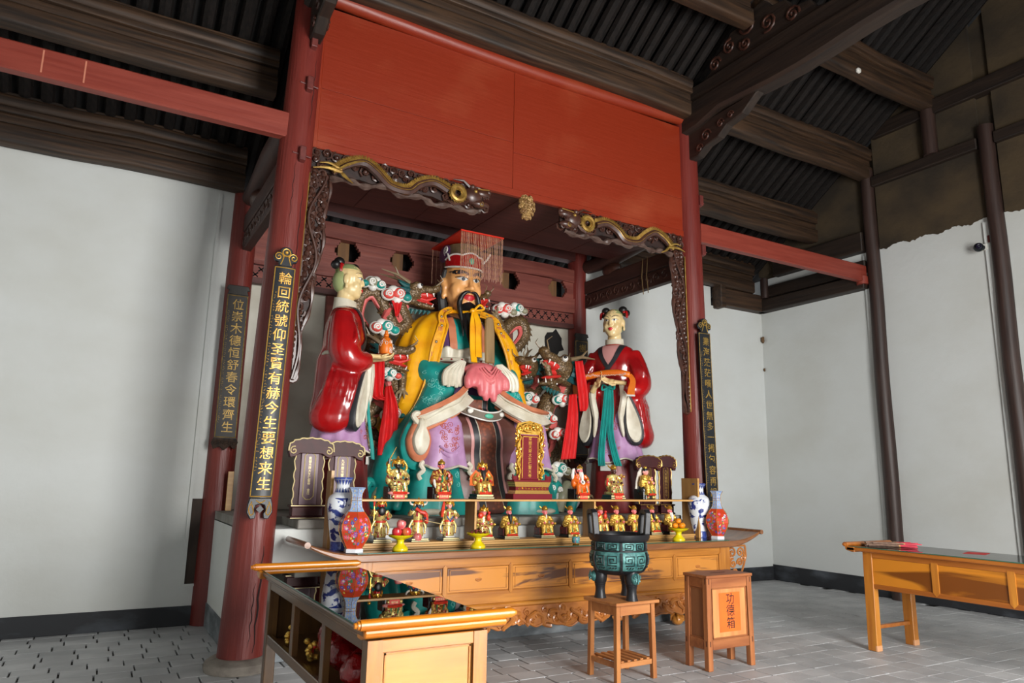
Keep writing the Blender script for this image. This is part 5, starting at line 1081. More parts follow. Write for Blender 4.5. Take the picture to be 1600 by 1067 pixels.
figurine(5.06, ZU, 6.48, 'dark brown-faced gold armoured figurine before the right statue on upper shelf', GU, 'brown', None, HAIRB, 'crown', FMIX, s=1.1, plinth='high', ptxt='玄天上帝', extra=ex_dark)
def ex_lady(t, h, s):
    MB().ribbon([(0, .03, h+.30), (-.03, .045, h+.24), (-.05, .05, h+.15), (-.06, .05, h+.06)], [.05, .08, .10, .12], .012, (0, 1, .2)).build('white_veil', FWHT, t)
    MB().ell((0, 0, h+.005), (.1, .08, .022)).build('cloud_base', FWHT, t); MB().ell((.03, -.06, h+.02), (.04, .02, .016)).ell((-.03, -.06, h+.02), (.03, .02, .014)).build('lotus_leaf', FGRN, t)
    MB().ell((-.09, .0, h+.05), (.02, .05, .06)).build('dark_rock', FBLK, t); MB().ell((.03, -.07, h+.17), (.014, .014, .018)).ell((.03, -.072, h+.195), .01).build('child', SK['pale'], t)
figurine(5.52, ZU, 6.48, 'white-veiled lady figurine on gold and lotus seat at the right of upper shelf', GU, 'pale', None, HAIRB, 'bun', FGOLD, s=1.12, plinth='chair', extra=ex_lady, rz=rad(18))
def ex_staff(t, h, s):
    MB().tube([(-.085, -.06, h+.16), (-.088, -.06, h+.36)], .006, 6).ell((-.088, -.06, h+.375), .016).build('staff', GOLD, t); MB().tube([(-.087, -.06, h+.34), (-.09, -.062, h+.29)], [.013, .006], 7).build('red_tassel', FRED, t); MB().tube([(.035, -.07, h+.2), (.045, -.075, h+.24)], .006, 5).build('raised_finger', FRED, t)
YL = 6.46
figurine(2.35, ZL, YL, 'standing figurine with red face, huge black beard and knobbed staff', GLo, 'red', 'big', HAIRB, 'helmet', FMIX, 'stand', .98, extra=ex_staff)
def ex_beast(t, h, s):
    for sg in (-1, 1): MB().tube(bez([(sg*.03, .0, h+.3), (sg*.075, .0, h+.31), (sg*.085, .0, h+.34), (sg*.06, .0, h+.345)], 4), .009, 6).build('ear_plume', FWHT, t)
    MB().tube(bez([(-.04, -.04, h+.27), (0, -.06, h+.24), (.05, -.06, h+.22), (.07, -.05, h+.13)], 5), [.016]*8+[.02]*7+[.008], 7).build('red_tassel', FRED, t)
    MB().tube([(.04, -.08, h+.16), (.36, -.05, h+.10)], .003, 4).build('thin_spear', PALEG, t)
figurine(2.72, ZL, YL, 'standing figurine with dark blue beast face, plumed ears and red sash', GLo, 'blue', None, HAIRB, 'helmet', FMIX, 'stand', .98, hatm=GOLD, extra=ex_beast)
def ex_axe(t, h, s):
    MB().tube([(-.085, -.06, h+.14), (-.08, -.06, h+.37)], .005, 6).build('spear_shaft', GOLD, t); MB().tube([(-.082, -.06, h+.34), (-.09, -.06, h+.26), (-.10, -.06, h+.19)], [.008, .02, .01], 7).build('red_banner', FRED, t); MB().tube([(-.08, -.06, h+.36), (-.075, -.06, h+.405)], [.009, .001], 5).build('spear_tip', GOLD, t)
figurine(3.04, ZL, YL, 'standing pink-faced figurine in blue collar armour with red spear banner', GLo, 'pale', None, HAIRB, 'helmet', FMIX, 'stand', .98, extra=ex_axe, collar=ENAM['blue'])
def ex_pair(t, h, s):
    MB().ell((.03, -.055, h+.18), (.022, .018, .034)).build('red_child', FRED, t); MB().ell((.03, -.06, h+.225), .015).build('child_head', SK['red'], t); MB().ell((-.05, -.04, h+.2), (.03, .02, .03)).build('red_sleeve', FRED, t)
figurine(3.42, ZL, YL, 'gold figurine with a small red figure on its arm behind the middle dish', GLo, 'pink', None, HAIRB, 'helmet', FMIX, 'seat', .98, extra=ex_pair)
figurine(3.71, ZL, YL, 'gold seated figurine with long black beard right of the middle dish', GLo, 'pink', 'long', HAIRB, 'crown', FGOLD, s=.97)
figurine(4.14, ZL, YL, 'gold seated figurine with thin white beard on lower shelf', GLo, 'pink', 'goat', HAIRW, 'crown', FGOLD, s=.97)
figurine(4.46, ZL, YL, 'gold seated figurine with short black beard right beside the shelf divider', GLo, 'pink', 'goat', HAIRB, 'crown', FGOLD, s=.97, rz=.12)
figurine(4.86, ZL, YL, 'gold figurine with red sleeves behind the left handle of the censer', GLo, 'pink', None, HAIRB, 'crown', FGRED, s=.97, extra=ex_pair)
figurine(5.08, ZL, YL, 'gold beardless figurine framed between the two censer handles', GLo, 'pink', None, HAIRB, 'crown', FGOLD, s=.97)
figurine(5.33, ZL, YL, 'gold figurine hidden behind the right handle of the censer', GLo, 'pink', None, HAIRB, 'crown', FGOLD, s=.97)
figurine(5.59, ZL, YL, 'gold seated figurine with black beard right of the censer', GLo, 'pink', 'long', HAIRB, 'crown', FGOLD, s=.97, rz=.1)
figurine(5.86, ZL, YL, 'gold seated figurine with white beard at the right end of lower shelf', GLo, 'pink', 'long', HAIRW, 'crown', FGOLD, s=.97, rz=.1)

# ------------------------------------------------------------------ things stored in the left side table
PLASTB = mat('red_plastic_bag', S(140, 14, 16), S(108, 8, 10), (9, 9, 9), .22, coat=.2, bump=.8, bsc=(16, 16, 16))
def bag(loc, r, seed, lab):
    b = MB(); rr = random.Random(seed)
    for k in range(9): b.ell((rr.uniform(-.5, .5)*r[0], rr.uniform(-.6, .6)*r[1], r[2]*rr.uniform(.6, .95)), (r[0]*rr.uniform(.4, .7), r[1]*rr.uniform(.35, .6), r[2]*rr.uniform(.5, .7)), nu=10, nv=7)
    me = fuse(b, .022, 1); zmin = min(v.co.z for v in me.vertices)
    for v in me.vertices:
        q = v.co*11; d = mnoise.noise(q+V((seed, 0, 0)))*.022+abs(mnoise.noise(q*2.3))*.014; v.co += V(v.normal)*d; v.co.z = max(v.co.z-zmin, 0)
    me.name = 'plastic_bag'; tag(link('plastic_bag', me, PLASTB, loc=loc), lab, 'bag', 'red bags in the side table')
bag((1.38, 4.16, .517), (.22, .30, .165), 2, 'crumpled red plastic bag in the middle compartment of the left side table')
bag((1.38, 3.58, .517), (.22, .30, .15), 6, 'crumpled red plastic bag in the near compartment of the left side table')
pr = MB().tube([(0, 0, .05), (.2, .04, .05)], .046, 18); tag(pr.build('paper_roll', mat('tan_paper', S(176, 150, 118), S(150, 126, 98), (12, 12, 12), .8)), 'rolled tan paper in the near compartment of the left side table', 'paper roll'); bpy.data.objects['paper_roll'].location = (1.15, 3.34, .517)
for y, lb in ((4.94, 'small gold and red ornament in the far compartment of the left side table'), (4.46, 'small gold ornament beside the red bag in the left side table')):
    b = MB(); rr = random.Random(int(y*10))
    for k in range(9): b.ell((rr.uniform(-.03, .03), rr.uniform(-.03, .03), .02+.012*k), (.02, .02, .018), nu=8, nv=6)
    t = thing('gilt_ornament', lb, 'ornament', (1.24, y, .517)); b.build('gilt_body', FGOLD, t); MB().ell((.0, .02, .06), (.018, .022, .03)).ell((.01, -.01, .09), (.018, .016, .014)).build('red_part', FRED, t)
# ------------------------------------------------------------------ painted clay statues
def paint(name, c1, c2=None, rough=.45, sc=(7, 7, 7), coat=.1, **k): return mat(name, c1, c2, sc, rough, coat=coat, bump=.12, **k)
TANSK = paint('tan_face_paint', S(240, 178, 112), S(228, 160, 94), .35, coat=.25); CREAMSK = paint('cream_face_paint', S(234, 210, 156), S(222, 192, 136), .35, coat=.25)
SILK = mat('gold_silk', S(246, 180, 20), S(232, 156, 10), (3, 3, 6), .36, metal=.0, coat=.3); SILKT = mat('gold_silk_trim', S(240, 176, 40), S(216, 142, 20), (20, 20, 20), .4)
TEAL = paint('teal_paint', S(20, 156, 146), S(24, 134, 128)); PEACH = paint('peach_paint', S(206, 128, 92), S(190, 112, 78)); PURP = paint('purple_paint', S(96, 58, 110), S(78, 46, 88))
IVORY = paint('ivory_paint', S(222, 216, 198), S(200, 190, 168)); LAV = paint('lavender_paint', S(190, 150, 190), S(172, 128, 170)); BRNR = paint('brown_robe_paint', S(92, 54, 46), S(108, 68, 60)); ROSE = paint('rose_paint', S(222, 122, 124), S(206, 98, 104))
PINKT = paint('dusty_pink_paint', S(196, 138, 134)); BLKP = paint('black_paint', S(32, 32, 36), S(44, 44, 48)); JADE = paint('jade_paint', S(80, 180, 150)); WHT = paint('white_paint', S(232, 230, 224), S(212, 208, 198)); TAUPE = paint('taupe_paint', S(112, 98, 84)); REDP = mat('glossy_red_paint', S(176, 22, 24), S(142, 16, 20), (3, 3, 3), .22, coat=.5, bump=.2); REDDULL = paint('dull_red_paint', S(140, 26, 26), S(108, 24, 24)); ORAP = paint('orange_cloth_paint', S(232, 122, 26), S(214, 100, 18)); LIPS = paint('lip_paint', S(198, 40, 48)); GREENH = paint('shaved_green_paint', S(156, 166, 112)); HEX = mat('hexagon_brocade', S(158, 84, 56), S(118, 66, 48), (22, 22, 22), .5, kind='voronoi', lo=.2, hi=.5); LINE = paint('rust_line_paint', S(176, 84, 70)); PALELINE = paint('pale_line_paint', S(120, 196, 186)); OLIVEW = mat('old_tablet_wood', S(150, 120, 76), S(120, 92, 56), (14, 14, 2), .5); HATB = paint('hat_brown', S(104, 88, 62), S(86, 70, 50)); REDBD = mat('scarlet_board', S(206, 44, 20), S(188, 36, 18), (6, 6, 6), .4); BEAD = mat('bead_string', S(206, 160, 92), S(150, 100, 120), (200, 200, 200), .4)
def bvh_of(me): return BVHTree.FromPolygons([v.co.copy() for v in me.vertices], [tuple(p.vertices) for p in me.polygons])
def decal(b, bv, rows, d=(0, 1, 0), back=3.0, off=.004):
    """lay a grid of points onto a surface, looking along d"""
    d = V(d).normalized(); out = []
    for row in rows:
        r = []
        for p in row:
            p = V(p); h = bv.ray_cast(p-d*back, d)
            r.append(h[0]-d*off if h[0] is not None else None)
        out.append(r)
    # fill misses with the depth of neighbours
    for i, r in enumerate(out):
        for j, p in enumerate(r):
            if p is None:
                best = min(((abs(i-a)+abs(j-c), q) for a, rr in enumerate(out) for c, q in enumerate(rr) if q is not None), key=lambda t: t[0], default=None)
                q0 = V(rows[i][j]); dep = best[1].dot(d) if best else 0; r[j] = q0-d*(q0.dot(d)-dep)
    n = len(out[0]); vs = [p for r in out for p in r]; top = len(vs); vs2 = [p+d*(off*1.5) for p in vs]
    fs = [(i*n+j, i*n+j+1, (i+1)*n+j+1, (i+1)*n+j) for i in range(len(out)-1) for j in range(n-1)]
    b.add(vs+vs2, fs+[tuple(top+k for k in reversed(f)) for f in fs]); return b
def disc_rows(c, rx, rz, n=14, rot=0, m=3):   # rows of an ellipse for decal (x,z plane)
    c = V(c); rows = []
    for i in range(m+1):
        q = i/m*.999+.001; row = []
        for k in range(n+1): a = 2*pi*k/n; u, w = rx*q*cos(a), rz*q*sin(a); row.append(c+V((u*cos(rot)-w*sin(rot), 0, u*sin(rot)+w*cos(rot))))
        rows.append(row)
    return rows
def strip_rows(left, right, n=24, m=5):
    Lp = bez(left, 6); Rp = bez(right, 6); rows = []
    def at(P, t): i = min(int(t*(len(P)-1)), len(P)-2); return P[i].lerp(P[i+1], t*(len(P)-1)-i)
    for i in range(n+1): t = i/n; a, b = at(Lp, t), at(Rp, t); rows.append([a.lerp(b, j/m) for j in range(m+1)])
    return rows
def deco_lines(b, bv, seed, c, rx, rz, n, d=(0, 1, 0), th=.004, r=(.03, .06)):
    rr = random.Random(seed)
    for k in range(n):
        p = V(c)+V((rr.uniform(-rx, rx), 0, rr.uniform(-rz, rz))); sp = spiral(p, (1, 0, 0), (0, 0, 1), rr.uniform(*r), rr.uniform(.9, 1.4), 10, rr.uniform(0, 6), rr.choice((-1, 1))); pts = []
        for q in sp:
            h = bv.ray_cast(q-V(d)*3, V(d))
            if h[0] is not None: pts.append(h[0])
        if len(pts) > 4 and max((pts[i+1]-pts[i]).length for i in range(len(pts)-1)) < .06: b.tube(pts, th, 4)

EO = V((3.82, 8.0, 1.197)); EMP = thing('seated_statue', 'large seated statue with black beard, gold cape and red flat bead-fringed crown', 'statue', EO)
TE = Matrix.Translation(-EO)
def eb(mb, name, m, par=None, **k): return mb.xf(TE).build(name, m, par or EMP, **k)
def ef(mb, name, m, vox, it=4, par=None):
    mb.xf(TE); me = fuse(mb, vox, it); me.name = name; return link(name, me, m, par or EMP)
def worldbvh(o): me = o.data; return BVHTree.FromPolygons([v.co+EO for v in me.vertices], [tuple(p.vertices) for p in me.polygons])
HX, HY = 3.80, 7.93
# head
h = MB().ell((HX, HY, 4.05), (.235, .27, .31)).ell((HX, HY-.04, 3.86), (.215, .22, .20)).ell((HX, HY-.10, 3.72), (.16, .15, .10)).tube([(HX, HY+.02, 3.75), (HX, HY+.05, 3.45)], [.15, .17], 16)
h.ell((HX, HY-.29, 3.885), (.045, .05, .036)).tube([(HX, HY-.245, 4.02), (HX, HY-.28, 3.93), (HX, HY-.30, 3.89)], [.024, .03, .034], 10).ell((HX-.042, HY-.255, 3.88), (.028, .03, .024)).ell((HX+.042, HY-.255, 3.88), (.028, .03, .024))
for s in (-1, 1):
    h.ell((HX+s*.105, HY-.13, 3.89), (.105, .095, .115)).tube([(HX+s*.04, HY-.262, 4.07), (HX+s*.12, HY-.245, 4.095), (HX+s*.18, HY-.20, 4.09)], [.02, .022, .018], 8)
    h.ell((HX+s*.235, HY+.02, 3.94), (.028, .055, .12)).ell((HX+s*.24, HY+.01, 3.83), (.03, .04, .055)).ell((HX+s*.25, HY+.03, 4.0), (.03, .06, .065))
h.ell((HX, HY-.235, 3.79), (.062, .04, .022)).ell((HX, HY-.225, 3.755), (.052, .04, .024)).ell((HX, HY-.20, 3.69), (.07, .05, .045))
head = ef(h, 'head', TANSK, .0125, 6); hb_ = worldbvh(head)
b = MB()
for s in (-1, 1): eb(decal(MB(), hb_, strip_rows([(HX+s*.035, 0, 4.005), (HX+s*.085, 0, 4.03), (HX+s*.155, 0, 4.022)], [(HX+s*.035, 0, 4.0), (HX+s*.085, 0, 3.982), (HX+s*.155, 0, 4.016)], 12, 3)), 'eye_white', WHT, head)
b = MB()
for s in (-1, 1): decal(b, hb_, disc_rows((HX+s*.088, 0, 4.006), .023, .023), off=.008)
eb(b, 'irises', mat('grey_iris', S(70, 74, 84), rough=.2), head); b = MB()
for s in (-1, 1):
    decal(b, hb_, disc_rows((HX+s*.088, 0, 4.006), .013, .013), off=.011)
    for q in (0, 1): decal(b, hb_, strip_rows([(HX+s*.03, 0, 4.008), (HX+s*.085, 0, 4.036), (HX+s*.175, 0, 4.036)], [(HX+s*.03, 0, 4.002), (HX+s*.085, 0, 4.027), (HX+s*.17, 0, 4.026)], 12, 2), off=.007)
    for k in range(7):
        x = HX+s*(.035+.022*k); z = 4.065+.028*(k/6)+.008*sin(k); decal(b, hb_, strip_rows([(x, 0, z-.012), (x+s*.02, 0, z+.03)], [(x+s*.026, 0, z-.012), (x+s*.048, 0, z+.03)], 4, 2), off=.007)
for s in (-1, 1): decal(b, hb_, strip_rows([(HX+s*.025, 0, 4.052), (HX+s*.10, 0, 4.085), (HX+s*.185, 0, 4.112)], [(HX+s*.03, 0, 4.078), (HX+s*.10, 0, 4.112), (HX+s*.18, 0, 4.128)], 14, 3), off=.009)
eb(b, 'brows', BLKP, head); b = MB()
decal(b, hb_, strip_rows([(HX-.085, 0, 3.785), (HX-.035, 0, 3.816), (HX, 0, 3.806), (HX+.035, 0, 3.816), (HX+.085, 0, 3.785)], [(HX-.085, 0, 3.778), (HX-.035, 0, 3.742), (HX, 0, 3.735), (HX+.035, 0, 3.742), (HX+.085, 0, 3.778)], 14, 4), off=.006); eb(b, 'lips', LIPS, head)
b = MB(); decal(b, hb_, disc_rows((HX, 0, 3.705), .03, .02), off=.008)
for s in (-1, 1): b.tube(bez([(HX+s*.008, HY-.285, 3.835), (HX+s*.06, HY-.275, 3.835), (HX+s*.11, HY-.25, 3.78), (HX+s*.13, HY-.235, 3.68), (HX+s*.115, HY-.25, 3.55), (HX+s*.095, HY-.27, 3.42), (HX+s*.09, HY-.28, 3.28)], 5), [.012, .013, .015, .017, .019, .021, .023, .025, .027, .029, .031, .033]+[.034]*5+[.034-.002*k for k in range(14)], 9)
b.tube(bez([(HX, HY-.17, 3.63), (HX, HY-.245, 3.57), (HX-.01, HY-.285, 3.48), (HX-.02, HY-.30, 3.36)], 6), [.10, .12, .125, .12, .11, .10, .095, .09, .085, .08, .075, .07, .062, .055, .05, .045, .038, .03, .012], 14)
for k in range(9):
    x = HX-.09+.0225*k; b.tube(bez([(x*.6+HX*.4, HY-.25, 3.63), (x, HY-.33+.06*abs(k-4)/4, 3.5), (x*.7+HX*.3-.015, HY-.33, 3.36), (HX-.04+.008*k, HY-.33, 3.22-.03*(k % 3))], 4), [.02]*5+[.018]*4+[.015, .012, .009, .003], 6)
eb(b, 'beard', HAIRB, head)
b = MB().ell((HX, HY+.06, 4.06), (.245, .235, .29))
for s in (-1, 1): b.tube([(HX+s*.225, HY+.0, 4.16), (HX+s*.235, HY+.08, 3.9), (HX+s*.19, HY+.1, 3.6), (HX+s*.17, HY+.12, 3.5)], [.03, .06, .06, .05], 8)
eb(b, 'hair', mat('dark_grey_hair', S(50, 48, 48), S(66, 64, 62), (30, 30, 4), .5), head)
# crown
cr = MB().loft([[(HX+.235*rr_*cos(a), HY+.0+.26*rr_*sin(a), z) for a in [2*pi*k/28 for k in range(28)]] for z, rr_ in ((4.20, 1.0), (4.30, .98), (4.47, .93))]); hat = eb(cr, 'hat', HATB)
b = MB(); n = 40; rows = []
def lobes(t): return 4.275+.03*abs(sin(t*3*pi))+.035*sin(pi*t)
arc = [rad(-172)+rad(164)*k/n for k in range(n+1)]
for q in range(4): rows.append([V((HX+.252*cos(a), HY+.278*sin(a), lerp(4.15-.01*0+.03*(1-sin(pi*k/n)), lobes(k/n), q/3))) for k, a in enumerate(arc)])
vs = [p for r in rows for p in r]+[p*1 for r in rows for p in [V((HX+(v.x-HX)*.96, HY+(v.y-HY)*.96, v.z)) for v in r]]; m_ = n+1
fs = [(i*m_+j, i*m_+j+1, (i+1)*m_+j+1, (i+1)*m_+j) for i in range(3) for j in range(n)]; b.add(vs, fs+[tuple(4*m_+k for k in reversed(f)) for f in fs])
band = eb(b, 'red_band', REDP, hat); b = MB()
b.tube(rows[3], .012, 6).tube(rows[0], .012, 6)
b.tube(spiral((HX-.247, HY-.04, 4.40), (0, -1, 0), (0, 0, 1), .06, 1.7, 18), .011, 6).tube([(HX+.235, HY-.12, 4.28), (HX+.27, HY-.17, 4.33), (HX+.3, HY-.2, 4.4)], .013, 6).tube([(HX-.235, HY-.13, 4.25), (HX-.25, HY-.1, 4.34)], .012, 6)
eb(b, 'white_outline', WHT, hat); eb(MB().ell((HX-.228, HY+.04, 4.38), (.025, .17, .11)), 'purple_side', PURP, hat); eb(MB().ell((HX+.228, HY+.04, 4.38), (.025, .17, .11)), 'purple_side', PURP, hat)
b = MB().ell((HX, HY-.282, 4.235), (.035, .014, .042)); eb(b, 'jade_stone', JADE, hat)
eb(MB().box(3.50, 4.09, 7.36, 8.24, 4.495, 4.515), 'crown_board', REDBD, smooth=False, bevel=.003); bo = bpy.data.objects['crown_board']
for side, y, L_, n_ in (('front', 7.375, .56, 30), ('back', 8.22, .46, 10)):
    for k in range(n_):
        x = 3.515+.56*k/(n_-1)+.004*sin(k*5); pts = []
        L2 = L_+.02*sin(k*2.3); m = MB(); nb = 16
        for j in range(nb+1): z = 4.495-L2*j/nb; pts.append((x+.002*sin(j), y, z))
        m.tube(pts, [.0032+.0016*(j % 2) for j in range(nb+1)], 5); eb(m, 'bead_string', BEAD, bo)
# torso and inner garments
t_ = MB().loft([[(3.82+rx*cos(a), 8.02+ry*sin(a), z) for a in [2*pi*k/32 for k in range(32)]] for z, rx, ry in ((2.2, .56, .42), (2.6, .50, .38), (2.95, .44, .34), (3.2, .46, .32), (3.42, .44, .26), (3.53, .32, .2), (3.6, .17, .15))])
tor = eb(t_, 'inner_robe', PURP); tb_ = worldbvh(tor)
def edecal(nm, m, rows, bv, par=None, off=.006, d=(0, 1, 0)): return eb(decal(MB(), bv, rows, d=d, off=off), nm, m, par)
edecal('white_collar', TAUPE, strip_rows([(3.64, 0, 3.58), (3.70, 0, 3.3), (3.74, 0, 3.05)], [(3.98, 0, 3.58), (3.94, 0, 3.3), (3.90, 0, 3.05)]), tb_, tor)
edecal('teal_vest', TEAL, strip_rows([(3.66, 0, 3.52), (3.655, 0, 3.3), (3.66, 0, 3.08)], [(3.98, 0, 3.52), (3.985, 0, 3.3), (3.98, 0, 3.08)]), tb_, tor, .012)
for s in (-1, 1): edecal('peach_band', PEACH, strip_rows([(3.82+s*.165, 0, 3.55), (3.82+s*.16, 0, 3.3), (3.82+s*.155, 0, 3.08)], [(3.82+s*.25, 0, 3.52), (3.82+s*.245, 0, 3.3), (3.82+s*.24, 0, 3.08)]), tb_, tor, .02)
b = MB()
_A = [rad(-170+160*k/70) for k in range(71)]
b.loft([[V((3.82+(.455+g_+w_*sin(k*.75))*cos(a), 8.02+(.352+g_+w_*sin(k*.75))*sin(a), z+(.018*sin(k*.37+1) if z > 3.05 else 0))) for k, a in enumerate(_A)] for z, g_, w_ in ((3.0, .0, .004), (3.06, .012, .014), (3.12, .016, .016), (3.135, .0, .016), (3.06, -.012, .012), (3.0, -.012, .004))], cap=False, closed=False)
eb(b, 'white_waist_frill', IVORY, tor)
b = MB().tube([(3.82+.47*cos(a), 8.0+.37*sin(a), 2.985) for a in [rad(-175+170*k/20) for k in range(21)]], .026, 8); eb(b, 'waist_belt', IVORY, tor); b = MB()
for k in range(9): a = rad(-150+120*k/8); b.ell((3.82+.495*cos(a), 8.0+.395*sin(a), 2.985), .012)
eb(b, 'belt_stones', REDP, tor)
eb(MB().tube([(3.82+.475*cos(a), 8.0+.375*sin(a), 2.92) for a in [rad(-175+170*k/20) for k in range(21)]], .04, 8), 'dark_waist', BRNR, tor)
# teal outer robe: arms, lap and hanging sides
b = MB()
for s, xo in ((-1, 3.82), (1, 3.82)):
    b.tube(bez([(xo+s*.38, 8.05, 3.36), (xo+s*.50, 7.98, 3.05), (xo+s*.48, 7.66, 2.78), (xo+s*.22, 7.44, 2.78)], 6), [.14, .15, .16, .16, .17, .17, .17, .18, .18, .18, .18, .18, .18, .17, .16, .15, .14, .13, .12], 14)
    b.tube(bez([(xo+s*.40, 7.62, 2.66), (xo+s*.52, 7.56, 2.42), (xo+s*.70, 7.60, 2.12), (xo+s*.90, 7.62, 1.85), (xo+s*1.0, 7.66, 1.5)], 5), [.19, .19, .19, .19, .19, .18, .18, .18, .18, .19, .19, .19, .19, .2, .2, .2, .2, .2, .2, .19, .16], 12)
    for k in range(4): b.tube(bez([(xo+s*(.30+.07*k), 7.46+.03*k, 2.70), (xo+s*(.42+.09*k), 7.42+.05*k, 2.4), (xo+s*(.68+.07*k), 7.46+.06*k, 1.95)], 5), [.03, .035, .04, .045, .045, .045, .045, .04, .04, .035, .02], 8)
    for k in range(5): b.tube(bez([(xo+s*(.80+.02*k), 7.42+.06*k, 1.95), (xo+s*(.90+.05*k), 7.38+.09*k, 1.6), (xo+s*(.98+.09*k), 7.36+.11*k, 1.24)], 5), [.05]*4+[.055]*4+[.06]*3, 8)
b.ell((3.82, 7.95, 2.35), (.60, .42, .35)).ell((3.82, 8.1, 1.8), (1.0, .55, .62)).box(3.0, 4.7, 7.8, 8.5, 1.25, 1.7)
robe = ef(b, 'outer_robe', TEAL, .026, 5); rb_ = worldbvh(robe)
b = MB(); deco_lines(b, rb_, 5, (3.22, 0, 2.55), .16, .24, 46, th=.0035, r=(.02, .04)); deco_lines(b, rb_, 6, (4.42, 0, 2.58), .12, .22, 30, th=.0035, r=(.02, .04)); pl_ = eb(b, 'pale_embroidery', PALELINE, robe); pl_['kind'] = 'stuff'
# brown skirt and lavender knee panels
b = MB().ell((3.86, 7.55, 2.05), (.72, .40, .33))
b.loft([[(3.86+rx*cos(a)+.012*sin(9*a), y0+ry*sin(a), z) for a in [2*pi*k/40 for k in range(40)]] for z, rx, ry, y0 in ((1.2, .74, .36, 7.62), (1.5, .66, .34, 7.60), (1.85, .62, .36, 7.58), (2.1, .6, .38, 7.58), (2.3, .5, .34, 7.62))])
sk = ef(b, 'brown_skirt', BRNR, .024, 5); sb_ = worldbvh(sk)
b = MB()
for s, kx in ((-1, 3.34), (1, 4.45)):
    b = MB(); n = 40; rings = []
    for z, r, fo in ((2.315, .02, 0), (2.305, .10, 0), (2.27, .17, 0), (2.2, .215, .002), (2.08, .238, .004), (1.95, .25, .008), (1.82, .268, .016), (1.7, .29, .026)):
        rings.append([(kx+(r+fo*sin(8*a+1))*cos(a), 7.34+(r+fo*sin(8*a+1))*.95*sin(a), z+(fo*.9*sin(4*a) if fo else 0)) for a in [2*pi*k/n for k in range(n)]])
    kn = eb(b.loft(rings), 'lavender_knee_panel', LAV, label='lavender knee cloth with rust red cloud drawing'); kb = worldbvh(kn)
    d = MB(); deco_lines(d, kb, 3+s, (kx, 0, 2.02), .12, .15, 34, th=.004, r=(.018, .04)); q = eb(d, 'rust_cloud_drawing', LINE, kn); q['kind'] = 'stuff'
    d = MB()
    for k in range(3): d.tube(bez([(kx-.12+.015*k, 7.115+.01*k, 1.93-.055*k), (kx, 7.085, 1.86-.055*k), (kx+.12-.015*k, 7.115+.01*k, 1.93-.055*k)], 6), .012, 6)
    eb(d, 'drape_folds', LAV, kn)
    d = MB().tube([V(p) for p in rings[-1]], .014, 6, loop=True)
    for sx in (-1, 1): d.tube(bez([(kx+sx*.27, 7.22, 1.76), (kx+sx*.30, 7.20, 1.72), (kx+sx*.27, 7.19, 1.67), (kx+sx*.32, 7.2, 1.62), (kx+sx*.30, 7.2, 1.57)], 4), .026, 7)
    eb(d, 'white_hem', IVORY, kn)
    b = MB().loft([[(kx+s*.05+(rx+.012*sin(7*a))*cos(a), 7.42+(ry+.012*sin(7*a))*sin(a), z) for a in [2*pi*k/40 for k in range(40)]] for z, rx, ry in ((1.2, .42, .30), (1.35, .37, .28), (1.55, .31, .25), (1.85, .27, .22))])
    lg = eb(b, 'teal_underskirt', TEAL); ub = worldbvh(lg); d = MB(); deco_lines(d, ub, 9, (kx+.08, 0, 1.58), .1, .07, 10, th=.004, r=(.025, .04)); q = eb(d, 'pale_scroll_drawing', PALELINE, lg); q['kind'] = 'stuff'
    eb(MB().ell((kx+s*.12, 7.22, 1.235), (.20, .13, .045)), 'white_shoe', IVORY)
CEN = lambda o: [(3.80+o, 0, 2.5), (3.80+o, 0, 2.25), (3.84+o, 0, 1.95), (3.90+o*1.05, 0, 1.6), (4.0+o*1.2, 0, 1.25)]
for nm, m, a, c_, off in (('dusty_pink_edge', PINKT, -.20, .20, .006), ('black_edge', BLKP, -.165, .165, .012), ('white_piping', IVORY, -.105, .105, .016), ('hexagon_brocade_panel', HEX, -.095, .095, .022)):
    edecal(nm, m, strip_rows(CEN(a), CEN(c_), 26, 6), sb_, sk, off)
# jade belt, white sleeve linings, pink cloth
b = MB(); pts = bez([(3.48, 7.30, 2.39), (3.62, 7.19, 2.32), (3.80, 7.15, 2.28), (3.96, 7.19, 2.30), (4.08, 7.30, 2.36)], 6); jb = eb(MB().ribbon(pts, .085, .03, (0, -1, .15)), 'jade_belt', TAUPE)
d = MB()
for s in (-1, 1): d.tube([p+V((0, -.02, s*.046)) for p in pts], .010, 6)
eb(d, 'white_edge', WHT, jb); d = MB().ell((3.81, 7.115, 2.285), (.055, .012, .028)); eb(d, 'jade_plaque', JADE, jb); eb(MB().ell((3.60, 7.165, 2.335), (.04, .012, .03)).ell((4.0, 7.17, 2.315), (.03, .012, .026)), 'white_plaque', WHT, jb)
for s, P in ((-1, [(3.62, 7.34, 2.52), (3.46, 7.22, 2.40), (3.26, 7.16, 2.29), (3.06, 7.20, 2.19), (2.97, 7.24, 2.14)]), (1, [(4.02, 7.34, 2.52), (4.14, 7.22, 2.40), (4.32, 7.16, 2.31), (4.54, 7.22, 2.28), (4.74, 7.36, 2.28)])):
    p = bez(P, 6); w = [lerp(.20, .13, k/(len(p)-1)) if k < len(p)-6 else lerp(.13, .05, (k-len(p)+6)/6) for k in range(len(p))]
    eb(MB().ribbon([q+V((0, .01, .095)) for q in p], [x*.34 for x in w], .04, (0, -1, .45)).ribbon([q+V((0, .015, -.10)) for q in p], [x*.25 for x in w], .03, (0, -1, .45)), 'peach_cuff_border', PEACH)
    cl_ = MB().ribbon(p, w, .035, (0, -1, .4))
    for k in range(4): cl_.tube([q+V((0, -.03, -.07+.045*k+.01*sin(i*.5+k))) for i, q in enumerate(p)], [.014*(1-.5*i/len(p)) for i in range(len(p))], 6)
    eb(cl_, 'white_sleeve_lining', IVORY)
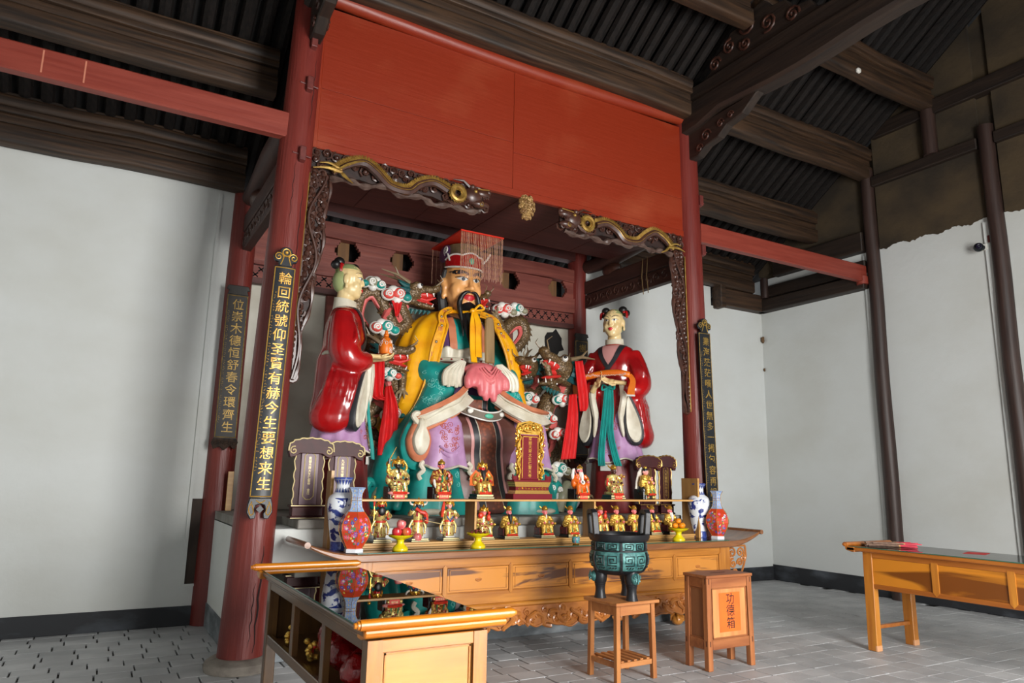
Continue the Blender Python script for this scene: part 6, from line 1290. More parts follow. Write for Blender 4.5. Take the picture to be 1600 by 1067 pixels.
for s, cx in ((-1, 3.02),):   # drooping sleeve mouth beside the left knee
    for nm, m, rx, rz, y, dz in (('sleeve_drop', TEAL, .185, .30, 7.30, 0), ('peach_drop_edge', PEACH, .145, .235, 7.22, .02), ('white_drop_lining', IVORY, .10, .175, 7.17, .03)):
        n = 28; ring = lambda q, yy: [(cx+rx*q*cos(a)*(1-.35*max(0, sin(a))), yy, 1.97+dz+rz*q*sin(a)+(.05*q if sin(a) > .9 else 0)) for a in [2*pi*k/n for k in range(n)]]
        eb(MB().loft([ring(.8, y+.10), ring(1, y+.05), ring(1, y), ring(.86, y-.03), ring(.5, y-.045), ring(.02, y-.05)]), nm, m)
    eb(MB().tube(bez([(3.0, 7.2, 2.16), (2.93, 7.2, 2.24), (3.0, 7.22, 2.27), (3.1, 7.22, 2.2)], 5), [.03]*8+[.035]*5+[.02]*3, 8), 'white_curl', IVORY)
b = MB().ell((3.83, 7.38, 2.83), (.23, .13, .10)).ell((3.84, 7.33, 2.72), (.21, .12, .13))
for k in range(7):
    x = 3.60+.08*k; zb = (2.60, 2.62, 2.52, 2.47, 2.46, 2.56, 2.60)[k]; b.tube(bez([(x*.6+3.83*.4, 7.32, 2.84), (x, 7.25, 2.72), (x+.012*(-1)**k, 7.25, zb)], 5), [.045]*5+[.05]*4+[.042, .03], 8)
ef(b, 'rose_hand_cloth', ROSE, .014, 3); ro = bpy.data.objects['rose_hand_cloth']; d = MB()
for k in range(4): d.tube(bez([(3.86-.05-.03*k, 7.235+.01*k, 2.86-.01*k), (3.87, 7.205-.002*k, 2.80-.045*k), (3.88+.06+.03*k, 7.235+.01*k, 2.87-.01*k)], 6), .011, 6)
eb(d, 'fold_lines', ROSE, ro)
for s in (-1, 1):
    b = MB()
    for k in range(5): x = 3.83+s*(.26+.048*k); b.tube(bez([(3.83+s*(.22+.012*k), 7.40, 2.92), (x-.01, 7.36, 2.78), (x+s*.02, 7.36, 2.62-.012*(k % 2))], 5), [.03]*4+[.034]*4+[.034, .03, .02], 8)
    eb(b, 'white_cuff', IVORY)
# gold silk cape
n = 72; rings = []; T = [0, .03, .08, .14, .22, .34, .48, .62, .76, .9, 1.0]
for t in T:
    rx = interp([(0, .17), (.07, .36), (.13, .54), (.22, .67), (.5, .84), (1, 1.08)], t); ry = interp([(0, .16), (.08, .28), (.16, .38), (.5, .47), (1, .60)], t); z = interp([(0, 3.64), (.08, 3.60), (.14, 3.52), (.22, 3.40), (1, 2.20)], t)
    ph = interp([(0, 40), (.1, 40), (.25, 28), (.5, 31), (.75, 38), (1, 49)], t); ring = []
    for k in range(n+1):
        a = rad(lerp(ph, 360-ph, k/n)); fo = .04*min(1, t*1.6)*sin(19*a+.6*sin(3*a)+2*t); x = 3.82-(rx+fo)*sin(a); y = 8.0-(ry+fo)*cos(a)-.05*t*max(0, cos(a)); zz = z-(.13*t*abs(sin(a))**2 if t > .5 else 0)+(.04 if t == 0 else 0)
        ring.append(V((x, y, zz)))
    rings.append(ring)
cm_ = MB(); cm_.loft(rings, cap=False, closed=False); cm_.xf(TE); me = baked(cm_.mesh('cape'), [('SOLIDIFY', dict(thickness=.014, offset=1)), ('SUBSURF', dict(levels=1, render_levels=1))]); me.name = 'cape'; cape = link('cape', me, SILK, EMP)
tr = MB(); btn = MB(); st = MB()
for side in (0, -1):
    e = [r[side] for r in rings[1:]]; e2 = [r[3 if side == 0 else -4] for r in rings[1:]]; mid = [(a*.45+b_*.55)+V((0, -.022, 0)) for a, b_ in zip(e, e2)]; mid = bez(mid, 4)
    tr.ribbon(mid, .085, .012, (0, -1, .1)); tr.tube([p+V((0, -.012, 0)) for p in bez(e, 4)], .016, 6)
    for k in range(4, len(mid)-4, 5):
        btn.ell(mid[k]+V((0, -.02, 0)), (.017, .012, .017), nu=9, nv=6)
        for q in (-1, 0, 1): c = mid[min(k+2, len(mid)-1)]+V((q*.02, -.014, 0)); st.box(c.x-.004, c.x+.004, c.y-.002, c.y+.001, c.z-.026, c.z+.026)
eb(tr, 'cape_trim', SILKT, cape); eb(btn, 'silver_buttons', mat('dull_silver', S(150, 140, 124), rough=.35, metal=.7), cape); eb(st, 'rust_stitch_marks', LINE, cape, smooth=False)
b = MB().tube(bez([(3.60, 7.86, 3.62), (3.70, 7.70, 3.585), (3.80, 7.60, 3.58), (3.92, 7.66, 3.60), (4.0, 7.82, 3.63)], 5), .022, 8).ell((3.79, 7.565, 3.585), (.04, .03, .035))
for P in ([(3.79, 7.55, 3.57), (3.77, 7.52, 3.40), (3.76, 7.48, 3.1), (3.75, 7.42, 2.93)], [(3.80, 7.55, 3.57), (3.83, 7.50, 3.42), (3.83, 7.48, 3.2), (3.82, 7.44, 3.0)]): p = bez(P, 5); b.ribbon(p, [.05+.03*min(1, i/5) for i in range(len(p))], .014, (0, -1, 0))
b.tube(bez([(3.80, 7.55, 3.59), (3.86, 7.52, 3.66), (3.93, 7.55, 3.62), (3.82, 7.55, 3.59)], 5), .014, 6); eb(b, 'cape_ties', SILK, cape)
gt = MB().prism([(-.062, 0), (.062, 0), (.066, .35), (.055, .53), (.03, .565), (-.03, .565), (-.055, .53), (-.066, .35)], (0, -.02, 0), (1, 0, 0), (0, 0, 1), (0, .04, 0))
go = tag(gt.build('court_tablet', OLIVEW, smooth=False, bevel=.012), 'long plain wooden court tablet held upright before the statue chest', 'tablet'); go.location = (3.93, 7.36, 2.93); go.rotation_euler = (rad(-4), 0, 0)

# ------------------------------------------------------------------ two attendants
def hand(mb, w, f, u, s, side=1):
    """cupped hand: wrist w, finger direction f, palm normal u"""
    w = V(w); f = V(f).normalized(); u = V(u).normalized(); r = f.cross(u).normalized()*side
    mb.tube([w-f*.10*s, w, w+f*.05*s], [.036*s, .034*s, .038*s], 10, flat=.8); mb.ell(w+f*.075*s, (.05*s, .05*s, .028*s), rot=Matrix((r, f, u)).transposed())
    for k in range(4):
        o = (-1.5+k)*.024*s; Ln = (.085, .1, .095, .075)[k]*s; p0 = w+f*.09*s+r*o; p1 = p0+f*Ln*.55+u*.006*s; p2 = p1+f*Ln*.35+u*.02*s; p3 = p2+f*Ln*.25+u*.03*s
        mb.tube([p0, p1, p2, p3], [.0125*s, .012*s, .0105*s, .006*s], 8)
    p0 = w+f*.03*s+r*-.045*s; mb.tube([p0, p0-r*.03*s+f*.035*s+u*.015*s, p0-r*.03*s+f*.075*s+u*.03*s], [.015*s, .0135*s, .008*s], 8)
def attendant(name, lab, loc, rz, kind):
    A = thing(name, lab, 'statue', loc, rz)
    def fo(mb, nm, m, vox, it=4, par=None): me = fuse(mb, vox, it); me.name = nm; return link(nm, me, m, par or A)
    # draped drum under the feet
    MB().loft([[((r+.012*sin(9*a+z*3))*cos(a), (r+.012*sin(9*a+z*3))*sin(a), z) for a in [2*pi*k/48 for k in range(48)]] for z, r in ((0, .39), (.04, .37), (.3, .32), (.55, .30), (.72, .29))]).build('draped_base', REDDULL, A)
    MB().box(-.09, .07, -.325, -.30, .52, .60).build('paper_slip', WHT, A, smooth=False)
    skr = MB().loft([[((r+f_*sin(10*a))*cos(a), (r*.86+f_*sin(10*a))*sin(a), z+f_*1.4*sin(5*a)) for a in [2*pi*k/60 for k in range(60)]] for z, r, f_ in ((.65, .38, .022), (.74, .345, .018), (.95, .31, .010), (1.3, .27, .005), (1.68, .24, 0))]).build('lavender_skirt', LAV, A)
    me = skr.data; sbv = bvh_of(me); d = MB(); deco_lines(d, sbv, 7, (0, 0, 1.05), .22, .36, 34, th=.004, r=(.02, .035)); q = d.build('cloud_drawing', LINE, skr); q['kind'] = 'stuff'
    d = MB().tube([((.38+.022*sin(10*a))*cos(a), (.327+.022*sin(10*a))*sin(a), .65+.03*sin(5*a)) for a in [2*pi*k/60 for k in range(60)]], .011, 5, loop=True); d.build('white_hem', IVORY, skr)
    # red robe: trunk, shoulders, arms and great hanging sleeves in one skin
    b = MB().loft([[(rx*cos(a), ry*sin(a), z) for a in [2*pi*k/28 for k in range(28)]] for z, rx, ry in ((.95, .27, .25), (1.3, .27, .24), (1.65, .265, .215), (1.9, .30, .215), (2.06, .31, .19), (2.15, .24, .16), (2.2, .12, .11))])
    for s in (-1, 1):
        b.tube(bez([(s*.24, .01, 2.08), (s*.30, .0, 1.9), (s*.35, -.04, 1.66), (s*.33, -.16, 1.56), (s*.20, -.26, 1.60)], 6), [.11, .115, .12, .125, .13, .135, .14, .145, .15, .155, .16, .165, .165, .165, .16, .15, .14, .13, .125, .12, .115, .11, .105, .1, .095], 14)
        for k in range(9): t = k/8; b.ell((s*lerp(.28, .37, t), lerp(-.08, .06, t), lerp(1.52, .98, t)), (lerp(.115, .14, t), lerp(.16, .22, t), .17))
        for k in range(5): q = -.17+.07*k; b.tube(bez([(s*(.33+.010*k), q*.7-.02, 1.62), (s*(.405+.006*k-.01*(k-2)**2*.5+.01), q+.0, 1.32), (s*(.455-.008*(k-2)**2), q*1.0+.06, 1.02), (s*(.425-.008*(k-2)**2), q*.9+.06, .90)], 5), [.016]*4+[.028]*8+[.022, .016, .010, .006], 7)
        for k in range(4): b.tube(bez([(s*(.20+.05*k), -.12, 2.03-.02*k), (s*(.30+.05*k), -.16, 1.85-.02*k), (s*(.36+.02*k), -.2+.03*k, 1.68)], 5), [.014]*4+[.022]*4+[.02, .016, .01], 7)
    b.tube(bez([(0, .06, 2.0), (0, .09, 1.5), (0, .11, .9)], 5), [.16]*4+[.2]*4+[.22, .22, .20], 14)
    rob = fo(b, 'red_robe', REDP, .02, 5); rbv = bvh_of(rob.data)
    def dc(nm, m, rows, off=.006, dd=(0, 1, 0), par=rob): return decal(MB(), rbv, rows, d=dd, off=off).build(nm, m, par)
    dc('pink_undershirt', PINKT, strip_rows([(-.12, 0, 2.17), (-.09, 0, 2.02), (-.02, 0, 1.88)], [(.12, 0, 2.17), (.09, 0, 2.02), (.02, 0, 1.88)], 14, 5), .008)
    dc('black_lapel', BLKP, strip_rows([(.20, 0, 2.17), (.10, 0, 1.96), (-.02, 0, 1.80), (-.16, 0, 1.68)], [(.125, 0, 2.18), (.045, 0, 1.98), (-.06, 0, 1.84), (-.21, 0, 1.72)], 24, 4), .016)
    dc('black_lapel', BLKP, strip_rows([(-.20, 0, 2.17), (-.15, 0, 2.02), (-.05, 0, 1.86)], [(-.125, 0, 2.18), (-.085, 0, 2.02), (-.0, 0, 1.88)], 20, 4), .013)
    MB().loft([[(r*cos(a), .02+r*sin(a), z+.02*sin(a)) for a in [2*pi*k/24 for k in range(24)]] for z, r in ((2.14, .135), (2.2, .128), (2.28, .122), (2.28, .105), (2.2, .1))]).build('white_neck_collar', IVORY, A)
    MB().tube([(.255*cos(a), .225*sin(a)-.0, 1.66+.012*sin(6*a)) for a in [2*pi*k/30 for k in range(30)]], .022, 7, loop=True).build('white_waistband', IVORY, A)
    # sleeve mouths: black border with ivory lining, long drop shapes
    for s in (-1, 1):
        T_, B_ = V((s*.24, -.25, 1.56)), V((s*.36, -.19, .84)); ax = (B_-T_); wv = V((s*.93, .30, 0)).normalized(); wv = (wv-ax.normalized()*wv.dot(ax.normalized())).normalized(); nv = ax.cross(wv).normalized(); nv = nv if nv.y < 0 else -nv; C_ = (T_+B_)/2
        for nm, m, g, d0 in (('black_sleeve_border', BLKP, 1.0, .0), ('ivory_sleeve_lining', IVORY, .76, .022)):
            n = 30; ring = [(C_+ax*(.06 if g < 1 else 0)*.5-ax*(-.5*cos(a)*g*(1 if g == 1 else 1.08))*1.0+wv*((.105+.06*cos(a))*sin(a)*g)) for a in [2*pi*k/n for k in range(n)]]
            mk = lambda q, d: [C_.lerp(p, q)+nv*(d+.0) for p in ring]
            MB().loft([mk(.95, d0-.10), mk(1, d0-.05), mk(1, d0+.0), mk(.93, d0+.018), mk(.6, d0+(.02 if g == 1 else .014)), mk(.02, d0+(.02 if g == 1 else .008))]).build(nm, m, A)
        MB().tube(bez([(s*.20, -.27, 1.62), (s*.21, -.28, 1.45), (s*.17, -.27, 1.2), (s*.20, -.25, .95)], 5), [.05]*5+[.045]*5+[.035, .03, .03, .025, .02, .01], 8).build('ivory_cuff', IVORY, A)
    # teal sash
    b = MB()
    for s in (-1, 1):
        p = bez([(s*.02, -.235, 1.60), (s*.035, -.262, 1.35), (s*.05-.01, -.30, 1.0), (s*.09+.02, -.345, .72), (s*.11+.05, -.36, .58)], 6)
        for k in range(4): b.tube([q+V(((-.027+.018*k)*(1+.4*i/len(p)), -.005*(k % 2), 0)) for i, q in enumerate(p)], .0125, 6)
    b.tube(bez([(0, -.25, 1.60), (.07, -.265, 1.63), (.08, -.265, 1.57), (0, -.255, 1.59), (-.07, -.265, 1.63), (-.08, -.265, 1.56), (0, -.25, 1.60)], 4), .014, 6); b.build('teal_sash', TEAL, A)
    # head
    Hz = 2.48; h = MB().ell((0, .0, Hz+.05), (.135, .16, .165)).ell((0, -.03, Hz-.07), (.12, .12, .11)).ell((0, -.075, Hz-.135), (.07, .065, .05)).tube([(0, .02, Hz-.08), (0, .03, 2.16)], [.088, .1], 14).ell((0, -.155, Hz-.015), (.02, .026, .02)).tube([(0, -.145, Hz+.05), (0, -.16, Hz)], [.013, .018], 8)
    for s in (-1, 1):
        h.ell((s*.058, -.078, Hz-.045), (.058, .058, .068)).ell((s*.138, .01, Hz+.01), (.018, .035, .06)).ell((s*.142, .005, Hz-.065), (.017, .02, .035)).tube([(s*.02, -.145, Hz+.075), (s*.075, -.135, Hz+.09), (s*.11, -.1, Hz+.085)], [.01, .012, .009], 6)
        h.ell((s*.018, -.148, Hz-.022), (.014, .014, .012))
    h.ell((0, -.142, Hz-.075), (.034, .02, .013)).ell((0, -.138, Hz-.095), (.028, .02, .013))
    hd_ = fo(h, 'head', CREAMSK, .0085, 6); hb2 = bvh_of(hd_.data); hh = lambda rows, off=.004: decal(MB(), hb2, rows, off=off)
    def multi(nm, m, L_, off):
        b = MB()
        for rows in L_: decal(b, hb2, rows, off=off)
        b.build(nm, m, hd_)
    for s in (-1, 1): multi('eye_white', WHT, [strip_rows([(s*.022, 0, Hz+.035), (s*.052, 0, Hz+.05), (s*.09, 0, Hz+.042)], [(s*.022, 0, Hz+.031), (s*.052, 0, Hz+.024), (s*.09, 0, Hz+.039)], 10, 3)], .003)
    multi('irises', BLKP, [disc_rows((s*.054, 0, Hz+.037), .012, .012, 10) for s in (-1, 1)], .006)
    multi('brows', BLKP, [strip_rows([(s*.022, 0, Hz+.078), (s*.06, 0, Hz+.098), (s*.11, 0, Hz+.085)], [(s*.022, 0, Hz+.069), (s*.06, 0, Hz+.088), (s*.11, 0, Hz+.082)], 10, 2) for s in (-1, 1)]+[strip_rows([(s*.018, 0, Hz+.037), (s*.052, 0, Hz+.054), (s*.1, 0, Hz+.046)], [(s*.018, 0, Hz+.034), (s*.052, 0, Hz+.049), (s*.1, 0, Hz+.042)], 10, 2) for s in (-1, 1)]+[disc_rows((0, 0, Hz+.09), .006, .006, 8)], .005)
    multi('lips', LIPS, [strip_rows([(-.036, 0, Hz-.078), (-.012, 0, Hz-.064), (0, 0, Hz-.068), (.012, 0, Hz-.064), (.036, 0, Hz-.078)], [(-.036, 0, Hz-.081), (-.012, 0, Hz-.105), (0, 0, Hz-.107), (.012, 0, Hz-.105), (.036, 0, Hz-.081)], 12, 4)], .004)
    MB().loft([[((.141*r)*cos(a), .012+.166*r*sin(a), z) for a in [rad(18)+rad(324-180+0)*0+2*pi*k/24 for k in range(24)]] for z, r in ((Hz+.135, .86), (Hz+.175, .66), (Hz+.205, .40), (Hz+.216, .1))]).ell((0, .06, Hz+.02), (.137, .115, .15)).build('shaved_hair', GREENH, hd_)
    for s in (-1, 1):
        q_ = -s*.07 if kind == 'bag' else 0
        bn = MB().ell((s*.12, .03+q_, Hz+.20), (.06, .06, .055)).ell((s*.155, .06+q_, Hz+.16), (.055, .055, .05)).build('hair_bun', HAIRB, hd_)
        MB().tube(bez([(s*.10, .02+q_, Hz+.17), (s*.175, -.0+q_, Hz+.165), (s*.185, -.0+q_, Hz+.08)], 4), [.014]*4+[.018]*4+[.014], 6).ell((s*.145, -.01+q_, Hz+.165), (.018, .018, .018)).build('red_ribbon', REDP, bn)
    b = MB()
    if kind == 'bag':
        hand(b, (.10, -.36, 1.66), (-.5, -.85, .05), (0, 0, 1), .95, 1); hand(b, (-.10, -.36, 1.66), (.5, -.85, .05), (0, 0, 1), .95, -1)
    else:
        hand(b, (.16, -.34, 1.64), (-.95, -.3, .1), (0, -.75, .65), 1.05, 1); hand(b, (-.14, -.36, 1.60), (.6, -.45, .65), (0, -.8, .5), 1.05, -1)
    fo(b, 'hands', CREAMSK, .007, 2)
    return A
LA = attendant('standing_attendant', 'standing statue in red robe at left of the throne, in profile holding an orange bag', (2.22, 7.5, 1.197), rad(68), 'bag')
RA = attendant('standing_attendant', 'standing statue in red robe at right of the throne holding an orange cloth roll', (5.93, 7.55, 1.197), rad(-56), 'roll')
def wl_(A, p): return Matrix.Translation(A.location) @ Matrix.Rotation(A.rotation_euler.z, 4, 'Z') @ V(p)
# orange bag in the left attendant's hands
bg = thing('orange_bag', 'orange patterned cloth bag in the hands of the left attendant', 'bag', wl_(LA, (0, -.44, 1.70)), LA.rotation_euler.z)
b = MB().lathe([(0, 0), (.085, .0), (.10, .02), (.098, .09), (.078, .165), (.045, .19), (.03, .2), (0, .2)], 20, sx=1.0, sy=.75); bo = b.build('cloth_body', ORAP, bg); bv2 = bvh_of(bo.data)
MB().ell((0, 0, .215), (.035, .03, .025)).ell((-.025, 0, .24), (.028, .02, .028)).ell((.03, 0, .235), (.03, .02, .022)).build('knot', ORAP, bg)
pt_ = MB(); rr = random.Random(3)
for k in range(22):
    a = rr.uniform(0, 2*pi); z = rr.uniform(.02, .15); r = interp([(0, .1), (.09, .099), (.165, .079)], z); c = V((r*cos(a), r*.75*sin(a), z)); t1 = V((-sin(a), .75*cos(a), 0)).normalized(); pt_.tube([c*1.01+.014*(cos(q)*t1)+V((0, 0, .018*sin(q))) for q in [2*pi*j/8 for j in range(8)]], .0025, 4, loop=True)
pt_.build('white_ring_pattern', WHT, bo)
rl_ = thing('cloth_roll', 'orange cloth roll with hanging ends in the hands of the right attendant', 'cloth', wl_(RA, (0, -.46, 1.72)), RA.rotation_euler.z)
b = MB().tube(bez([(-.36, .05, -.02), (-.2, .02, .0), (0, 0, .03), (.2, .0, .03), (.34, .04, .0)], 6), [.03]+[.04]*23+[.03], 12); bo = b.build('rolled_cloth', ORAP, rl_)
for s in (-1, 1):
    p = bez([(s*.345, .04, -.005), (s*.385, .03, -.08), (s*.37, .02, -.18), (s*.36, .02, -.27)], 5); MB().ribbon(p, [.05+.05*i/len(p) for i in range(len(p))], .022, (0, -1, 0)).build('hanging_end', ORAP, rl_)
    MB().ribbon([p[-2]+V((0, -.004, 0)), p[-1]+V((0, -.004, -.008))], .104, .028, (0, -1, 0)).build('white_fringe', WHT, rl_)
pt_ = MB(); rr = random.Random(8)
for k in range(20):
    x = -.33+.033*k; a = rr.uniform(-2.6, -.5); c = V((x, .01+.041*cos(a)*.0-.036, .0+.035*sin(a)+.03)); pt_.tube([c+V((.013*cos(q), -.004, .010*sin(q))) for q in [2*pi*j/8 for j in range(8)]], .0025, 4, loop=True)
pt_.build('white_ring_pattern', WHT, bo)

# ------------------------------------------------------------------ clay dragons
SCALE = mat('dragon_scales', S(128, 102, 66), S(90, 70, 46), (44, 44, 44), .38, metal=.2, bump=.35, kind='voronoi', lo=.1, hi=.6); BELLY = paint('dragon_belly', S(206, 96, 92)); DTEAL = paint('dragon_mane', S(34, 98, 96), S(20, 70, 74)); DHORN = paint('dragon_horn', S(128, 108, 80)); DRED = paint('dragon_mouth', S(206, 50, 44)); CLR = {'red': paint('cloud_red', S(222, 84, 74), S(206, 60, 54)), 'teal': paint('cloud_teal', S(24, 150, 138), S(16, 120, 116)), 'grey': paint('cloud_grey', S(140, 136, 112))}
def cloud(par, c, s, cols, face=(0, -1, 0), flip=1):
    c = V(c); s *= 1.2; ux = V((flip, 0, 0)); uz = V((0, 0, 1)); y = V((0, -1, 0)); L_ = [((-.55, -.05), .62), ((.35, .12), .72), ((1.05, -.12), .5), ((-.1, .35), .5), ((.2, -.4), .42)]
    b = MB()
    for (u, v), r in L_: b.ell(c+(u*ux+v*uz)*s, (r*s, .05, r*s*.85), nu=16, nv=7)
    o = b.build('cloud', WHT, par)
    for i, ((u, v), r) in enumerate(L_[:3]):
        q = c+(u*ux+v*uz)*s+y*.03; MB().ell(q, (r*s*.80, .038, r*s*.66), nu=16, nv=7).build('coloured_lobe', CLR[cols[i % len(cols)]], o)
    b = MB()
    for i, ((u, v), r) in enumerate(L_[:2]): b.tube(spiral(c+(u*ux+v*uz)*s+y*.062, ux, uz, r*s*.52, 1.6, 18, ph=i*2, sgn=(-1)**i), .011, 6)
    b.build('white_swirl', WHT, o); return o
def dragon(lab, path, r0, hpos, hdir, hs, clouds=(), legs=(), mouth=.45, taper=.5):
    o0 = V(path[-1]); D = thing('clay_dragon', lab, 'statue', o0); loc = lambda p: V(p)-o0
    P = [loc(p) for p in bez(path, 8)]; n = len(P); rad_ = [r0*(.8+.2*min(1, i/6))*lerp(1, taper, max(0, (i/n-.6)/.4)) for i in range(n)]
    MB().tube(P, rad_, 12).build('body', SCALE, D)
    bl = MB(); sp = MB(); Cn = sum(P, V())/n
    for i in range(1, n-1):
        t = (P[i+1]-P[i-1]).normalized(); curv = (P[i-1]+P[i+1])/2-P[i]; nn = curv if curv.length > 1e-5 else (Cn-P[i]); nn = nn-t*nn.dot(t); nn.normalize()
        P_b = P[i]+nn*rad_[i]*.66+V((0, -1, 0))*rad_[i]*.22; bl.v.append(tuple(P_b))
        q = P[i]-nn*rad_[i]*.92+V((0, -1, 0))*rad_[i]*.2; (sp.tube([q, q-nn*rad_[i]*.38+t*.03], [.02, .002], 4) if i % 2 else None)
    bp = [V(v) for v in bl.v]; MB().tube(bp, [r*.5 for r in rad_[1:-1]], 8).build('pink_belly', BELLY, D); sp.build('back_spines', SCALE, D)
    f = V(hdir).normalized(); s_ = f.cross(V((0, 0, 1))).normalized(); u = s_.cross(f).normalized(); hp = loc(hpos); Mx = Matrix((f, s_, u)).transposed()
    Pp = lambda a, b_, c_: hp+(f*a+s_*b_+u*c_)*hs
    h = MB().ell(Pp(0, 0, 0), (.16*hs, .12*hs, .12*hs), rot=Mx).ell(Pp(.17, 0, .03), (.16*hs, .085*hs, .06*hs), rot=Mx).ell(Pp(.31, 0, .06), (.055*hs, .07*hs, .05*hs), rot=Mx).ell(Pp(.12, 0, -.10-mouth*.12), (.18*hs, .07*hs, .035*hs), rot=Mx @ R3(0, mouth*.5, 0)).ell(Pp(.06, .08, .08), (.06*hs, .04*hs, .04*hs), rot=Mx).ell(Pp(.06, -.08, .08), (.06*hs, .04*hs, .04*hs), rot=Mx).ell(Pp(-.08, 0, -.05), (.12*hs, .11*hs, .12*hs), rot=Mx)
    me = fuse(h, .011*hs+.004, 2); me.name = 'head'; H = link('head', me, SCALE, D)
    MB().ell(Pp(.12, 0, -.035), (.17*hs, .072*hs, .04*hs), rot=Mx).ell(Pp(.12, 0, -.075-mouth*.08), (.16*hs, .058*hs, .022*hs), rot=Mx @ R3(0, mouth*.5, 0)).tube([Pp(.05, 0, -.07), Pp(.18, 0, -.085-mouth*.03), Pp(.3, 0, -.06)], [.03*hs, .025*hs, .006*hs], 7).build('red_mouth', DRED, H)
    tt = MB()
    for q in (-1, 1):
        for a in (.10, .18, .26): tt.tube([Pp(a, q*.06, -.02), Pp(a+.01, q*.06, -.065)], [.014*hs, .002], 5); tt.tube([Pp(a-.02, q*.05, -.11-mouth*.12-.3*(a-.1)*mouth), Pp(a, q*.05, -.075-mouth*.11-.3*(a-.1)*mouth)], [.012*hs, .002], 5)
    tt.build('teeth', WHT, H)
    MB().ell(Pp(.09, .10, .06), .034*hs).ell(Pp(.09, -.10, .06), .034*hs).build('eyes', WHT, H); MB().ell(Pp(.112, .122, .066), .017*hs).ell(Pp(.112, -.122, .066), .017*hs).build('pupils', BLKP, H)
    for q in (-1, 1):
        hn = MB()
        hn.tube([Pp(-.02, q*.07, .10), Pp(-.16, q*.09, .19), Pp(-.36, q*.11, .25)], [.024*hs, .018*hs, .005*hs], 7).tube([Pp(-.16, q*.09, .19), Pp(-.2, q*.12, .28)], [.015*hs, .004*hs], 6); hn.build('horn', DHORN, H); MB().tube([Pp(.3, q*.05, .08), Pp(.38, q*.08, .14), Pp(.34, q*.1, .2)], [.01*hs, .007*hs, .003*hs], 5).build('whisker', DHORN, H)
    mn = MB()
    for k in range(10):
        a = -2.4+4.8*k/9; mn.tube([Pp(-.05, .10*sin(a), -.02+.10*cos(a)), Pp(-.16, .18*sin(a), -.02+.17*cos(a))], [.045*hs, .004], 6)
    for k in range(6): mn.tube([Pp(-.04+.05*k, 0, -.14-mouth*.13-.006*k), Pp(-.06+.05*k, 0, -.21-mouth*.13)], [.03*hs, .004], 6)
    mn.build('teal_mane', DTEAL, H)['kind'] = 'stuff'
    for P_ in legs:
        pts = bez([loc(p) for p in P_], 5); lg = MB().tube(pts, [.062-.022*i/len(pts) for i in range(len(pts))], 9).build('leg', SCALE, D); e = pts[-1]; dr = (pts[-1]-pts[-3]).normalized(); sd = dr.cross(V((0, 1, 0))).normalized(); cw = MB().ell(e, .045)
        for q in (-1, 0, 1, 2): k1 = dr*.05+sd*(q-.5)*.04; cw.tube([e, e+k1*1.1+V((0, -.02, 0)), e+k1*1.5+dr*.03+V((0, -.01, -.01))], [.02, .016, .004], 6)
        cw.build('claw', DHORN, lg)
    for c, s, cols, fl in clouds: cloud(D, loc(c), s, cols, flip=fl)
    return D
dragon('clay dragon at upper left of the throne with a looped body, facing right', [(3.04, 7.9, 3.76), (2.98, 7.9, 3.62), (3.06, 7.9, 3.42), (2.94, 7.9, 3.33), (2.82, 7.9, 3.5), (2.66, 7.9, 3.72), (2.5, 7.92, 3.66), (2.46, 7.95, 3.42), (2.6, 7.98, 3.26), (2.84, 8.0, 3.16), (2.9, 8.02, 2.85), (2.72, 8.05, 2.55)], .085, (3.10, 7.86, 3.78), (1, -.25, .06), 1.0,
       clouds=(((2.86, 7.78, 3.70), .12, ('red', 'red', 'teal'), 1), ((2.62, 7.80, 3.80), .10, ('teal', 'grey', 'teal'), -1), ((2.72, 7.74, 3.28), .115, ('red', 'teal', 'teal'), 1)), legs=(((2.55, 7.9, 3.3), (2.36, 7.85, 3.32), (2.3, 7.8, 3.2)),))
dragon('clay dragon at lower left of the throne below the attendant hands, mouth open', [(2.72, 7.82, 3.0), (2.64, 7.84, 3.12), (2.7, 7.9, 2.9), (2.9, 7.85, 2.72), (2.94, 7.8, 2.5), (2.78, 7.85, 2.38), (2.62, 7.9, 2.28), (2.62, 7.9, 2.1), (2.82, 7.86, 2.0), (2.88, 7.88, 1.8), (2.68, 7.92, 1.6), (2.7, 7.95, 1.32)], .10, (2.76, 7.76, 2.98), (1, -.35, .04), 1.02,
       clouds=(((2.80, 7.70, 2.74), .09, ('teal', 'teal', 'red'), 1), ((2.86, 7.68, 2.28), .10, ('red', 'red', 'teal'), 1), ((2.88, 7.66, 1.92), .11, ('teal', 'teal', 'red'), 1), ((2.56, 7.72, 1.86), .09, ('grey', 'teal', 'grey'), -1)),
       legs=(((2.84, 7.8, 2.86), (2.98, 7.74, 2.80), (2.98, 7.7, 2.58)), ((2.7, 7.8, 2.2), (2.52, 7.74, 2.2), (2.62, 7.7, 1.98)), ((2.8, 7.9, 2.4), (2.95, 7.75, 2.36), (3.0, 7.7, 2.3))))
dragon('clay dragon arching behind the gold cape at the right shoulder of the seated statue', [(4.08, 8.05, 3.68), (4.22, 8.1, 3.5), (4.42, 8.1, 3.42), (4.62, 8.1, 3.62), (4.78, 8.1, 3.66), (4.84, 8.1, 3.5), (4.72, 8.1, 3.32), (4.5, 8.1, 3.2), (4.42, 8.12, 2.95)], .09, (4.03, 8.0, 3.80), (.3, -.9, .2), .8,
       clouds=(((4.42, 7.95, 3.76), .115, ('red', 'red', 'grey'), 1), ((4.62, 7.97, 3.80), .10, ('grey', 'teal', 'grey'), 1)), legs=(((4.5, 8.0, 3.45), (4.36, 7.95, 3.6), (4.3, 7.92, 3.66)),))
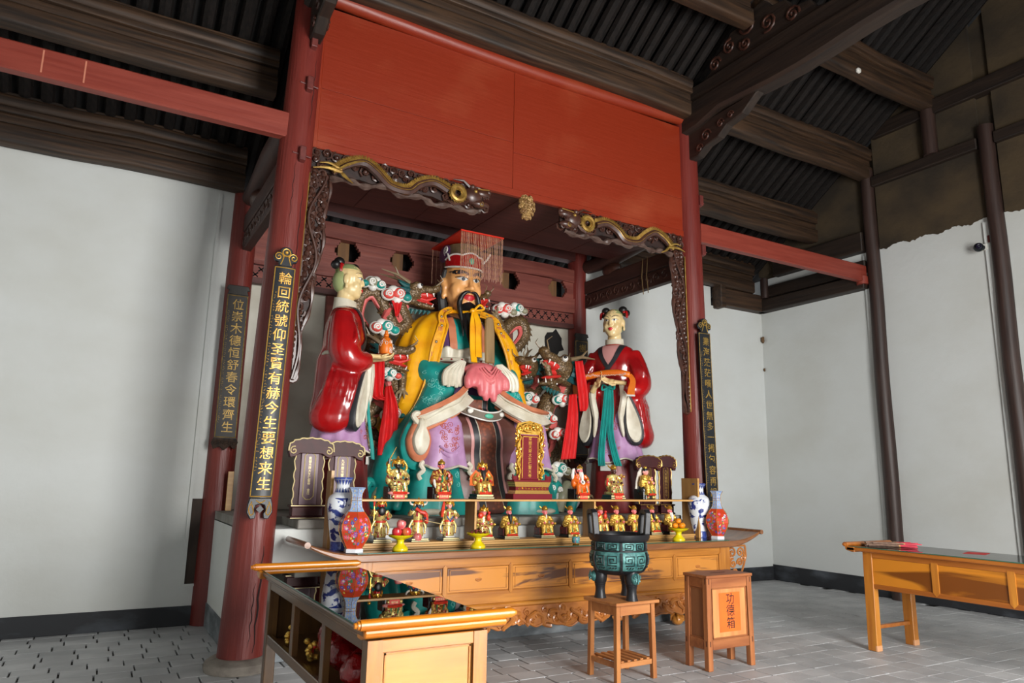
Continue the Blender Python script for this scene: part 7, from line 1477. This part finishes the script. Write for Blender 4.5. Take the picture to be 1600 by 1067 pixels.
dragon('clay dragon with red mouth peering left from behind the gold cape edge at right', [(4.80, 7.85, 3.06), (4.95, 7.9, 2.98), (4.98, 7.95, 2.8), (4.8, 7.95, 2.66), (4.66, 7.95, 2.5), (4.72, 7.98, 2.3), (4.9, 8.0, 2.1)], .085, (4.74, 7.78, 3.04), (-.85, -.6, -.1), .95, clouds=(((4.72, 7.74, 2.60), .10, ('red', 'teal', 'teal'), -1), ((4.76, 7.74, 2.36), .08, ('teal', 'teal', 'red'), 1)))
dragon('clay dragon at far right of the throne with raised head and wide open jaws', [(5.22, 7.72, 2.98), (5.30, 7.8, 2.86), (5.26, 7.85, 2.66), (5.06, 7.8, 2.62), (4.98, 7.8, 2.4), (5.1, 7.85, 2.22), (5.22, 7.85, 2.06), (5.14, 7.85, 1.86), (5.0, 7.86, 1.7), (5.2, 7.9, 1.5), (5.34, 7.9, 1.3)], .115, (5.16, 7.66, 3.02), (-.92, -.25, .28), 1.25,
       clouds=(((5.12, 7.62, 2.60), .10, ('teal', 'red', 'teal'), 1), ((4.94, 7.66, 2.36), .10, ('red', 'teal', 'grey'), -1), ((5.08, 7.62, 2.16), .10, ('red', 'red', 'teal'), 1), ((5.06, 7.60, 1.72), .11, ('teal', 'teal', 'grey'), 1), ((5.0, 7.6, 1.48), .09, ('grey', 'teal', 'grey'), -1)),
       legs=(((5.1, 7.7, 2.72), (4.96, 7.6, 2.78), (4.88, 7.58, 3.0)), ((5.2, 7.7, 2.2), (5.12, 7.6, 2.1), (5.14, 7.6, 1.92)), ((5.25, 7.8, 1.7), (5.38, 7.65, 1.6), (5.48, 7.6, 1.42))), mouth=.9)
# painted clay rockwork at the feet of the dragons
for x, y, w, lb, sd in ((2.72, 7.78, .40, 'painted clay wave and rock mound at the foot of the left dragons', 1), (5.12, 7.75, .38, 'painted clay wave and rock mound at the foot of the right dragons', 2)):
    t = thing('clay_rockwork', lb, 'sculpture', (x, y, 1.197)); b = MB(); rr = random.Random(sd)
    for k in range(9): b.ell((rr.uniform(-w, w)*.8, rr.uniform(-.1, .2), .12+.03*k*rr.random()), (.16, .12, .14+.12*rr.random()))
    b.ell((0, .15, .25), (.2, .15, .42)); me = fuse(b, .024, 4); me.name = 'rock'; link('rock', me, paint('white_clay', S(206, 206, 204), S(176, 176, 172)) if sd == 1 else bpy.data.materials['white_clay'], t)
    for k in range(4): MB().tube(bez([(-w+.45*k*w, -.14, .02), (-w+.45*k*w+.04, -.17, .2), (-w+.45*k*w+.12, -.15, .34), (-w+.45*k*w+.2, -.15, .30)], 5), [.07]*6+[.06]*5+[.05, .045, .04, .035, .02], 9).build('wave', CLR['teal'] if k % 2 else CLR['grey'], t)
# red cloths tied on the dragons
REDCL = mat('red_gauze', S(214, 16, 18), S(190, 10, 14), (60, 60, 6), .7)
def cloth(lab, L_, R_, y, seed, amp=.018):
    A = bez(L_, 8); B = bez(R_, 8); n = min(len(A), len(B)); m = 22; rings = []
    for i in range(n):
        row = []
        for j in range(m+1): q = j/m; p = A[i].lerp(B[i], q); row.append(V((p.x, y+amp*sin(q*15+seed+.5*sin(i*.3))+p.y, p.z)))
        rings.append(row)
    b = MB(); b.loft(rings, cap=False, closed=False); me = baked(b.mesh('red_cloth'), [('SOLIDIFY', dict(thickness=.012, offset=0))]); me.name = 'red_cloth'
    return tag(link('red_cloth', me, REDCL), lab, 'cloth', 'red cloths tied on the dragons')
cloth('red cloth loop hanging below the orange bag on the left dragon', [(2.56, 0, 2.92), (2.58, 0, 2.6), (2.60, 0, 2.46), (2.74, -.01, 2.42)], [(2.70, 0, 2.98), (2.72, 0, 2.7), (2.72, 0, 2.5), (2.76, -.01, 2.47)], 7.60, 1)
cloth('long red cloth strip hanging down the lower left dragon', [(2.74, .03, 2.58), (2.72, 0, 2.3), (2.69, 0, 2.05), (2.68, 0, 1.82)], [(2.80, .03, 2.60), (2.88, 0, 2.36), (2.89, 0, 2.1), (2.86, 0, 1.84)], 7.56, 2)
cloth('small red cloth tail below the red cloud at upper left', [(2.82, 0, 3.62), (2.86, 0, 3.52), (2.88, 0, 3.44)], [(2.95, 0, 3.62), (2.93, 0, 3.52), (2.90, 0, 3.44)], 7.76, 3, .008)
cloth('red cloth band over the neck of the far right dragon', [(5.24, 0, 3.10), (5.26, -.02, 2.8), (5.30, -.02, 2.52), (5.32, 0, 2.46)], [(5.37, 0, 3.12), (5.42, -.02, 2.84), (5.44, -.02, 2.56), (5.42, 0, 2.47)], 7.50, 4)
cloth('wide red cloth strip hanging at lower right beside the gilt tablet', [(5.16, .02, 2.66), (5.12, 0, 2.4), (5.06, 0, 2.1), (5.02, 0, 1.84)], [(5.28, .02, 2.68), (5.30, 0, 2.42), (5.28, 0, 2.1), (5.26, 0, 1.86)], 7.48, 5)

# ------------------------------------------------------------------ small things on the walls and roof
cam_ = thing('wall_camera', 'small black dome camera on a bracket on the right wall beside the post', 'camera', (WX1, 4.865, 4.79))
MB().box(-.06, 0, -.05, .05, -.03, .05).build('bracket', WHT, cam_, smooth=False, bevel=.004); MB().ell((-.13, .02, 0), .062).tube([(-.06, 0, 0), (-.1, .01, 0)], .035, 12).build('dome', BLACKB, cam_)
MB().lathe([(.035, 0), (.036, .02), (.028, .025), (.0, .012)], 16, c=(-.165, .0, 0), axis=(-.8, -.5, 0)).build('lens_ring', mat('lens_dark', S(26, 20, 40), rough=.1), cam_)
MB().box(-.05, 0, -.16, -.06, .06, .16).build('junction_box', PEG, cam_, smooth=False, bevel=.006)
tag(MB().ell((0, 0, 0), (.045, .03, .04)).build('white_roof_ornament', WHT), 'small white bulb fixed under the topmost right purlin', 'lamp'); bpy.data.objects['white_roof_ornament'].location = (8.35, 5.30, 7.08)
for z, lb in ((4.12, 'small brown bracket in the right rear corner of the wall'), (3.58, 'small dark hook low in the right rear corner of the wall')):
    o = tag(MB().tube([(0, 0, .05), (-.04, -.02, .03), (-.05, -.03, -.03), (-.02, -.01, -.05)], [.02, .03, .03, .012], 8).build('corner_hook', mat('rusty_brown', S(110, 84, 56), rough=.8)), lb, 'hook'); o.location = (WX1-.0, YB-.02, z)
    if z < 4: o.scale = (.5, .5, .5)
o = tag(MB().box(-.03, .03, -.01, .01, 0, .42).build('leaning_board', SHELFW, smooth=False, bevel=.002), 'thin pale board leaning on the pedestal behind the left column', 'board'); o.location = (1.33, 8.45, 1.20)
# small joined decoration counts as stuff
for o in bpy.data.objects:
    n = o.name.split('.')[0]
    if n.startswith('painted_') or n in ('meander_relief', 'silver_buttons', 'rust_stitch_marks', 'white_ring_pattern', 'belt_stones', 'blue_leaf_border', 'gold_edge_lines', 'apron_relief', 'cloud_scrolls', 'carved_scrolls', 'carved_scroll', 'carved_cloud', 'fret_dark_inlay', 'back_spines', 'teeth', 'gilt_crest', 'tenon_end', 'chalk_mark', 'drying_crack', 'trim', 'raised_bead', 'panel_bead', 'gold_rims', 'plinth_scroll', 'chair_knobs', 'gilt_line', 'gilt_scroll', 'gilt_bead'): o['kind'] = 'stuff'
